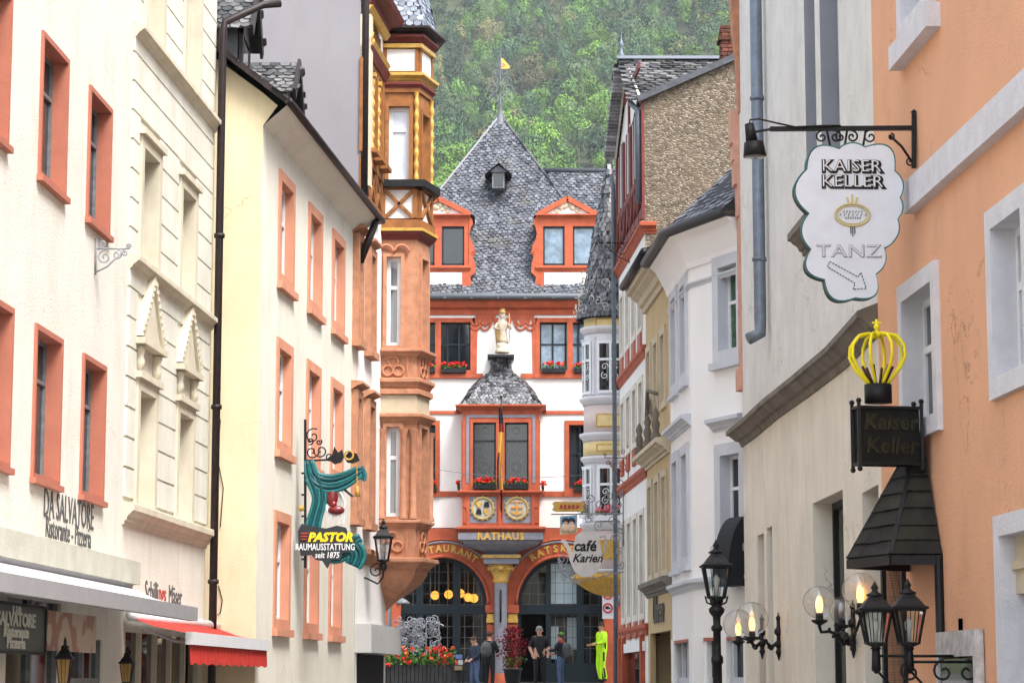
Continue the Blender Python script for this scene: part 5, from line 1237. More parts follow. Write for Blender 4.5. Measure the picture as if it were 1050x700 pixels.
# front gable above eaves
sm = L5 * .5; gz_t = zR + .15; g0, g1_ = .25, L5 - .12
mb = MB(); mb.prism(f5, [(g0, zE), (g1_, zE), (sm, gz_t)], -.12, -.0); mb.build('front_gable', m_white, b)
mb = MB()
for a in (g0 - .1, g1_ + .1): mb.bar(f5.P(a, .08, zE), f5.P(sm, .08, gz_t + .05), .05, .12)
mb.build('barge_board', m_cr5, b)
mb = MB()
for k in range(26):
    t_ = k / 26; mb.box(f5, g0 - .1 + (sm - g0) * t_ - .04, g0 - .1 + (sm - g0) * t_ + .1, .1, .36, zE + (gz_t - zE) * t_ - .03, zE + (gz_t - zE) * t_ + .035)
mb.build('verge_slates', slate('slate_pale_edge', (.12, .12, .13), (.4, .4, .42)), b)
mb = MB(); mb.box(f5, g0 + .5, g1_ - .5, 0, .05, zE + .9, zE + 1.05); mb.box(f5, sm - .08, sm + .08, 0, .05, zE, gz_t - .3); mb.build('gable_timber', m_dkred, b)
xr = 8.4; A = [f5.P(g1_ + .12, .3, zE), (xr, q665[1] + .1, zE), (xr, f5.P(sm, 0, 0)[1], gz_t + .12), f5.P(sm, .3, gz_t + .12)]
B = [f5.P(g0 - .12, .3, zE), (xr, q637[1], zE), (xr, f5.P(sm, 0, 0)[1], gz_t + .12), f5.P(sm, .3, gz_t + .12)]
mb = MB(); mb.quad(*A); mb.quad(*B); sl = MB(); slates(sl, A, .26, .19, .035, jit=.03); slates(sl, B, .26, .19, .035)
# main roof & rubble gable
xg1 = XY(yS, 775, 60); zg_1 = ZY(yS, 52); x0_ = q665[0]
mb2 = MB(); mb2.poly([(x0_, yS, ztw), (9.5, yS, ztw), (9.5, yS, zg_1 - .4), (xg1, yS, zg_1), (x0_, yS, zE)]); mb2.build('rubble_gable', m_rub, b, recalc=False)
C_ = [(x0_ - .15, yS - .1, zE + .02), (xg1, yS - .1, zg_1 + .08), (xg1, q637[1], zg_1 + .08), (x0_ - .15, q637[1], zE + .02)]
mb.quad(*C_); mb.build('roof', m_slateb, b, recalc=False); sl.build('roof_slates', m_slate2, b, recalc=False)
mb = MB(); mb.bar((x0_ - .15, yS - .09, zE - .0), (xg1, yS - .09, zg_1 + .04), .12, .14); mb.build('verge', m_slate_d, b)
mb = MB(); mb.bar(f5.P(sm, .3, gz_t + .17), (xr, f5.P(sm, 0, 0)[1], gz_t + .17), .3, .07); mb.build('lead_ridge', M('lead_flashing', (.22, .24, .28), .5), b)
mb = MB(); q = f5.P(sm, .2, gz_t + .1); mb.lathe(q, [(.07, 0), (.04, .08), (.08, .14), (.04, .22), (.025, .36), (.07, .42), (.03, .48), (.012, .55), (.004, .75)], 8); mb.build('finial', m_zinc, b)
# brick chimney
Yc_ = yS + 1.0; cx_ = XY(Yc_, 748, 45); zc_0, zc_1 = ZY(Yc_, 75), ZY(Yc_, 31); ch = MB(); row = 0; z = zc_0
while z < zc_1:
    for face in range(4):
        for k in range(3):
            w_ = .15; u = -.22 + k * w_ + (.03 if row % 2 else 0)
            if face in (0, 2): ch.box(IDF, cx_ + u, cx_ + u + w_ - .012, -(Yc_ + (-.2 if face == 0 else .2)) - .04, -(Yc_ + (-.2 if face == 0 else .2)) + .04, z, z + .075)
            else: x_ = cx_ + (-.22 if face == 1 else .2); ch.box(IDF, x_, x_ + .04, -(Yc_ - .2 + k * .13 + .12), -(Yc_ - .2 + k * .13), z, z + .075)
    z += .09; row += 1
ch.box(IDF, cx_ - .27, cx_ + .27, -(Yc_ + .27), -(Yc_ - .27), zc_1 - .3, zc_1 - .22); ch.build('chimney', m_brick, b)
mb = MB(); mb.tube([f5.P(-.02, .12, .5), f5.P(-.02, .12, ZY(58, 190)), f5.P(.1, .2, ZY(58, 180))], .055, 8); mb.tube([f5.P(L5 - .15, .12, zt_a + .4), f5.P(L5 - .15, .12, zE - .2), f5.P(L5 - .2, .3, zE)], .07, 8); mb.build('downpipe', m_zinc, b)
scroll_bracket('iron_bracket', 'small black scrolled bracket on the dark red timber front', f5, L5 * .45, ZY(55.5, 248), .75, .8, m_iron)
G = 'scrolled brackets with figures on the narrow white house'
scroll_bracket('iron_bracket', 'dark red and black scrolled bracket above the middle orange band of the narrow white house', f5, L5 * .35, ZY(56.5, 470), .6, 1.2, m_dkred)

# ---------------- R4 tan house
b = thing('tan_house', 'narrow tan plastered house with three slim windows per floor and carved window pediment', 'building', (6.5, 50, gz(50)))
f4r = F(q665, q690); L = f4r.L; H = []
zc4 = f4r.Z(668, 290); zA = f4r.Z(668, 472); zB = f4r.Z(668, 605)
for z0, z1 in ((f4r.Z(668, 432), f4r.Z(668, 352)), (f4r.Z(668, 597), f4r.Z(668, 492))):
    for k in range(3):
        s0 = .3 + (L - .5) * k / 3; H.append(window(b, f4r, s0, s0 + .98, z0, z1, sw=.15, sd=.05, depth=.18, ms=m_tanl, mf=m_wfr, mp=m_gcurt, sill=0, trans=(.65,)))
shell(b, [q665, q690, (9.5, q690[1]), (9.5, q665[1] - .01)], -.3, zc4, [m_tan], {0: H + [(.4, L - .3, gz(50), f4r.Z(675, 648))]})
mb = MB(); mb.box(f4r, .35, L - .25, -1.0, -.95, gz(50), f4r.Z(675, 646)); mb.build('dark_entrance', m_room, b)
for z, d, h, mt in ((zc4 - .5, .42, .6, m_tanl), (zA - .15, .32, .3, m_tanl), (zB - .15, .22, .3, m_r2c)):
    mb = MB(); mb.sweep([q665, q690], cornice_prof(d, z, h)); mb.build('cornice', mt, b)
mb = MB(); zz = zA + .16
for s in (.35, L * .45, L * .8):
    mb.lathe(f4r.P(s, .2, zz), [(.001, 0), (.1, 0), (.12, .08), (.06, .2), (.09, .34), (.05, .46), (.08, .55), (.04, .66), (.001, .72)], 8)
mb.tube(spiral(f4r.P(L * .3, .12, zz + .95), .25, 1.3, 0, (f4r.t.x, f4r.t.y, 0), (0, 0, 1), 18), .04, 6); mb.tube([f4r.P(L * .2, .1, zz + .75), f4r.P(L * .5, .22, zz + 1.2), f4r.P(L * .75, .15, zz + 1.0)], .04, 6); mb.build('carved_crest', m_r2c, b)
mb = MB(); zt = f4r.Z(678, 637); text_into(mb, 'Uhren', .78, lambda x, y, z: f4r.P(L * .5 + x, .03 + z, zt + y), .015, .012, shear=.15, sx=.95); mb.build('lettering', m_letter_grey, b)

# ---------------- R3 white house with chamfered corner
Y3n = 42.6; X3n = K(771) * Y3n; q3n = (X3n, Y3n)
b = thing('white_corner_house', 'bright white house with blue-grey window surrounds and chamfered corner', 'building', (7, 45, gz(45)))
fl_ = F(q690, q712); fc_ = F(q712, q3n); print('R3', q712, q3n, fl_.L, fc_.L)
ze3 = ZY(q712[1], 243)
Ha, Hc = [], []
for z0, z1 in ((fl_.Z(695, 402), fl_.Z(695, 292)), (fl_.Z(695, 585), fl_.Z(695, 462))):
    for k in range(2):
        s0 = .3 + (fl_.L - .3) * k / 2; Ha.append(window(b, fl_, s0, s0 + 1.15, z0, z1, sw=.2, sd=.05, depth=.2, ms=m_blue, mf=m_wfr, mp=m_gcurt, sill=.05, trans=(.65,)))
sA = fc_.S(733, 320); s_end = fc_.L - .05
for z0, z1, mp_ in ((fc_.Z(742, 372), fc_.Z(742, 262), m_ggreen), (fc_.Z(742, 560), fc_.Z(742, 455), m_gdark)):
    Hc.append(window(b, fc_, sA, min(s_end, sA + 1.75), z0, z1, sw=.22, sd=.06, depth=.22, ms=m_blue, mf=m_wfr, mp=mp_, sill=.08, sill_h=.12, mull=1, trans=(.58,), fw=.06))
plan3 = [q690, q712, q3n, (9.5, q3n[1]), (9.5, q690[1] - .01)]
zsh = ZY(q712[1], 655)
shell(b, plan3, -.3, ze3, [m_r3], {0: Ha + [(.5, fl_.L - .5, gz(47), zsh)], 1: Hc + [(.5, fc_.L - .3, gz(44), zsh)]})
for fr, a, c in ((fl_, .45, fl_.L - .45), (fc_, .45, fc_.L - .25)):
    mb = MB(); mb.box(fr, a, c, -.12, -.1, gz(46), zsh); w_ = mb.build('shop_window', m_gdark, b)
    mb = MB(); 
    for i in range(4): s = a + (c - a) * i / 3; mb.box(fr, s - .04, s + .04, -.1, -.03, gz(46), zsh)
    mb.box(fr, a, c, -.1, -.035, zsh - .85, zsh - .7); mb.build('frame', m_blue, w_)
mb = MB()
for fr, ss in ((fl_, (.1, fl_.L - .45)), (fc_, (.02, .9))):
    for s in ss: mb.prism(fr, [(s, gz(46)), (s + .4, gz(46)), (s + .4, zsh - .5), (s + .4, zsh + .05), (s - .05, zsh + .05), (s, zsh - .4)], -.11, .04)
mb.build('pier', m_r3, b)
pl = [q690, q712, q3n]
mb = MB(); zz = ZY(q712[1], 600); mb.sweep(pl, cornice_prof(.12, zz - .08, .2)); mb.build('string_course', m_blue, b)
mb = MB(); mb.sweep(pl, [(0, ze3 - .62), (.05, ze3 - .62), (.08, ze3 - .5), (.28, ze3 - .12), (.42, ze3), (0, ze3 + .01)]); mb.build('cove_cornice', m_r3, b)
mb = MB(); zz = ZY(q712[1], 296); mb.sweep(pl, cornice_prof(.06, zz, .1)); mb.build('moulding', m_blue, b)
for fr, s0, z in ((fl_, .15, fl_.Z(695, 448)), (fc_, sA - .1, fc_.Z(742, 441))):
    mb = MB(); e = fr.L - .05; mb.sweep([fr.P(s0, 0, 0)[:2], fr.P(e, 0, 0)[:2]], cornice_prof(.2, z, .22)); mb.build('window_cornice', m_blue, b)
mb = MB(); zz = zsh + .02; mb.sweep(pl, [(0, zz - .06), (.03, zz - .06), (.03, zz), (0, zz)]); mb.build('red_edge', m_salm, b)
# gutter + roof for R4 and R3
mb = MB(); e = ze3
def offp(pl, d):
    P = [Vector(p) for p in pl]; out = []
    for i in range(len(P)):
        a = (P[i] - P[i - 1]).normalized() if i else (P[1] - P[0]).normalized(); c = (P[i + 1] - P[i]).normalized() if i < len(P) - 1 else a
        na, nb = Vector((a.y, -a.x)), Vector((c.y, -c.x)); m_ = (na + nb).normalized(); m_ /= m_.dot(na); out.append(P[i] + m_ * d)
    return out
og = offp([q690, q712, q3n], .5); mb.tube([(p.x, p.y, e + .06) for p in og], .09, 8); mb.sweep([q690, q712, q3n], [(.0, e - .02), (.45, e - .02), (.45, e + .03), (0, e + .03)]); mb.build('gutter', M('dark_gutter', (.06, .06, .065), .5), b)
rz_ = e + 4.2; 
faces = [[(og[0].x, og[0].y, e + .08), (og[1].x, og[1].y, e + .08), (7.2, og[1].y + 1.2, rz_), (7.2, og[0].y, rz_)], [(og[1].x, og[1].y, e + .08), (og[2].x, og[2].y, e + .08), (7.9, og[2].y + 1.0, rz_), (7.2, og[1].y + 1.2, rz_)]]
mb = MB(); sl = MB()
for q in faces: mb.quad(*q); slates(sl, q, .22, .16, .02)
mb.quad(faces[1][1], (9.5, q3n[1], e + .08), (9.5, q3n[1] + 1, rz_), faces[1][2]); mb.build('roof', m_slateb, b, recalc=False); sl.build('roof_slates', slate('slate_fine', (.03, .03, .035), (.20, .20, .23)), b, recalc=False)
b4 = bpy.data.objects['tan_house']
og4 = offp([q665, q690], .5); z4 = zc4 + .1
q = [(og4[0].x, og4[0].y, z4 + .05), (og4[1].x, og4[1].y, z4 + .05), (6.4, og4[1].y, z4 + 2.2), (6.4, og4[0].y, z4 + 2.2)]
mb = MB(); mb.quad(*q); mb.build('roof', m_slateb, b4, recalc=False); mb = MB(); slates(mb, q, .22, .16, .02); mb.build('roof_slates', m_slate_d, b4, recalc=False)
mb = MB(); mb.tube([(p.x, p.y, z4) for p in og4], .09, 8); mb.build('gutter', m_iron, b4)
# black canopy
cs0, cs1 = fc_.S(752, 560), fc_.L - .02; cz0, cz1 = fc_.Z(745, 602), fc_.Z(745, 538); cr = thing('canopy', 'black curved canopy on the white chamfered corner beside the beige house', 'awning', fc_.P((cs0 + cs1) / 2, 0, cz0))
mb = MB(); n = 10; vs = []
for s in (cs0, cs1):
    for i in range(n + 1): a = math.pi / 2 * i / n; vs.append(fc_.P(s, .02 + .42 * math.sin(a), cz0 + .12 + (cz1 - cz0) * math.cos(a)))
    vs.append(fc_.P(s, .44, cz0)); vs.append(fc_.P(s, .02, cz0))
k = n + 3; mb.add(vs, [tuple(range(k)), tuple(range(k, 2 * k))] + [(i, i + 1, k + i + 1, k + i) for i in range(k - 1)]); mb.build('fabric', M('black_canvas', (.012, .015, .02), .7), cr)
mb = MB(); mb.box(fc_, cs0, cs1, .38, .46, cz0 - .09, cz0 - .03); mb.build('bar', m_wmet, cr)

# ---------------- R2 beige house with curved cornice
pts2 = [(4.12, 42.2), (4.16, 40.6), (4.22, 37.6), (4.35, 34.6), (4.45, 31.6), (4.43, 28.45)]
pts2[0] = (K(765) * 42.2, 42.2)
b = thing('beige_house', 'weathered beige house with bulging front, heavy dark cornice and deep unglazed openings', 'building', (7, 35, gz(35)))
frs = [F(pts2[i], pts2[i + 1]) for i in range(5)]
zc2 = ZY(28.5, 330); print('R2 cornice', zc2, [ZY(p[1], 400) for p in pts2])
def cum(px, y): # find segment for column
    for i, fr in enumerate(frs):
        s = fr.S(px, y)
        if s <= fr.L + 1e-6 and (s >= 0 or i == 0): return i, s
    return 4, frs[4].S(px, y)
Hs = {i: [] for i in range(5)}; extra = []
def opening(x0, x1, yt_, y, zb=None, d=.5, kind='recess'):
    i, s0 = cum((x0 + x1) / 2, y); fr = frs[i]; s0, s1 = fr.S(x0, y), fr.S(x1, y); s0 = max(s0, .04); s1 = min(s1, fr.L - .04)
    z1 = fr.Z(x0, yt_); z0 = zb if zb is not None else gz(fr.P(s0, 0, 0)[1]) + .05
    Hs[i].append((s0, s1, z0, z1)); return i, fr, s0, s1, z0, z1
ops = [opening(771, 784, 552, 600), opening(787, 792.5, 541, 600), opening(810, 866, 527, 600), opening(885, 902, 505, 560)]
zu0 = ZY(34, 228)
zs_ = [opening(819, 837, -80, 100, zu0), opening(842, 863, -80, 100, zu0)]
mb = MB()
for i, fr in enumerate(frs): wallp(mb, fr, 0, fr.L, -.3, zc2 + .05, Hs[i], .42)
for i, fr in enumerate(frs): wallp(mb, fr, 0, fr.L, zc2 + .05, 17, Hs[i], .3, 1, 2)
mb.quad((*pts2[0], -.3), (9, pts2[0][1], -.3), (9, pts2[0][1], 17), (*pts2[0], 17), 1); mb.poly([(*p, 17) for p in pts2] + [(9, 28.45, 17), (9, 42.2, 17)], 1); mb.build('wall', [m_r2, m_r2u, m_r2g], b, recalc=False)
for j, (i, fr, s0, s1, z0, z1) in enumerate(ops):
    mb = MB(); mb.box(fr, s0, s1, -.42, -.36, z0, z1); w_ = mb.build('window', m_gdark if j != 2 else M('glass_grey_green', (.16, .18, .15), .1, spec=.8), b)
    mb = MB(); mb.box(fr, s0, s0 + .09, -.36, -.28, z0, z1); mb.box(fr, s1 - .09, s1, -.36, -.28, z0, z1); mb.box(fr, s0 + .09, s1 - .09, -.36, -.28, z1 - .1, z1)
    if j == 2: sm_ = s0 + (s1 - s0) * .55; mb.box(fr, sm_ - .05, sm_ + .05, -.36, -.27, z0, z1 - .1); mb.box(fr, s0 + .09, s1 - .09, -.36, -.275, z1 - 1.45, z1 - 1.36)
    mb.build('frame', m_iron, w_)
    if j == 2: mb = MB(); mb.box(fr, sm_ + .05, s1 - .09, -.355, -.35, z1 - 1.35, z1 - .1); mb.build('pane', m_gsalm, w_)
for j, (i, fr, s0, s1, z0, z1) in enumerate(zs_):
    mb = MB(); mb.box(fr, s0, s1, -.3, -.24, z0, z1); w_ = mb.build('recess_panel', m_r2g, b)
    mb = MB(); mb.box(fr, s0 - .1, s0 - .01, -.1, .005, z0, z1); mb.box(fr, s1 + .01, s1 + .1, -.1, .005, z0, z1); mb.build('surround', m_r2u, w_)
mb = MB(); fr = zs_[0][1]; mb.sweep([fr.P(zs_[0][2] - .3, 0, 0)[:2], fr.P(zs_[0][3] + .3, 0, 0)[:2]], cornice_prof(.26, zu0 - .35, .35)); mb.build('window_sill', m_r2c, b)
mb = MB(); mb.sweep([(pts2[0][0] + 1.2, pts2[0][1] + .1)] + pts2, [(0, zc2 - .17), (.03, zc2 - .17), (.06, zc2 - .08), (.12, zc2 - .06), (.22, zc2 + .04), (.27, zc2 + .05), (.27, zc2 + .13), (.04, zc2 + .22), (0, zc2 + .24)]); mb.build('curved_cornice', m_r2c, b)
# sandstone edge & eave at the far corner
c = pts2[0]; mb = MB(); 
for y0, y1, d in ((115, 148, .15), (148, 165, .12), (165, 190, .10), (190, 222, .05), (378, 400, .08), (222, 378, .02)):
    za, zb = ZY(c[1], y1), ZY(c[1], y0); mb.box(frs[0], -.25, .12, -.1, d, za, zb)
mb.build('sandstone_quoin', m_s3 if False else M('pink_sandstone', (.60, .33, .24), .85, .1, 5, .2), b)
mb = MB(); Pz = []
edge = [(c[0] - .02, c[1] + .02)] + pts2[1:3]
za = ZY(c[1], 120); mb.sweep([(c[0], c[1]), frs[0].P(.3, 0, 0)[:2]], [(0, ZY(c[1], 118)), (.02, ZY(c[1], 118)), (.06, ZY(c[1], 60)), (.11, ZY(c[1], 40)), (.13, ZY(c[1], 20)), (.14, ZY(c[1], -5)), (.16, ZY(c[1], -30)), (.16, ZY(c[1], -45)), (0, ZY(c[1], -50))])
mb.build('sandstone_eave', m_sand, b)
i, s = cum(789, 330); fr = frs[i]; mb = MB(); zd_ = fr.Z(790, 330, .15)
mb.tube([fr.P(s, .15, 17), fr.P(s, .15, zd_ + .25), fr.P(s + .05, .16, zd_), fr.P(s + .1, .36, zd_ - .1)], .1, 12)
for z in (zd_ + 1.2, zd_ + 3.9): mb.tube([fr.P(s, .15, z), fr.P(s, .15, z + .06)], .12, 12)
mb.build('downpipe', m_zinc, b)

# ---------------- R1 peach house
kA = -.055 * .99; A1 = (K(905) * 28.4, 28.4); A1 = (4.40, 28.4); A0 = (A1[0] - kA * 16.4, 12.0)
b = thing('peach_house', 'peach orange rendered house with pale lilac window surrounds, nearest on the right', 'building', (7, 20, gz(20)))
f1r = F(A1, A0); print('R1', A1, A0)
S1 = lambda x, y, d=0: f1r.S(x, y, d)
H = []
sM, zM0, zM1 = S1(922, 380, .05), f1r.Z(961, 441, .05), f1r.Z(961, 264, .05)
sW, zW0, zW1 = S1(1012, 300, .05), f1r.Z(1015, 411, .05), f1r.Z(1012, 217, .05)
sM1 = S1(961, 380, .05)
zL1 = f1r.Z(1013, 531, .05)
H.append(window(b, f1r, sM, sM1, zM0, zW1 if False else zM1, sw=.2, sd=.06, depth=.25, ms=m_r1w, mf=m_wfr, mp=m_gblue if False else m_gdark, sill=0, mull=0, fw=.08, trans=(.6,)))
sW1 = sW + 1.5
H.append(window(b, f1r, sW, sW1, zW0, zW1, sw=.2, sd=.06, depth=.25, ms=m_r1w, mf=m_wfr, mp=m_gdark, sill=0, mull=1, fw=.08, trans=(.6,)))
H.append(window(b, f1r, sW, sW + 2.2, gz(23) + .5, zL1, sw=.2, sd=.06, depth=.3, ms=m_r1w, mf=m_wfr, mp=m_gcurt, sill=0, mull=1, fw=.09, trans=(.78,)))
sU, zU0 = S1(921, 73, .05), f1r.Z(921, 73, .05)
H.append(window(b, f1r, sU, sU + 1.7, zU0 + .28, zU0 + 2.6, sw=.2, sd=.06, depth=.25, ms=m_r1w, mf=m_wfr, mp=m_gdark, sill=0, fw=.08))
mb = MB(); mb.box(f1r, sU - .0, sU + 1.9, 0, .16, zU0, zU0 + .27); mb.build('window_sill', m_r1w, b)
# roller_blind_box in lower window
mb = MB(); mb.box(f1r, sW + .2, sW + 2.0, -.2, -.1, zL1 - .75, zL1 - .2); mb.box(f1r, sW + .2, sW + 2.0, -.12, -.06, zL1 - .52, zL1 - .44); mb.build('roller_blind_box', m_tanl, b)
for k in range(1, 4):
    s = sW + 3.0 * k
    if s < f1r.L - 2:
        for z0, z1 in ((zW0, zW1), (zU0 + .28, zU0 + 2.6)): H.append(window(b, f1r, s, s + 1.5, z0, z1, sw=.2, sd=.06, depth=.25, ms=m_r1w, mf=m_wfr, mp=m_gdark, sill=0))
dr = (S1(868, 600) if False else .15, 1.1, gz(28) + .1, ZY(27, 575))
shell(b, [A1, A0, (11, A0[1]), (11, A1[1])], -.3, 16, m_r1, {0: H + [dr]}, depth=.3)
mb = MB(); mb.box(f1r, dr[0], dr[1], -.9, -.85, dr[2], dr[3]); mb.build('entrance', m_room, b); mb = MB(); mb.box(f1r, dr[1], dr[1] + .12, -.3, .05, dr[2], dr[3]); mb.box(f1r, dr[0] - .1, dr[0], -.3, .05, dr[2], dr[3]); mb.build('door_frame', m_iron, b)
sb0 = S1(926, 200, .12); zb0, zb1 = f1r.Z(926, 220, .12), f1r.Z(926, 188, .12)
mb = MB(); mb.box(f1r, sb0, f1r.L, 0, .12, zb0, zb1); mb.build('string_band', m_r1w, b); print('band', sb0, zb0, zb1)
# menu frame
sm0, sm1 = S1(969, 670), S1(1010, 670); mz1 = f1r.Z(970, 648); r = board('menu_case', 'small marble framed glass menu case low on the peach wall', 'menu case', f1r, sm0 + .12, sm1 - .12, mz1 - 1.1, mz1 - .28, .03, m_gdark)
mb = MB()
for a in ((sm0, sm1, mz1 - .26, mz1), (sm0, sm0 + .1, mz1 - 1.2, mz1 - .26), (sm1 - .1, sm1, mz1 - 1.2, mz1 - .26)): mb.box(f1r, a[0], a[1], .01, .1, a[2], a[3])
mb.build('marble_frame', M('grey_marble', (.5, .5, .5), .4, .25, 8), r)

# ================================================================== R6: cafe with round oriel
b = thing('oriel_cafe', 'cafe building with round white and yellow oriel under a flared slate cone roof', 'building', (4.5, 64, gz(62)))
plan6 = [(3.35, 70.0), (X5[0] + .12, 58.45), (8, 58.45), (8, 70.0)]
shell(b, plan6, -.3, ZY(62, 200), [m_white])
Yo = 61.5; r6 = .62; cx6 = XY(Yo, 622, 500) + .05; zo = lambda y: ZY(Yo - .6, y)
m_pink = M('pale_pink_render', (.66, .54, .50), .8, .04, 3, .1); m_yel = M('pale_yellow_panel', (.72, .56, .26), .7, .06, 4, .1); m_ow = M('oriel_white', (.66, .64, .66), .7, .04, 4, .15)
ang6 = (R(100), R(350)); NA = 20
def ol(prof, mt, name, n=NA): mb = MB(); mb.lathe((cx6, Yo, 0), [(r6 + d, zo(y)) for y, d in prof], n, 0, True, ang6); return mb.build(name, mt, b)
ol([(588, 0), (588, .0), (340, 0), (335, 0)], m_ow, 'oriel_wall')
for y0, y1, d in ((334, 341, .1), (406, 414, .13), (443, 451, .13), (467, 474, .1), (535, 543, .14), (583, 590, .1)):
    h = y1 - y0; ol([(y1, 0), (y1, d * .3), (y1 - h * .3, d * .4), (y1 - h * .5, d * .8), (y0 + h * .25, d), (y0, d), (y0, 0)], m_ow, 'oriel_moulding')
ol([(466, .01), (466, .03), (452, .03), (452, .01)], m_yel, 'yellow_band'); ol([(341, .01), (341, .0), (325, .0), (325, .01)], m_yel, 'yellow_band'); ol([(442, .01), (442, .015), (415, .015), (415, .01)], m_pink, 'pink_band'); ol([(582, .01), (582, .015), (544, .015), (544, .01)], m_pink, 'pink_band')
def cpt(px_a, y, d=0): return (cx6 + (r6 + d) * math.cos(px_a), Yo + (r6 + d) * math.sin(px_a), zo(y))
def cpanel(a0, a1, y0, y1, d, mt, name, par=b, n=6, thick=.02):
    mb = MB(); vs = []
    for i in range(n + 1):
        a = a0 + (a1 - a0) * i / n
        for dd in (d, d + thick):
            for y in (y1, y0): vs.append(cpt(a, y, dd))
    fs = []
    for i in range(n):
        p, q = i * 4, (i + 1) * 4; fs += [(p, q, q + 1, p + 1), (p + 2, p + 3, q + 3, q + 2), (p, p + 2, q + 2, q), (p + 1, q + 1, q + 3, p + 3)]
    fs += [(0, 1, 3, 2), (n * 4, n * 4 + 2, n * 4 + 3, n * 4 + 1)]; mb.add(vs, fs); return mb.build(name, mt, par)
for (y0, y1) in ((350, 402), (478, 533)):
    for a0, a1 in ((R(248), R(298)), (R(185), R(222)), (R(318), R(348))):
        w_ = cpanel(a0, a1, y0, y1, .0, m_gdark, 'window', thick=.015)
        am = (a0 + a1) / 2; bw = R(4.5)
        for p, q in ((a0 - bw, a0), (am - bw * .6, am + bw * .6), (a1, a1 + bw)): cpanel(p, q, y0 - 1, y1 + 1, .005, m_wfr, 'frame', w_, 2, .05)
        cpanel(a0, a1, y0 - 1, y0 + 2, .005, m_wfr, 'frame', w_, 5, .045); cpanel(a0, a1, y1 - 2, y1 + 1, .005, m_wfr, 'frame', w_, 5, .045); cpanel(a0, a1, y0 + 17, y0 + 19.5, .006, m_wfr, 'frame', w_, 5, .04)
        mb = MB()
        for k in range(4): 
            aa = a0 + (a1 - a0) * (.25 + .5 * (k % 2)); c = Vector(cpt(aa, y0 + 26 + 9 * (k // 2), .03)); tv = (-math.sin(aa), math.cos(aa), 0); mb.tube(spiral(c, .1, 1.2, k, tv, (0, 0, 1), 12), .012, 4)
        mb.build('window_scroll', m_wfr, w_)
for y0, y1 in ((424, 438), (455, 463), (326, 339)):
    cpanel(R(240), R(300), y0, y1, .03, m_gold, 'cartouche_rim', thick=.02); cpanel(R(244), R(296), y0 + 1.5, y1 - 1.5, .045, m_yel, 'cartouche', thick=.02)
cpanel(R(235), R(290), 553, 573, .03, m_gold, 'cartouche')
mb = MB()
for a in (R(232), R(310), R(180)):
    for y1, y0 in ((404, 345), (534, 476)): mb.lathe((cx6 + r6 * math.cos(a), Yo + r6 * math.sin(a), zo(y1)), [(.07, 0), (.05, .1), (.05, zo(y0) - zo(y1) - .15), (.08, zo(y0) - zo(y1))], 8)
mb.build('pilaster', m_ow, b)
mb = MB(); n = 28; prof = [(588, 0.30), (592, .30), (597, .16), (603, -.05), (608, -.3), (611, -.6)]; vs = []
for y, d in prof:
    for k in range(n * 2 + 1): a = ang6[0] + (ang6[1] - ang6[0]) * k / (2 * n); rr_ = r6 + d + (.035 if k % 2 else -.01) * (1 if d > -.5 else 0); vs.append((cx6 + rr_ * math.cos(a), Yo + rr_ * math.sin(a), zo(y)))
m_ = 2 * n + 1; mb.add(vs, [(i * m_ + k, i * m_ + k + 1, (i + 1) * m_ + k + 1, (i + 1) * m_ + k) for i in range(len(prof) - 1) for k in range(2 * n)]); mb.build('shell_corbel', M('ochre_gold_shell', (.62, .36, .06), .5, .1, 5), b, recalc=False)
mb = MB(); sl = MB(); prof = [(325, .2), (318, .17), (305, .06), (285, -.02), (265, -.10), (240, -.2), (215, -.32), (195, -.42), (175, -.5), (160, -.56), (140, -.6)]; n = 16
for i in range(len(prof) - 1):
    for k in range(n):
        a0, a1 = 2 * math.pi * k / n, 2 * math.pi * (k + 1) / n; (y0, d0), (y1, d1) = prof[i], prof[i + 1]
        q = [(cx6 + .06 * (i * .12) + (r6 + d0) * math.cos(a0), Yo + (r6 + d0) * math.sin(a0), zo(y0)), (cx6 + .06 * (i * .12) + (r6 + d0) * math.cos(a1), Yo + (r6 + d0) * math.sin(a1), zo(y0)), (cx6 + .06 * ((i + 1) * .12) + (r6 + d1) * math.cos(a1), Yo + (r6 + d1) * math.sin(a1), zo(y1)), (cx6 + .06 * ((i + 1) * .12) + (r6 + d1) * math.cos(a0), Yo + (r6 + d1) * math.sin(a0), zo(y1))]
        mb.quad(*q)
        if k > 5: slates(sl, q, .11, .12, .018, jit=.02)
mb.build('cone_roof', m_slateb, b, recalc=False); sl.build('cone_slates', slate('slate_cone', (.022, .022, .025), (.17, .17, .18)), b, recalc=False)
mb = MB()
rnd = random.Random(5)
for k in range(34):
    a = R(rnd.uniform(150, 330)); t = rnd.random(); y = 322 - 42 * t; d = .21 - .2 * t + rnd.uniform(0, .06); c = Vector((cx6 + (r6 + d) * math.cos(a), Yo + (r6 + d) * math.sin(a), zo(y))); tv = (-math.sin(a), math.cos(a), 0)
    mb.tube(spiral(c, rnd.uniform(.08, .16), rnd.uniform(.6, 1.2), rnd.uniform(0, 6), tv, (0, 0, 1), 12, rnd.choice((1, -1))), .01, 4)
mb.build('pale_vine', M('pale_dry_vine', (.50, .48, .42), .8), b, recalc=False)
flowers('box of pink geraniums under the lower window of the round oriel', (cx6 - .38, Yo - .78, zo(534)), (cx6 + .38, Yo - .74, zo(534)), 22, .25, mats=m_pinkfl, pet=.045, spread=.05, boxmat=m_wfr)
flowers('hanging pot of red geraniums on the left side of the round oriel', (cx6 - .75, Yo - .5, zo(531)), (cx6 - .6, Yo - .6, zo(531)), 12, .25, mats=m_redfl, pet=.045, spread=.05, boxmat=m_wfr)
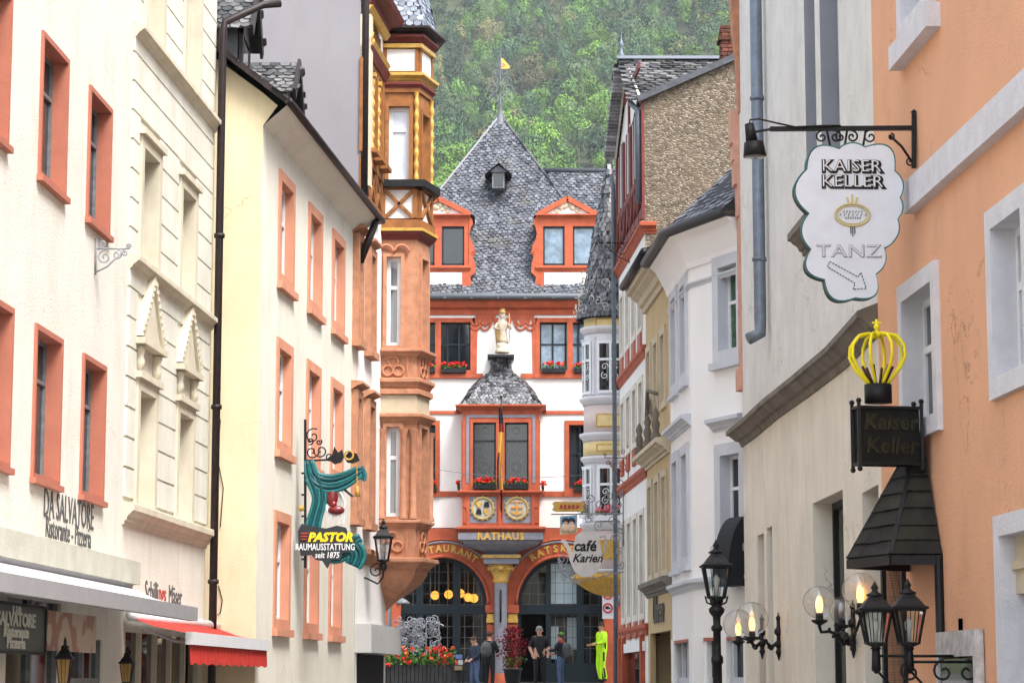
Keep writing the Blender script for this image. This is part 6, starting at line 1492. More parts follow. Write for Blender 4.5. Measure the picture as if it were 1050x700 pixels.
# ================================================================== SIGNS AND LAMPS
class PX:
    "sheet standing in the street at depth Y, turned by a degrees about (px); p(x, y, d) gives a point d in front"
    def __init__(s, Y, px, a=0):
        s.Y = Y; s.fr = FX(XY(Y, px, 500), Y, R(a))
    def p(s, x, y, d=0): a, z = s.fr.hit(x, y); return s.fr.P(a, d, z)
    def q(s, x, y): return s.fr.hit(x, y)
# --- grape-shaped sign
Q = PX(26.05, 870, 3); kc = lambda x, y: (800 + x / 3.3333, 110 + y / 3.3333)
th = thing('hanging_sign', 'white cloud-shaped cellar sign with teal edge on a scrolled iron bracket', 'sign', Q.p(870, 308), None)
cusp = [(90, 216), (198, 148), (286, 142), (386, 222), (404, 312), (396, 385), (384, 458), (350, 482), (322, 572), (252, 652), (150, 590), (104, 488), (98, 366)]
sag = [.36, .2, .42, .22, .18, .15, .1, .2, .42, .35, .38, .24, .3]
out = []
for i, (c, sg) in enumerate(zip(cusp, sag)):
    e = cusp[(i + 1) % len(cusp)]; a, z0 = Q.q(*kc(*c)); b2, z1 = Q.q(*kc(*e)); dx, dz = b2 - a, z1 - z0; L = math.hypot(dx, dz); nx_, nz_ = -dz / L, dx / L
    n = 9; out += [(a + dx * t + nx_ * L * sg * 4 * t * (1 - t) * .98, z0 + dz * t + nz_ * L * sg * 4 * t * (1 - t) * .98) for t in [k / n for k in range(n)]]
mb = MB(); mb.prism(Q.fr, out, .055, .06); mb.build('sign_face', M('sign_white_enamel', (.66, .71, .78), .35, .04, 3, spec=.4, dirt=(.45, .47, .5), dirt_amt=.3), th)
cx_ = sum(p[0] for p in out) / len(out); cz_ = sum(p[1] for p in out) / len(out); big = [(cx_ + (p[0] - cx_) * 1.022, cz_ + (p[1] - cz_) * 1.014) for p in out]
mb = MB(); mb.prism(Q.fr, big, -.09, .05); mb.build('sign_body', m_black, th)
mb = MB(); mb.tube([Q.fr.P(p[0], .055, p[1]) for p in big], .006, 5, closed=True); mb.build('teal_edge', M('teal_neon_edge', (.02, .22, .2), .4), th)
def sgt(txt, size, x, y, mat, d=.06, ext=.004, off=0, sx=1, shear=0, par=th, q=Q, space=1, dx=0, dz=0, name='lettering'):
    a, z = q.q(x, y); mb = MB(); text_into(mb, txt, size, lambda u, v, w_: q.fr.P(a + dx + u, d + w_, z + dz + v), ext, off, shear, sx=sx, space=space); return mb.build(name, mat, par)
for txt, yy in (('KAISER', 178.2), ('KELLER', 194)):
    x_ = kc(243, 0)[0] if txt == 'KAISER' else kc(246, 0)[0]
    sgt(txt, .195, x_, yy, m_black, .064, .004, .012, 1.05, space=1.09); sgt(txt, .19, x_, yy, m_wfr, .074, .004, -.003, 1.05, dx=-.012, dz=.012, space=1.09)
sgt('TANZ', .2, kc(232, 0)[0], kc(0, 515)[1], m_irong, .062, .003, .004, 1.3, space=1.05); sgt('TANZ', .195, kc(232, 0)[0], kc(0, 515)[1], M('faded_white', (.58, .58, .64), .6), .069, .003, .0, 1.32, dx=-.004, dz=.004, space=1.055)
mb = MB(); pts = [kc(*p) for p in ((165, 530), (262, 583), (272, 568), (290, 622), (245, 625), (252, 605), (158, 548))]
for i in range(len(pts)): 
    a, b2 = Vector(Q.p(*pts[i], .065)), Vector(Q.p(*pts[(i + 1) % len(pts)], .065)); n = max(2, int((b2 - a).length / .035))
    for k in range(n): mb.bar(a + (b2 - a) * (k / n), a + (b2 - a) * ((k + .62) / n), .008)
mb.build('arrow', m_black, th)
ec = Vector(Q.p(*kc(243, 372), .065)); t3 = Vector((Q.fr.t.x, Q.fr.t.y, 0)); mb = MB(); mb.tube([ec + t3 * (.195 * math.cos(a)) + Vector((0, 0, .125 * math.sin(a))) for a in [2 * math.pi * k / 28 for k in range(28)]], .012, 6, closed=True)
mb.tube([ec + t3 * (.165 * math.cos(a)) + Vector((0, 0, .1 * math.sin(a))) for a in [2 * math.pi * k / 28 for k in range(28)]], .006, 5, closed=True)
for k in (-1, 0, 1): mb.tube([ec + t3 * (k * .04) + Vector((0, 0, .13)), ec + t3 * (k * .055) + Vector((0, 0, .2 + (.03 if k == 0 else 0)))], .012, 5)
mb.build('oval_emblem', M('dull_gold_leaf', (.55, .47, .2), .4), th)
mb = MB()
for k in (-1, 0, 1): mb.bar(ec + t3 * (k * .022) + Vector((0, 0, -.13)), ec + t3 * (k * .022) + Vector((0, 0, -.24 + abs(k) * .03)), .012)
for j, w_ in ((.035, .1), (0, .14), (-.035, .08)):
    for k in range(7): u = -w_ + 2 * w_ * k / 6; mb.bar(ec + t3 * u + Vector((0, .0, j - .01)), ec + t3 * (u + .012) + Vector((0, 0, j + .014)), .008)
mb.build('emblem_pattern', m_letter_grey, th)
mb = MB(); w0 = Q.p(937, 130); x3 = (1, 0, 0)
mb.bar(Q.p(937.5, 116, -.02), Q.p(937.5, 172, -.02), .05); mb.tube([Q.p(937.5, 115, -.02), Q.p(937.5, 112, -.02)], [.04, .01], 8)
mb.bar(Q.p(937, 131, -.02), Q.p(790, 132, -.02), .05); mb.bar(Q.p(792, 132, -.02), Q.p(768, 136, -.02), .025)
mb.tube([Q.p(937, 168, -.02), Q.p(925, 150, -.02), Q.p(912, 138, -.02)], .015, 6)
for x, s_, rr_ in ((843, 1, .07), (857, -1, .07), (862, 1, .06), (874, -1, .07), (893, 1, .08), (914, -1, .04), (934, 1, .05)):
    y_ = 140 if x < 930 else 166
    mb.tube(spiral(Q.p(x, y_, -.02), rr_, 1.3, 1.57, (1, 0, 0), (0, 0, 1), 18, s_), .011, 5)
for x in (848, 869, 888): mb.tube([Q.p(x, 133, -.02), Q.p(x + (4 if x < 860 else -3), 152, -.02)], .013, 5)
mb.build('bracket', m_iron, th)
mb = MB(); mb.tube([Q.p(862, 129, .0), Q.p(840, 130, .04), Q.p(815, 131, .03), Q.p(795, 126, .0), Q.p(778, 122, 0), Q.p(769, 123, 0), Q.p(768, 130, 0)], .011, 6); mb.build('cable', m_iron, th)
sp = thing('spotlight', 'small black spotlight at the tip of the cellar sign bracket', 'lamp', Q.p(773, 161))
mb = MB(); mb.tube([Q.p(768, 127, 0), Q.p(771, 145, 0)], [.05, .07], 10); mb.tube([Q.p(773, 146, 0), Q.p(774, 160.5, 0)], [.11, .13], 14); mb.build('lamp_head', m_iron, sp)
mb = MB(); mb.tube([Q.p(774, 160.6, 0), Q.p(774, 161.2, 0)], .115, 14); mb.build('lens', m_gcurt, sp)

# --- canopy with shingles over entrance
yN, yFr = 25.4, 26.3; wx = lambda Y: A1[0] + (A1[1] - Y) * -kA * -1 if False else A1[0] - kA * (A1[1] - Y)
def wx(Y): return A1[0] + kA * (Y - A1[1])
n1 = Vector((XY(yN, 914, 577), yN, ZY(yN, 569))); zc_ = n1.z
cw = [Vector((wx(yN), yN, zc_)), n1, Vector((XY(yFr, 870, 585), yFr, zc_)), Vector((wx(27.0), 27.0, zc_))]; ap = Vector((wx(26.1) - .05, 26.1, ZY(26.1, 441)))
cn = thing('entrance_canopy', 'steep black shingled canopy over the cellar entrance on the peach house', 'canopy', (cw[1].x, 26.7, zc_))
mb = MB(); mb.poly([cw[0] + Vector((0, 0, -.0)), cw[1], ap]); mb.poly([cw[1], cw[2], ap]); mb.poly([cw[2], cw[3], ap]); mb.poly(cw); mb.build('roof_deck', m_black, cn, recalc=False)
mb = MB(); rows_ = 8
for a, c in ((cw[0], cw[1]), (cw[1], cw[2]), (cw[2], cw[3])):
    nn = (c - a).cross(ap - a).normalized(); nn = nn if nn.z > 0 else -nn
    for r_ in range(rows_):
        t0, t1 = r_ / rows_, (r_ + 1.12) / rows_; t1 = min(t1, .995); nt_ = max(1, int((c - a).length * (1 - t0) / .26)); pts = []
        for k in range(nt_):
            u0, u1 = k / nt_ + .006, (k + 1) / nt_ - .006; dl = random.uniform(-.012, .012)
            pl = lambda u, t: a + (c - a) * u + (ap - (a + (c - a) * u)) * t
            b0, b1, t_0, t_1 = pl(u0, max(0, t0 + dl - .015)), pl(u1, max(0, t0 + dl - .015)), pl(u0, t1), pl(u1, t1); o1 = nn * random.uniform(.03, .045)
            mb.add([b0 + o1, b1 + o1, t_1 + nn * .006, t_0 + nn * .006, b0, b1], [(0, 1, 2, 3), (0, 4, 5, 1)])
mb.build('shingles', m_shing, cn, recalc=False)
mb = MB()
for a, c in ((cw[0], cw[1]), (cw[1], cw[2]), (cw[2], cw[3])): mb.bar(a + Vector((0, 0, -.05)), c + Vector((0, 0, -.05)), .05, .1)
for e in (cw[1], cw[2]): mb.bar(e + (ap - e) * .01, ap, .05, .05)
mb.build('fascia', m_black, cn)
mb = MB(); mb.tube([(wx(yN) - .04, yN, gz(25)), (wx(yN) - .04, yN, zc_)], .05, 8); mb.build('post', m_iron, cn)

# --- crown sign box
Qc = PX(25.7, 915, 10); bx = thing('lantern_sign', 'black box sign with gothic lettering below a yellow crown', 'sign', Qc.p(912, 475))
s0, z1 = Qc.q(880, 417); s1, _ = Qc.q(944, 417); _, z0 = Qc.q(912, 475)
mb = MB(); mb.box(Qc.fr, s0 + .02, s1 - .02, -.22, .0, z0, z1); mb.build('box', M('black_gloss', (.006, .007, .007), .5, .3, 8, .2, 12, spec=.2), bx)
mb = MB()
for s in (s0, s1):
    for d in (-.22, .02): mb.bar(Qc.fr.P(s, d, z0 - .05), Qc.fr.P(s, d, z1 + .05), .035); mb.ball(Qc.fr.P(s, d, z1 + .07), .03, 6); mb.ball(Qc.fr.P(s, d, z0 - .06), .03, 6)
for z in (z0, z1):
    mb.bar(Qc.fr.P(s0, .02, z), Qc.fr.P(s1, .02, z), .03); mb.bar(Qc.fr.P(s0, -.22, z), Qc.fr.P(s1, -.22, z), .03); mb.bar(Qc.fr.P(s0, -.22, z), Qc.fr.P(s0, .02, z), .03)
mb.bar(Qc.fr.P(s1 - .1, -.1, z0 + .1), (wx(26.8), 26.8, z0 + .1), .04); mb.bar(Qc.fr.P(s1 - .1, -.1, z1 - .1), (wx(26.8), 26.8, z1 - .1), .04)
mb.build('frame', m_iron, bx)
m_old = M('tarnished_gilt', (.022, .021, .009), .4, .3, 8)
sgt('Kaiser', .24, 913, 440, m_old, .008, .012, .006, 1, .12, par=bx, q=Qc); sgt('Keller', .24, 914, 464, m_old, .008, .012, .006, 1, .12, par=bx, q=Qc)
c = Vector(Qc.p(904, 412, -.11)); zt_ = Qc.q(904, 393)[1]
mb = MB(); mb.lathe(c, [(.001, 0), (.15, 0), (.15, zt_ - c.z), (.001, zt_ - c.z)], 18); mb.build('crown_base', m_iron, bx)
cy = thing('crown', 'bright yellow openwork crown of bent tubes on top of the black box sign', 'crown', (c.x, c.y, zt_))
mb = MB(); m_yell = M('bright_yellow_tube', (.86, .74, .01), .35, .03)
ht = Qc.q(904, 338)[1] - zt_
for k in range(8):
    a = k * math.pi / 4 + .39; ca, sa = math.cos(a), math.sin(a); pts = []
    for (r_, h_) in ((.1, 0), (.16, .12), (.26, .32), (.31, .52), (.3, .72), (.22, .9), (.1, .95), (.03, .88)): pts.append((c.x + ca * r_, c.y + sa * r_, zt_ + h_ * ht))
    sm = []
    for i in range(len(pts) - 1):
        for t in (0, .5): sm.append(Vector(pts[i]).lerp(Vector(pts[i + 1]), t))
    sm.append(Vector(pts[-1])); mb.tube(sm, .018, 7)
mb.ball((c.x, c.y, zt_ + ht * .93), .045, 8); mb.tube([(c.x, c.y, zt_ + ht * .95), (c.x, c.y, zt_ + ht * 1.22)], .018, 6); mb.ball((c.x, c.y, zt_ + ht * 1.08), .035, 6); mb.bar((c.x - .05, c.y, zt_ + ht * 1.16), (c.x + .05, c.y, zt_ + ht * 1.16), .02); mb.build('crown_hoops', m_yell, cy)
mb = MB()
for k in range(6): a = k * math.pi / 3 + .1; mb.tube([(c.x + .07 * math.cos(a), c.y + .07 * math.sin(a), zt_), (c.x + .17 * math.cos(a), c.y + .17 * math.sin(a), zt_ + .2)], .016, 6)
mb.build('spikes', M('dark_brown_spike', (.06, .02, .01), .5), cy)

# --- globe sconces
m_globe = clearglass('globe_glass', (.95, .95, .94), .70)
def sconce(label, plate, globes, unlit=()):
    r = thing('wall_sconce', label, 'lamp', plate, 'globe sconces on the beige house')
    P = Vector(plate); mb = MB()
    mb.tube([P + Vector((-.03, 0, -.33)), P + Vector((-.03, 0, -.22)), P + Vector((-.03, 0, 0)), P + Vector((-.03, 0, .3)), P + Vector((-.03, 0, .42))], [.008, .035, .03, .028, .006], 8)
    for z, rr_ in ((-.2, .05), (-.08, .06), (.12, .07), (.33, .04)): mb.ball(P + Vector((-.03, 0, z)), rr_, 6)
    for gi, (G_, R_) in enumerate(globes):
        G_ = Vector(G_); b0 = G_ + Vector((0, 0, -R_ - .06)); dirv = Vector((b0.x - P.x, b0.y - P.y, 0)); q1 = P + Vector((-.05, 0, -.05))
        pts = [q1, q1 + dirv * .22 + Vector((0, 0, -.08)), q1 + dirv * .42 + Vector((0, 0, .02)), q1 + dirv * .62 + Vector((0, 0, .06)), q1 + dirv * .85 + Vector((0, 0, .05)), b0 + Vector((0, 0, -.05)), b0]
        mb.tube(pts, [.03, .035, .025, .022, .02, .022, .03], 8); mb.ball(pts[1], .045, 6); mb.ball(pts[2], .04, 6)
        mb.lathe(b0, [(.01, -.03), (.05, -.01), (.1, .02), (.11, .045), (.05, .05), (.048, .13), (.001, .13)], 12)
        for k in range(5): mb.ball(pts[1].lerp(pts[3], k / 4) + Vector((0, 0, .03 * (-1) ** k)), .022, 5)
    mb.build('bracket', m_iron, r)
    for gi, (G_, R_) in enumerate(globes):
        mb = MB(); mb.ball(G_, R_, 18); g_ = mb.build('globe', m_globe, r)
        mb = MB(); x, y, z = G_; mb.lathe((x, y, z - R_ + .08), [(.001, 0), (.03, .0), (.045, .06), (.048, .11), (.034, .18), (.001, .21)], 8); mb.build('bulb', m_glow if gi not in unlit else m_gcurt, g_)
def wp2(px, y):
    i, s = cum(px, y); q = frs[i].P(s, 0, 0); return q
q = wp2(783, 640); sconce('globe sconce farthest down the street on the beige house, before the slim opening', (q[0], q[1], ZY(q[1], 655)), [((XY(q[1] - .3, 757, 641), q[1] - .3, ZY(q[1] - .3, 640)), 15.5 / 2450 * q[1])])
q = wp2(800, 640); sconce('globe sconce second down the street on the beige house, on the broad pier', (q[0], q[1], ZY(q[1], 655)), [((XY(q[1] - .3, 771, 635), q[1] - .3, ZY(q[1] - .3, 634)), 17 / 2450 * q[1])])
q = wp2(877, 640); Yq = q[1]; sconce('three-armed globe sconce with large lit globes beside the two black lanterns', (q[0], Yq, ZY(Yq, 648)), [((XY(Yq - .3, 840, 617), Yq - .3, ZY(Yq - .3, 617)), 16.5 / 2450 * Yq), ((XY(Yq - .9, 882, 605), Yq - .9, ZY(Yq - .9, 605)), 18 / 2450 * Yq), ((XY(Yq + .5, 863, 626), Yq + .5, ZY(Yq + .5, 626)), 13 / 2450 * Yq)], unlit=(2,))
# --- black lantern pair
Yl = 24.6; wxl = wx(Yl)
for k, (px, lab) in enumerate(((898, 'left one of the two black lanterns under the shingled canopy'), (932, 'right one of the two black lanterns under the shingled canopy'))):
    xx = XY(Yl, px, 660); r = thing('wall_lantern', lab, 'lantern', (xx, Yl, ZY(Yl, 668)), 'black lanterns by the cellar entrance')
    lantern(r, (xx, Yl, ZY(Yl, 659)), .66 if k else .63, .41)
    mb = MB(); zq = ZY(Yl, 664); mb.tube([(xx, Yl, zq + .02), (xx, Yl, zq - .22), (xx, Yl, zq - .26)], [.04, .05, .01], 8)
    mb.tube([(xx, Yl, zq - .08 - .06 * k), (wxl - .03, Yl, zq - .08 - .06 * k)], .016, 6); mb.tube(spiral((xx + .35, Yl, zq - .24), .12, 1.2, 1.57, (1, 0, 0), (0, 0, 1), 16, 1), .014, 5); mb.bar((wxl - .02, Yl, zq - .5), (wxl - .02, Yl, zq + .3), .04)
    mb.tube([(xx, Yl, zq - .22), (xx + .18, Yl, zq - .42), (wxl - .02, Yl, zq - .45)], .014, 5); mb.build('bracket', m_iron, r)

# --- street lamp post
Yp = 30.0; xp = XY(Yp, 735, 640); lp = thing('street_lamp', 'black cast iron street lamp with four-sided lantern on a fluted post', 'street lamp', (xp, Yp, gz(Yp)))
g0 = gz(Yp); zb_ = ZY(Yp, 619)
prof = [(.17, 0), (.17, .25), (.12, .3), (.13, .6), (.09, .7), (.085, .8), (.06, .85)]; hp = zb_ - g0
prof += [(.058, hp - .75), (.075, hp - .72), (.075, hp - .66), (.05, hp - .62), (.048, hp - .34), (.07, hp - .32), (.07, hp - .28), (.045, hp - .25), (.05, hp - .16), (.095, hp - .1), (.1, hp - .06), (.06, hp - .02), (.05, hp)]
mb = MB(); mb.lathe((xp, Yp, g0), prof, 16); mb.build('post', m_iron, lp)
lantern(lp, (xp, Yp, ZY(Yp, 612)), .72, .44)
mb = MB()
for k in range(6): a = k * math.pi / 3; mb.tube([(xp + .03 * math.cos(a), Yp + .03 * math.sin(a), zb_ - .02), (xp + .12 * math.cos(a), Yp + .12 * math.sin(a), zb_ + .02), (xp + .14 * math.cos(a), Yp + .14 * math.sin(a), zb_ + .1)], .012, 5)
mb.build('basket', m_iron, lp)
# --- lantern on left house
Yq = 44.6; wxq = -2.87 + .1 * (Yq - 43.9); xx = XY(Yq, 393, 560)
r = thing('wall_lantern', 'black lantern with pale glass on a scrolled bracket beside the drapery sign', 'lantern', (xx, Yq, ZY(Yq, 580)))
lantern(r, (xx, Yq, ZY(Yq, 574)), .78, .42, mglass=clearglass('lantern_glass', (.85, .88, .9), .6))
mb = MB(); zz = ZY(Yq, 586); mb.tube([(xx, Yq, zz + .15), (xx, Yq, zz - .1), (xx - .1, Yq, zz - .22), (wxq + .1, Yq, zz - .12), (wxq, Yq, zz - .1)], .02, 6); mb.bar((wxq + .02, Yq, zz - .35), (wxq + .02, Yq, zz + .35), .04); mb.tube(spiral((wxq + .28, Yq, zz + .02), .16, 1.5, 0, (1, 0, 0), (0, 0, 1), 20), .015, 5); mb.ball((xx, Yq, zz + .1), .08, 8); mb.build('bracket', m_iron, r)

# --- drapery sign
Qd = PX(37.6, 335, 0); r = thing('drapery_sign', 'teal drapery-shaped shop sign with black name board and wine red chair', 'sign', Qd.p(330, 580))
m_tealp = M('teal_painted_folds', (.012, .15, .16), .35, .25, 5, spec=.5); m_teald = M('dark_teal_paint', (.006, .07, .08), .4, .2, 5)
base = MB(); hi = MB()
def fold(path, w0, w1, n=5, r0=.035):
    P_ = [Vector(Qd.p(x, y, .03)) for x, y in path]; N_ = 14; smp = []
    for i in range(N_ + 1):
        t = i / N_ * (len(P_) - 1); k = min(int(t), len(P_) - 2); u = t - k
        p0 = P_[max(k - 1, 0)]; p1 = P_[k]; p2 = P_[k + 1]; p3 = P_[min(k + 2, len(P_) - 1)]
        smp.append(.5 * ((2 * p1) + (p2 - p0) * u + (2 * p0 - 5 * p1 + 4 * p2 - p3) * u * u + (3 * p1 - p0 - 3 * p2 + p3) * u ** 3))
    for j in range(n):
        o = (j / (n - 1) - .5); pts = []
        for i, p in enumerate(smp):
            d = (smp[min(i + 1, N_)] - smp[max(i - 1, 0)]).normalized(); nn = Vector((-d.z, 0, d.x)); w_ = w0 + (w1 - w0) * math.sin(math.pi * i / N_) ; pts.append(p + nn * o * w_ + Vector((0, -.015 * (j % 2), 0)))
        (hi if j % 2 == 0 else base).tube(pts, [r0 * (.5 + .5 * (w0 + (w1 - w0) * math.sin(math.pi * i / N_)) / max(w0, w1)) for i in range(N_ + 1)], 7)
fold([(317, 472), (322, 490), (338, 496), (356, 491), (370, 481)], .1, .24, 5, .036)
fold([(322, 488), (328, 510), (322, 535), (319, 556)], .26, .18, 5, .036)
fold([(318, 553), (330, 566), (348, 568), (362, 556), (370, 551)], .08, .22, 5, .034)
fold([(362, 548), (358, 558), (366, 568), (362, 580)], .2, .26, 5, .036)
fold([(369, 480), (373, 486), (371, 492)], .1, .06, 3, .03)
o = hi.build('drapery', m_tealp, r); base.build('drapery_fold', m_teald, r)
mb = MB(); bp_ = [(306, 545), (310, 537), (322, 540), (335, 542), (346, 539), (355, 541), (359, 550), (357, 560), (359, 566), (352, 567), (350, 574), (341, 574), (336, 583), (331, 575), (324, 574), (320, 569), (309, 570), (307, 560)]
mb.prism(Qd.fr, [Qd.q(*p) for p in bp_], .06, .12); mb.build('name_board', M('black_board', (.025, .03, .035), .4), r)
sgt('PASTOR', .19, 339, 555, M('sign_yellow', (.85, .62, .02), .4), .125, .006, .010, 1.0, .25, par=r, q=Qd)
sgt('RAUMAUSSTATTUNG', .145, 334, 564, m_wfr, .125, .003, .0025, .66, 0, par=r, q=Qd); sgt('seit 1875', .13, 336, 572, m_wfr, .125, .003, .002, .8, .15, par=r, q=Qd)
mb = MB()
for k in range(3): mb.bar(Qd.p(309.5, 547 + 3 * k, .13), Qd.p(317 - k, 547 + 3 * k, .13), .02)
mb.build('red_stripes', m_letter_red, r)
mb = MB(); mb.ball(Qd.p(340.5, 510, .03), .13, 8, sx=.75, sy=.35, sz=1.15); mb.ball(Qd.p(345, 523, .05), .12, 8, sx=1.1, sy=.5, sz=.6); mb.ball(Qd.p(342, 517, .04), .06, 6); mb.build('chair_cushions', M('wine_red_gloss', (.17, .008, .012), .25, .2, 6, spec=.6), r)
mb = MB()
mb.tube([Qd.p(*p, .03) for p in ((334, 517), (336, 525), (344, 529), (352, 525), (354, 515), (350, 506), (345, 500))], .018, 6)
for x in (337, 342, 349, 353): mb.tube([Qd.p(x, 527, .03), Qd.p(x - 1, 537, .03)], .014, 5)
mb.build('chair_frame', m_wmet, r)
mb = MB(); xw_ = wxd = None
mb.bar(Qd.p(313, 430, .0), Qd.p(313, 582, .0), .04); mb.bar(Qd.p(313, 472, .0), Qd.p(344, 471, .0), .03)
for k in range(5): zq = 485 + 22 * k; mb.bar(Qd.p(306 if False else 309, zq, 0), Qd.p(314, zq, 0), .03)
for x, y, rr_, sg in ((321, 447, .13, 1), (320, 463, .11, -1), (329, 462, .12, 1), (338, 468, .07, -1), (318, 452, .06, 1), (327, 453, .05, -1)): mb.tube(spiral(Qd.p(x, y, 0), rr_, 1.3, .5 + x, (1, 0, 0), (0, 0, 1), 16, sg), .012, 5)
mb.prism(Qd.fr, [Qd.q(*p) for p in ((336, 470), (341, 466), (343, 458), (347, 464), (351, 461), (353, 468), (350, 474), (343, 476))], -.01, .06)
mb.tube([Qd.p(351, 500, .0), Qd.p(362, 509, .0)], .02, 5); mb.prism(Qd.fr, [Qd.q(*p) for p in ((353, 469), (358, 463), (366, 465), (369, 472), (362, 475), (356, 474))], -.01, .05); mb.build('ironwork', m_iron, r)
mb = MB(); mb.tube([Qd.p(358 + 4.5 * math.cos(a), 467 + 4.5 * math.sin(a), .07) for a in [k * math.pi / 6 for k in range(12)]], .016, 5, closed=True); mb.tube([Qd.p(366, 475, .06), Qd.p(366.5, 500, .06)], .012, 5); mb.tube([Qd.p(366.5, 498, .06), Qd.p(366.5, 509, .06)], [.02, .045], 7); mb.ball(Qd.p(309, 521, .03), .05, 6); mb.build('gilt_tassel', m_gold, r)

# --- cafe pot sign, yellow sign, picture sign, traffic sign
Qt = PX(56.6, 600, 0); r = thing('teapot_sign', 'white coffee pot shaped cafe sign with black script hanging from scrolled ironwork', 'sign', Qt.p(600, 592))
kt = lambda x, y: (560 + x / 5.8375, 500 + y / 5.8333)
pot = [(190, 275), (215, 262), (300, 262), (322, 285), (318, 320), (330, 370), (335, 430), (315, 490), (270, 530), (205, 532), (165, 495), (140, 430), (125, 370), (105, 335), (85, 322), (95, 308), (118, 312), (140, 350), (158, 388), (168, 330), (175, 290)]
mb = MB(); mb.prism(Qt.fr, [Qt.q(*kt(*p)) for p in pot], -.04, .05); mb.build('pot', M('pot_enamel', (.60, .56, .52), .4, .06, 6), r)
mb = MB(); mb.prism(Qt.fr, [Qt.q(*kt(*p)) for p in ((205, 262), (240, 238), (252, 225), (266, 238), (298, 262))], -.03, .05); mb.tube([Qt.p(*kt(*p)) for p in ((322, 295), (350, 285), (358, 320), (350, 380), (332, 410))], .03, 6); mb.build('lid_and_handle', M('pot_enamel_grey', (.5, .47, .44), .4, .06, 6), r)
sgt('café', .35, 599.5, 564.5, m_black, .055, .004, .010, .95, .2, par=r, q=Qt); sgt('Karien', .28, 602, 576, m_black, .055, .004, .006, .95, .35, par=r, q=Qt)
sgt('café', .42, 599.5, 565.5, m_black, .055, .004, .014, .95, .2, par=r, q=Qt) if False else None
mb = MB()
for x, y, rr_, sg in ((577, 573, .13, 1), (574, 580, .1, -1), (580, 584, .12, 1), (586, 590, .11, -1), (579, 592, .09, 1), (590, 597, .1, 1), (632, 552, .14, -1), (635, 565, .1, 1), (636, 580, .1, -1)): mb.tube(spiral(Qt.p(x, y, 0), rr_, 1.4, x, (1, 0, 0), (0, 0, 1), 16, sg), .014, 5)
mb.tube([Qt.p(*p) for p in ((572, 572), (578, 588), (590, 598), (600, 594), (612, 592), (628, 588), (639, 586))], .016, 6); mb.build('scrollwork', m_silv, r)
Qy = PX(57.2, 600, 0); r = thing('hanging_picture_sign', 'small blue picture sign of two dark-haired figures below a yellow scroll board', 'sign', Qy.p(582, 550))
mb = MB(); mb.prism(Qy.fr, [Qy.q(*p) for p in ((574, 529), (592, 527.5), (592, 546), (574, 548))], -.03, .03); mb.build('board', m_tanl, r)
mb = MB(); mb.prism(Qy.fr, [Qy.q(*p) for p in ((575, 530), (591, 528.6), (591, 540), (575, 541))], .03, .035, 0); mb.prism(Qy.fr, [Qy.q(*p) for p in ((575, 541), (591, 540), (591, 545), (575, 547))], .03, .035, 1)
for x, y in ((580, 534), (586, 534)): mb.ball(Qy.p(x, y, .04), .085, 6, 2, sy=.3); mb.ball(Qy.p(x, y + 2, .05), .06, 6, 3, sy=.3); mb.ball(Qy.p(x, y + 7, .045), .11, 6, 4, sy=.3)
mb.build('picture', [M('sky_blue_paint', (.1, .33, .62), .5), M('tan_paint', (.6, .42, .2), .5), M('hair_dark', (.03, .02, .02), .6), M('painted_skin', (.6, .36, .25), .6), M('painted_cream', (.7, .5, .35), .6)], r)
mb = MB(); mb.bar(Qy.p(565, 527, -.02), Qy.p(639, 526, -.02), .03); 
for x in (577, 589): mb.tube([Qy.p(x, 526, 0), Qy.p(x, 530, 0)], .01, 4)
for x, y, rr_, sg in ((598, 520, .16, 1), (606, 512, .12, -1), (615, 518, .15, 1), (623, 509, .12, -1), (632, 517, .16, 1), (604, 532, .12, 1), (614, 538, .12, -1), (628, 534, .14, 1), (636, 543, .12, -1), (638, 505, .1, 1)): mb.tube(spiral(Qy.p(x, y, 0), rr_, 1.3, x, (1, 0, 0), (0, 0, 1), 16, sg), .014, 5)
mb.tube([Qy.p(639, 500, 0), Qy.p(639, 560, 0)], .02, 6); mb.build('ironwork', m_silv, r)
r = thing('scroll_board_sign', 'yellow scroll-shaped board sign with faded red lettering above the blue picture sign', 'sign', Qy.p(583, 525))
mb = MB(); mb.prism(Qy.fr, [Qy.q(*p) for p in ((566, 516), (569, 514), (596, 514.5), (600, 516), (598, 519), (600, 523), (596, 524.5), (570, 524.5), (566, 522.5), (568, 519))], .0, .05); mb.build('board', m_gold, r)
sgt('Hotel', .2, 583, 521, m_letter_red, .055, .003, .004, 1.3, .1, par=r, q=Qy) if False else None
mb = MB(); 
for k in range(5): x = 574 + 4.2 * k; mb.bar(Qy.p(x, 521.5, .055), Qy.p(x + 1.2, 517, .055), .03); mb.bar(Qy.p(x + 1.2, 517, .055), Qy.p(x + 2.2, 521.5, .055), .03) if k % 2 else mb.ball(Qy.p(x + 1.6, 519.5, .055), .035, 5, sy=.3)
mb.build('faded_pattern', m_letter_red, r)
Ys = 71.5; Qs = PX(Ys, 622, 0); r = thing('traffic_sign', 'white board with two red-ringed prohibition discs on a grey pole', 'traffic sign', (XY(Ys, 630, 690), Ys, gz(Ys)))
mb = MB(); mb.prism(Qs.fr, [Qs.q(*p) for p in ((617.5, 604), (629, 604), (629, 634), (617.5, 634))], 0, .03); mb.build('board', m_wfr, r)
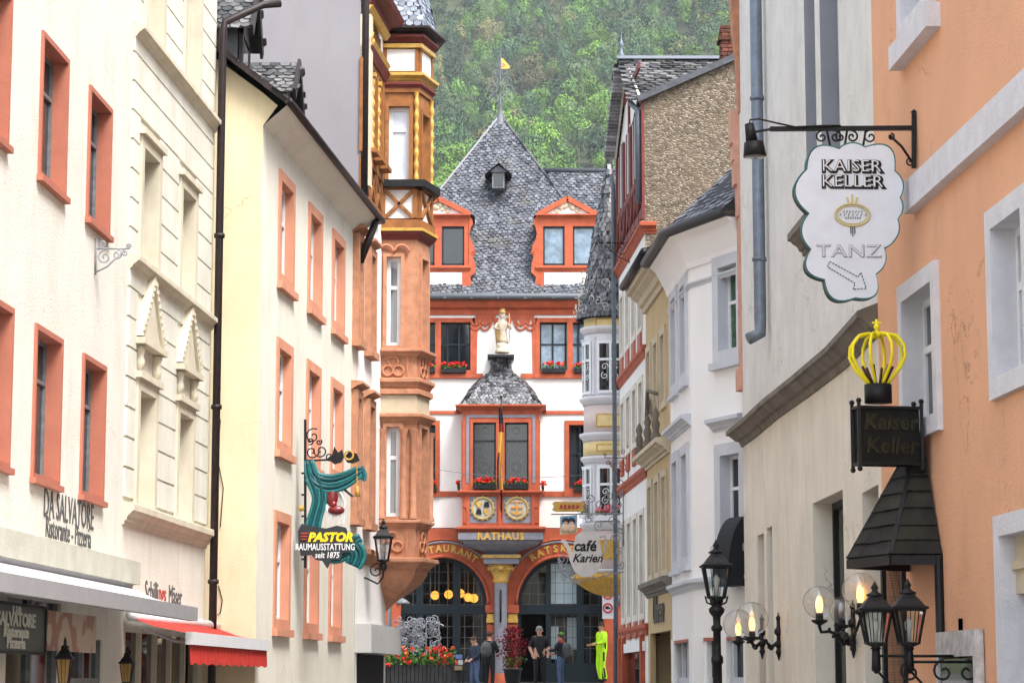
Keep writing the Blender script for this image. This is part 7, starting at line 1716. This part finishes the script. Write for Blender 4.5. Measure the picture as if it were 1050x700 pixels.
for i, y in enumerate((609, 623)):
    c = Vector(Qs.p(623.2, y, .04)); mb = MB(); mb.tube([(c.x + .13 * math.cos(a), c.y, c.z + .13 * math.sin(a)) for a in [k * math.pi / 10 for k in range(20)]], .026, 5, closed=True); mb.build('red_ring', M('signal_red', (.6, .02, .02), .4) if i == 0 else bpy.data.materials['signal_red'], r)
    mb = MB(); mb.box(Qs.fr, (c.x - Qs.fr.o.x) - .07, (c.x - Qs.fr.o.x) + .03, .032, .04, c.z - .03, c.z + .05); mb.box(Qs.fr, (c.x - Qs.fr.o.x) + .035, (c.x - Qs.fr.o.x) + .075, .032, .04, c.z - .03, c.z + .02); mb.build('symbol', m_black, r)
mb = MB(); mb.tube([(XY(Ys, 631, 650), Ys + .05, gz(Ys)), (XY(Ys, 631, 650), Ys + .05, ZY(Ys, 600))], .07, 10); mb.build('pole', m_irong, r)

# ================================================================== MARKET PLACE THINGS
Yq = 67.5; gq = gz(Yq)
pa, pb = Vector((XY(Yq, 372, 680), Yq, ZY(Yq, 678))), Vector((XY(Yq, 463, 680), Yq - .4, ZY(Yq, 678)))
r = thing('planter', 'long dark slatted planter full of red and orange geraniums by the corner house', 'planter', ((pa.x + pb.x) / 2, Yq - .2, gq))
mb = MB(); fp = F((pa.x, pa.y), (pb.x, pb.y)); mb.box(fp, 0, fp.L, -.5, 0, gq, pa.z)
for k in range(22): s = fp.L * k / 22; mb.box(fp, s + .01, s + fp.L / 22 - .01, 0, .03, gq + .05, pa.z - .05)
mb.build('slatted_box', M('dark_planter_wood', (.03, .03, .03), .7, .3, 5), r)
lf, p1_, p2_ = MB(), MB(), MB(); rnd = random.Random(3)
def leafq(mb, c, s_, rnd=rnd):
    a = Vector((rnd.uniform(-1, 1), rnd.uniform(-1, 1), rnd.uniform(-.6, 1))).normalized(); b_ = a.orthogonal().normalized(); c2 = a.cross(b_); mb.add([c + b_ * s_, c + c2 * s_ * .7, c - b_ * s_, c - c2 * s_ * .7], [(0, 1, 2, 3)])
for i in range(1500): leafq(lf, Vector(fp.P(rnd.uniform(0, fp.L + .1), rnd.uniform(-.45, .12), pa.z + abs(rnd.gauss(0, .17)) - .08)), rnd.uniform(.03, .06))
for i in range(80):
    c = Vector(fp.P(rnd.uniform(0, fp.L + .1), rnd.uniform(-.4, .18), pa.z + rnd.uniform(-.08, .42)))
    for k in range(7): leafq(p1_ if i % 2 else p2_, c + Vector((rnd.gauss(0, .03), rnd.gauss(0, .03), rnd.gauss(0, .025))), rnd.uniform(.035, .055))
lf.build('foliage', m_leaf, r, recalc=False); p1_.build('red_blossoms', m_redfl, r, recalc=False); p2_.build('orange_blossoms', m_orfl, r, recalc=False)
r = thing('wrought_iron_screen', 'tangle of pale scrolled wrought iron rising behind the geranium planter', 'screen', (XY(69, 420, 650), 69.0, gz(69))); mb = MB()
for k in range(110):
    x = rnd.uniform(398, 450); y = rnd.uniform(634, 668); 
    if x < 405 and y < 628: continue
    mb.tube(spiral((XY(69, x, y), 69 + rnd.uniform(-.2, .2), ZY(69, y)), rnd.uniform(.07, .16), rnd.uniform(.8, 1.6), rnd.uniform(0, 6), (1, 0, 0), (0, rnd.uniform(-.3, .3), 1), 12, rnd.choice((1, -1))), .016, 4)
for x in (398, 411, 424, 437, 450): mb.tube([(XY(69, x, 660), 69, gz(69)), (XY(69, x, 660), 69, ZY(69, 636))], .02, 5)
mb.tube([(XY(69, 436, 640), 69, ZY(69, 640)), (XY(69, 446, 640), 69, ZY(69, 637)), (XY(69, 455, 640), 69, ZY(69, 641))], .02, 5); mb.build('ironwork', m_silv, r)
mb = MB(); mb.tube([(XY(69, 399.5, 660), 68.9, gz(69)), (XY(69, 399.5, 660), 68.9, ZY(69, 622)), (XY(69, 405, 620), 68.9, ZY(69, 614))], .06, 6); mb.lathe((XY(69, 413, 615), 69, ZY(69, 618)), [(.02, .14), (.1, .1), (.22, 0), (.2, -.02)], 10); mb.build('lamp_arm', m_irong, r)
r = thing('menu_board', 'small standing menu board with coloured pictures right of the planter', 'menu board', (XY(69.5, 470, 690), 69.5, gz(69.5)))
Qm = PX(69.5, 470, 0); mb = MB(); mb.prism(Qm.fr, [Qm.q(*p) for p in ((461, 669), (475.5, 669), (475.5, 688), (461, 688))], -.03, .0)
for x in (462, 474.5): mb.bar(Qm.p(x, 688, -.01), (Qm.p(x, 690)[0], 69.5, gz(69.5)), .04)
mb.build('board', m_iron, r); mb = MB()
for (x0_, y0_, x1_, y1_, mi) in ((462, 671, 466, 676, 0), (467, 670.5, 474, 675, 1), (463, 677, 470, 680, 2), (470, 676, 474.5, 681, 0), (462.5, 682, 474, 686.5, 2)): mb.prism(Qm.fr, [Qm.q(*p) for p in ((x0_, y0_), (x1_, y0_), (x1_, y1_), (x0_, y1_))], .001, .006, mi)
mb.build('pictures', [M('pic_pale', (.4, .42, .45), .6), M('pic_blue', (.1, .16, .3), .6), M('pic_brown', (.22, .16, .1), .6)], r)
# cafe chairs
def chair(label, x, y, a):
    r = thing('cafe_chair', label, 'chair', (x, y, gz(y)), 'black metal chairs before the restaurant'); fr = FX(x, y, a); g = gz(y)
    mb = MB(); mb.box(fr, -.2, .2, -.2, .2, g + .44, g + .47); mb.build('seat', m_iron, r)
    for sx in (-.18, .18):
        for dd in (-.18, .18): mb = MB(); mb.tube([fr.P(sx, dd, g), fr.P(sx, dd, g + .44)], .014, 5); mb.build('leg', m_iron, r)
    mb = MB(); mb.tube([fr.P(-.19, -.19, g + .44), fr.P(-.2, -.24, g + .85), fr.P(.2, -.24, g + .85), fr.P(.19, -.19, g + .44)], .014, 5)
    for k in range(5): mb.tube([fr.P(-.14 + .07 * k, -.2, g + .5), fr.P(-.14 + .07 * k, -.24, g + .85)], .01, 4)
    mb.build('backrest', m_iron, r)
for i, (px, Y_, a) in enumerate(((464, 70.2, .3), (472, 71.0, -.5), (479, 70.4, 2.8))): chair(['black metal chair nearest the geranium planter', 'black metal chair behind the menu board', 'black metal chair beside the man in blue jeans'][i], XY(Y_, px, 690), Y_, a)
# red bougainvillea in a pot
Yb_ = 72.6; xb_ = XY(Yb_, 525.5, 680); r = thing('potted_plant', 'crimson leafy shrub in a dark pot leaning against the grey column', 'plant', (xb_, Yb_, gz(Yb_)))
mb = MB(); mb.lathe((xb_, Yb_, gz(Yb_)), [(.001, 0), (.2, 0), (.27, .42), (.3, .42), (.3, .46), (.001, .46)], 14); mb.build('pot', M('dark_pot', (.03, .035, .04), .5), r)
mb = MB()
for k in range(6): a = k * 1.05; mb.tube([(xb_, Yb_, gz(Yb_) + .4), (xb_ + .1 * math.cos(a), Yb_ + .1 * math.sin(a), gz(Yb_) + .9), (xb_ + .25 * math.cos(a), Yb_ + .2 * math.sin(a), gz(Yb_) + 1.5)], [.02, .015, .006], 5)
mb.build('stem', M('stem_brown', (.08, .05, .03), .8), r)
lr, lg = MB(), MB()
for i in range(900):
    t = rnd.random(); z = gz(Yb_) + .5 + 1.2 * t; w_ = .13 + .26 * math.sin(math.pi * min(1, t * .8 + .15)); c = Vector((xb_ + rnd.gauss(0, w_ * .55), Yb_ + rnd.gauss(0, w_ * .5), z)); leafq(lr if (t > .25 or rnd.random() < .4) else lg, c, rnd.uniform(.025, .06))
lr.build('crimson_leaves', foliage('crimson_leaf', (.05, .002, .006), (.22, .008, .016)), r, recalc=False); lg.build('green_leaves', m_leaf, r, recalc=False)

# ================================================================== PEOPLE
def person(label, x, y, H, face, J, cols, hair=None, extra=None, bulk=1.08):
    "one continuous skinned body; J overrides joints (metres for a 1.75 m figure, facing -Y before turning)"
    g = gz(y); j = dict(pelvis=(0, 0, .96), spine=(0, 0, 1.12), chest=(0, -.01, 1.31), neck=(0, 0, 1.47), jaw=(0, -.015, 1.55), head=(0, -.02, 1.64), crown=(0, -.005, 1.70))
    for s, sg in (('l', -1), ('r', 1)):
        j.update({s + 'hip': (sg * .09, 0, .90), s + 'knee': (sg * .10, -.02, .50), s + 'ank': (sg * .11, .02, .09), s + 'toe': (sg * .125, -.15, .035), s + 'sh': (sg * .17, 0, 1.41), s + 'el': (sg * .235, .03, 1.14), s + 'wr': (sg * .245, -.05, .90)})
    j.update(J)
    rad = dict(pelvis=.145, spine=.125, chest=.15, neck=.055, jaw=.07, head=.095, crown=.075, hip=.095, knee=.062, ank=.045, toe=.035, sh=.078, el=.055, wr=.036)
    E = [('pelvis', 'spine'), ('spine', 'chest'), ('chest', 'neck'), ('neck', 'jaw'), ('jaw', 'head'), ('head', 'crown')]
    for s in 'lr':
        E += [('pelvis', s + 'hip'), (s + 'hip', s + 'knee'), (s + 'knee', s + 'ank'), (s + 'ank', s + 'toe'), ('chest', s + 'sh'), (s + 'sh', s + 'el'), (s + 'el', s + 'wr')]
        w_, e_ = Vector(j[s + 'wr']), Vector(j[s + 'el']); d = (w_ - e_).normalized(); sd = d.cross(Vector((0, 1, .01))).normalized(); sd = sd if sd.length > .1 else Vector((1, 0, 0))
        j[s + 'palm'] = tuple(w_ + d * .07); rad['palm'] = .032; E.append((s + 'wr', s + 'palm')); fr_ = d.cross(sd)
        for k, (off, ln) in enumerate(((-.03, .068), (-.01, .08), (.01, .076), (.03, .06))):
            a = w_ + d * .1 + sd * off; j[s + 'f%da' % k] = tuple(a); j[s + 'f%db' % k] = tuple(a + d * ln * .6 + fr_ * .01); j[s + 'f%dc' % k] = tuple(a + d * ln + fr_ * .03); E += [(s + 'palm', s + 'f%da' % k), (s + 'f%da' % k, s + 'f%db' % k), (s + 'f%db' % k, s + 'f%dc' % k)]
        a = w_ + d * .05 - sd * .045; j[s + 't0'] = tuple(w_ + d * .03 - sd * .03); j[s + 't1'] = tuple(a + d * .02 - sd * .012); E += [(s + 'palm', s + 't0'), (s + 't0', s + 't1')]
    def rr(n):
        if n in rad: return rad[n]
        if n[1:] in rad: return rad[n[1:]]
        return .0095
    sc_ = H / 1.75; names = list(j); bm = bmesh.new(); lay = bm.verts.layers.skin.verify(); V_ = {}
    for n in names: v = bm.verts.new(Vector(j[n])); r_ = rr(n) * (bulk if n in ('pelvis', 'spine', 'chest') or n[1:] in ('hip', 'knee', 'ank', 'sh', 'el') else 1); v[lay].radius = (r_ * (1.2 if n in ('pelvis', 'chest', 'spine') else 1), r_ * (.85 if n in ('pelvis', 'chest', 'spine') else 1)); v[lay].use_root = (n == 'pelvis'); V_[n] = v
    for a, b_ in E: bm.edges.new((V_[a], V_[b_]))
    me = bpy.data.meshes.new('p'); bm.to_mesh(me); bm.free(); o = bpy.data.objects.new('p', me); col.objects.link(o)
    o.modifiers.new('s', 'SKIN').use_smooth_shade = True; ss = o.modifiers.new('u', 'SUBSURF'); ss.levels = ss.render_levels = 1
    dg = bpy.context.evaluated_depsgraph_get(); m2 = bpy.data.meshes.new_from_object(o.evaluated_get(dg)); bpy.data.objects.remove(o)
    kind = {}
    for a, b_ in E:
        k = b_[1:] if b_[0] in 'lr' and b_ not in ('pelvis',) else b_
        kind[(a, b_)] = {'spine': 0, 'chest': 0, 'neck': 0, 'jaw': 2, 'head': 2, 'crown': 2, 'hip': 1, 'knee': 1, 'ank': 1, 'toe': 3, 'sh': 0, 'el': 0, 'wr': 4}.get(k, 2)
    segs = [(Vector(j[a]), Vector(j[b_]), kind[(a, b_)]) for a, b_ in E]; ca, sa = math.cos(face), math.sin(face)
    mb = MB(); vs = []
    for v in m2.vertices: p = v.co * sc_; vs.append((x + p.x * ca - p.y * sa, y + p.x * sa + p.y * ca, g + p.z))
    base = len(mb.v); mb.v += vs
    for p in m2.polygons:
        c = p.center; best = min(segs, key=lambda s_: (c - (s_[0] + (s_[1] - s_[0]) * max(0, min(1, (c - s_[0]).dot(s_[1] - s_[0]) / (s_[1] - s_[0]).length_squared)))).length); k = best[2]
        mb.f.append(tuple(p.vertices)); mb.m.append(k); mb.sm.append(True)
    def tf(p): p = Vector(p) * sc_; return (x + p.x * ca - p.y * sa, y + p.x * sa + p.y * ca, g + p.z)
    hd = Vector(j['head'])
    mb.ball(tf(hd + Vector((0, -.1, -.02))), .014, 5, 2)                # nose
    for sg in (-1, 1): mb.ball(tf(hd + Vector((sg * .095, .0, -.015))), .022, 5, 2); mb.ball(tf(hd + Vector((sg * .034, -.088, .01))), .011, 5, 5)
    mb.ball(tf(hd + Vector((0, -.088, -.06))), .018, 5, 6, sz=.4)
    bpy.data.meshes.remove(m2)
    r = mb.build('person', cols + [m_black, M('lip', (.3, .1, .08), .6)], loc=(x, y, g), recalc=False); r['label'] = label; r['category'] = 'person'
    if hair:
        hb = MB(); hb.ball(tf(hd + Vector((0, .018, .028))), .098 * sc_, 10, sz=1.0); 
        hb.v = [(p[0], p[1], max(p[2], g + (hd.z - .035) * sc_)) for p in hb.v]; hb.build('hair', hair, r)
    if extra: extra(r, tf)
    return r
sk = M('skin', (.50, .28, .19), .6, .05, 8); jean = M('blue_denim', (.07, .11, .20), .8, .2, 8); dj = M('dark_blue_jacket', (.02, .028, .05), .8, .15, 6); blk = M('black_cloth', (.012, .012, .014), .8, .2, 6); shoe = M('dark_shoes', (.02, .018, .016), .5); neon = M('fluorescent_yellow', (.55, .95, .02), .6, .05, 5); greyh = M('grey_hair', (.2, .2, .2), .8, .2, 20); brnh = M('brown_hair', (.06, .035, .02), .8, .2, 20)
person('man in dark blue jacket and blue jeans looking down to the left', XY(67, 487, 680), 67.0, 1.60, R(-50), dict(rel=(.24, -.05, 1.16), rwr=(.14, -.22, 1.05), lel=(-.24, 0, 1.15), lwr=(-.15, -.2, 1.02), head=(0, -.06, 1.62), jaw=(0, -.04, 1.54), crown=(0, -.05, 1.69), lknee=(-.1, -.05, .5), rank=(.11, .1, .09), rtoe=(.12, -.06, .035)), [dj, jean, sk, shoe, dj], brnh)
def backpack(r, tf):
    mb = MB(); mb.ball(tf((0, .2, 1.22)), .19, 10, sx=.85, sy=.62, sz=1.2); mb.ball(tf((0, .28, 1.13)), .1, 8, sx=1, sy=.6, sz=.9)
    for sg in (-1, 1): mb.tube([tf((sg * .1, .14, 1.4)), tf((sg * .13, .0, 1.5)), tf((sg * .13, -.15, 1.35)), tf((sg * .14, -.12, 1.15)), tf((sg * .13, .1, 1.06))], .018, 5)
    o = mb.build('backpack', M('grey_backpack', (.08, .085, .09), .7, .3, 6), loc=tf((0, .2, 1.02))); o['label'] = 'grey rucksack on the back of the person in black by the pier' if 'pier' in r['label'] else 'pale rucksack on the back of the figure with the green headband'; o['category'] = 'backpack'
person('person in black wearing a grey rucksack, standing by the pier', XY(68, 502, 680), 68.0, 1.70, R(150), dict(rel=(.25, -.08, 1.17), rwr=(.1, -.25, 1.22), lel=(-.25, -.05, 1.16), lwr=(-.12, -.24, 1.2)), [blk, blk, sk, shoe, blk], brnh, backpack)
def apron(r, tf): pass
person('grey-haired man in black polo shirt standing in the dark doorway', XY(70, 553, 680), 70.0, 1.79, R(8), dict(lel=(-.27, .06, 1.16), lwr=(-.21, -.06, .97), rel=(.28, .05, 1.16), rwr=(.24, -.08, .98), rank=(.16, .02, .09), rtoe=(.19, -.14, .035)), [blk, blk, sk, shoe, sk], greyh)
def greenband(r, tf):
    mb = MB(); c = tf((0, .02, 1.72)); mb.ball(c, .07, 8); mb.build('green_cap', M('green_cap', (.08, .3, .03), .7), r)
    mb = MB(); c = tf((0, 0, 1.47)); mb.lathe(c, [(.09, -.05), (.11, 0), (.085, .06)], 12); mb.build('red_scarf', M('red_scarf', (.5, .04, .02), .8), r); backpack(r, tf)
person('person in black jacket, red scarf and blue jeans with a green cap', XY(69.6, 575, 680), 69.6, 1.60, R(-115), dict(rel=(.24, -.1, 1.2), rwr=(.18, -.33, 1.22), lel=(-.24, -.06, 1.17), lwr=(-.15, -.28, 1.12)), [blk, jean, sk, shoe, blk], brnh, greenband)
def hv(r, tf):
    mb = MB()
    for a, b_ in (((.165, .03, .98), (.185, .03, 1.3)), ((.16, -.01, .88), (.165, -.02, .62)), ((.15, -.0, .42), (.15, .03, .15)), ((.03, .13, 1.0), (.06, .12, 1.3))): mb.bar(tf(a), tf(b_), .07, .05)
    mb.build('black_panels', blk, r)
    mb = MB(); mb.ball(tf((0, 0, 1.66)), .115, 8, sz=.95); mb.build('hair', brnh, r) if False else None
person('motorcyclist in bright fluorescent yellow suit by the traffic sign', XY(73.4, 617, 680), 73.4, 1.82, R(-65), dict(rel=(.24, -.04, 1.16), rwr=(.18, -.24, 1.12), lel=(-.27, .02, 1.14), lwr=(-.22, -.22, 1.1), lknee=(-.11, -.06, .5), rank=(.12, .08, .09), rtoe=(.13, -.08, .035)), [neon, neon, sk, shoe, neon], brnh, hv, 1.32)

# ================================================================== FOREST ON THE HILL
import numpy as np
rs = np.random.RandomState(4)
def crown_template(n, kind, seed):
    r_ = np.random.RandomState(seed); k = r_.randint(5, 9)
    if kind == 'conifer':
        t = r_.rand(n) ** .7; a = r_.rand(n) * 6.283; rad_ = (1 - t) * .42 * (.75 + .25 * np.sin(t * 40)) + .02; c = np.stack([np.cos(a) * rad_, np.sin(a) * rad_, .1 + t * 1.15], 1); c += r_.randn(n, 3) * .015
    else:
        lob = np.stack([r_.randn(k) * .2, r_.randn(k) * .2, .6 + r_.randn(k) * .15], 1); lr_ = .2 + r_.rand(k) * .16; w_ = r_.randint(0, k, n); d = r_.randn(n, 3); d /= np.linalg.norm(d, axis=1)[:, None]; d[:, 2] = np.where(d[:, 2] < -.3, -d[:, 2], d[:, 2])
        c = lob[w_] + d * lr_[w_][:, None] * (.8 + .25 * r_.rand(n))[:, None]
    nn = r_.randn(n, 3) * .55; 
    if kind != 'conifer': nn += d * 1.9
    nn += np.array([0, 0, .3]); nn /= np.linalg.norm(nn, axis=1)[:, None]; a = np.cross(nn, r_.randn(n, 3)); a /= np.linalg.norm(a, axis=1)[:, None]; b_ = np.cross(nn, a); s = (.022 + r_.rand(n) * .024)[:, None]
    v = np.stack([c + a * s, c + b_ * s * .8, c - a * s, c - b_ * s * .8], 1)       # n,4,3
    return v
TPL = [crown_template(850, 'leaf', s) for s in range(7)]; CON = crown_template(850, 'conifer', 50)
tints = [((.055, .115, .024), (.09, .17, .032)), ((.085, .17, .02), (.14, .25, .035)), ((.035, .075, .035), (.06, .11, .05)), ((.065, .105, .045), (.10, .15, .06)), ((.11, .11, .045), (.15, .14, .06)), ((.028, .05, .03), (.045, .075, .04))]
fm = [foliage('forest_leaves_%d' % i, tuple(1.2 * q for q in lo), tuple(1.1 * q for q in hi_)) for i, (lo, hi_) in enumerate(tints)]
fm += [foliage('forest_leaves_dark_%d' % i, tuple(.62 * q for q in lo), tuple(.72 * q for q in hi_)) for i, (lo, hi_) in enumerate(tints)] + [foliage('forest_leaves_light_%d' % i, tuple(1.4 * q for q in lo), tuple(1.4 * q for q in hi_)) for i, (lo, hi_) in enumerate(tints)]
def hpy(y_, x_): # photo row of terrain point
    z = hz(x_, y_) + 6; d = Vector((x_, y_, z - EYE)); dep = d.y * CP + d.z * SP; return 350 - FPX * (d.z * CP - d.y * SP) / dep
pts = []
for y_ in np.arange(392, 1250, 9.6):
    wdt = y_ * .125
    for x_ in np.arange(-wdt * .85, wdt * 1.05, 9.6): pts.append((x_ + rs.randn() * 3, y_ + rs.randn() * 3))
pts = [p for p in pts if hpy(p[1], p[0]) < 262]
near = sorted(pts, key=lambda p: p[1])
vis = [p for p in near if 405 < 525 + FPX * p[0] / p[1] < 790 and hpy(p[1], p[0]) < 240]
indiv = vis[:90]; ids = set(indiv); rest = [p for p in pts if p not in ids]
allv = []; mi = []
for (x_, y_) in rest:
    t = CON if rs.rand() < .05 else TPL[rs.randint(7)]; H_ = 12.5 * (.6 + rs.rand() * .75); wd = 8.6 * (.75 + rs.rand() * .5); a = rs.rand() * 6.28; R_ = np.array([[math.cos(a), -math.sin(a), 0], [math.sin(a), math.cos(a), 0], [0, 0, 1]])
    v = t.reshape(-1, 3) @ R_.T * np.array([wd, wd, H_]) + np.array([x_, y_, hz(x_, y_) - .5]); allv.append(v); 
    n1_ = .5 + .5 * math.sin(x_ * .035 + 1) * math.sin(y_ * .021); u = rs.rand()
    farf = (y_ - 400) / 600
    mi.append(5 if t is CON else (4 if u < .03 + .07 * farf else (3 if u < .08 + .15 * farf else (1 if u < .55 - .3 * farf else (2 if u < .72 else 0)))))
mi = [m_ + 6 * k for m_, k in zip(mi, rs.choice([0, 1, 2], len(mi), p=[.45, .33, .22]))]
V_ = np.concatenate(allv).astype(np.float32); NF = len(V_) // 4
me = bpy.data.meshes.new('woodland'); me.vertices.add(len(V_)); me.vertices.foreach_set('co', V_.ravel()); me.loops.add(NF * 4); me.loops.foreach_set('vertex_index', np.arange(NF * 4, dtype=np.int32)); me.polygons.add(NF)
me.polygons.foreach_set('loop_start', np.arange(0, NF * 4, 4, dtype=np.int32))
for m_ in fm: me.materials.append(m_)
me.polygons.foreach_set('material_index', np.repeat(np.array(mi, dtype=np.int32), 850)); me.update(calc_edges=True)
wo_ = bpy.data.objects.new('woodland', me); col.objects.link(wo_); wo_['kind'] = 'stuff'; wo_['label'] = 'mixed green and russet woodland covering the steep hillside'; wo_['category'] = 'woodland'
# individually standing trees at the foot of the slope
def tmesh(tpl, m_, name):
    v = tpl.reshape(-1, 3); mb = MB(); n = len(v) // 4; me = bpy.data.meshes.new(name); me.from_pydata([tuple(p) for p in v], [], [(4 * i, 4 * i + 1, 4 * i + 2, 4 * i + 3) for i in range(n)]); me.materials.append(m_); return me
mt_ = M('tree_bark', (.07, .055, .04), .9, .2, 1); tb = MB(); tb.tube([(0, 0, -.05), (.01, 0, .2), (0, .01, .45), (.02, 0, .7)], [.035, .028, .02, .006], 6)
for k in range(5): a = k * 1.3; tb.tube([(0, 0, .25 + .06 * k), (.1 * math.cos(a), .1 * math.sin(a), .4 + .06 * k), (.2 * math.cos(a), .2 * math.sin(a), .52 + .05 * k)], [.014, .009, .003], 5)
trunk_me = bpy.data.meshes.new('trunk'); trunk_me.from_pydata([tuple(p) for p in tb.v], [], tb.f); trunk_me.materials.append(mt_)
kinds = [('broadleaf_tree', 'mid green broadleaf tree with rounded crown low on the wooded slope', 0), ('broadleaf_tree', 'bright yellow-green broadleaf tree low on the wooded slope', 1), ('broadleaf_tree', 'deep green broadleaf tree with dense crown low on the wooded slope', 2), ('conifer', 'dark pointed conifer low on the wooded slope', 5), ('broadleaf_tree', 'grey-green thin crowned tree low on the wooded slope', 3)]
meshes = {}
for i, (x_, y_) in enumerate(indiv):
    ki = [0, 1, 1, 0, 2, 1, 4, 0, 3, 1][i % 10]; nm, lb, fi = kinds[ki]; key = (ki, i % 3)
    if key not in meshes: meshes[key] = tmesh(CON if ki == 3 else TPL[(ki * 3 + i) % 7], fm[fi], 'crown')
    H_ = 12 * random.uniform(.75, 1.25); r = thing(nm, lb, 'tree', (x_, y_, hz(x_, y_) - .4), 'trees low on the wooded slope, ' + lb.split(' low')[0])
    r.scale = (H_ * (.8 if ki != 3 else .7), H_ * (.8 if ki != 3 else .7), H_); r.rotation_euler = (0, 0, random.uniform(0, 6))
    for nm2, me_ in (('crown', meshes[key]), ('trunk', trunk_me)): o = bpy.data.objects.new(nm2, me_); col.objects.link(o); o.parent = r
# haze: closed box of even, thin air round the whole scene
hb_ = MB(); hb_.box(IDF, -520, 520, -1500, 40, -1.6, 560); hm = bpy.data.materials.new('thin_haze'); hm.use_nodes = True; ht_ = hm.node_tree; ht_.nodes.clear(); ho = ht_.nodes.new('ShaderNodeOutputMaterial'); pv = ht_.nodes.new('ShaderNodeVolumePrincipled')
pv.inputs['Color'].default_value = (.85, .9, 1, 1); pv.inputs['Density'].default_value = .0001; ht_.links.new(pv.outputs[0], ho.inputs['Volume'])
hb_.build('haze', hm, kind='stuff', label='thin pale haze over the valley', category='haze')
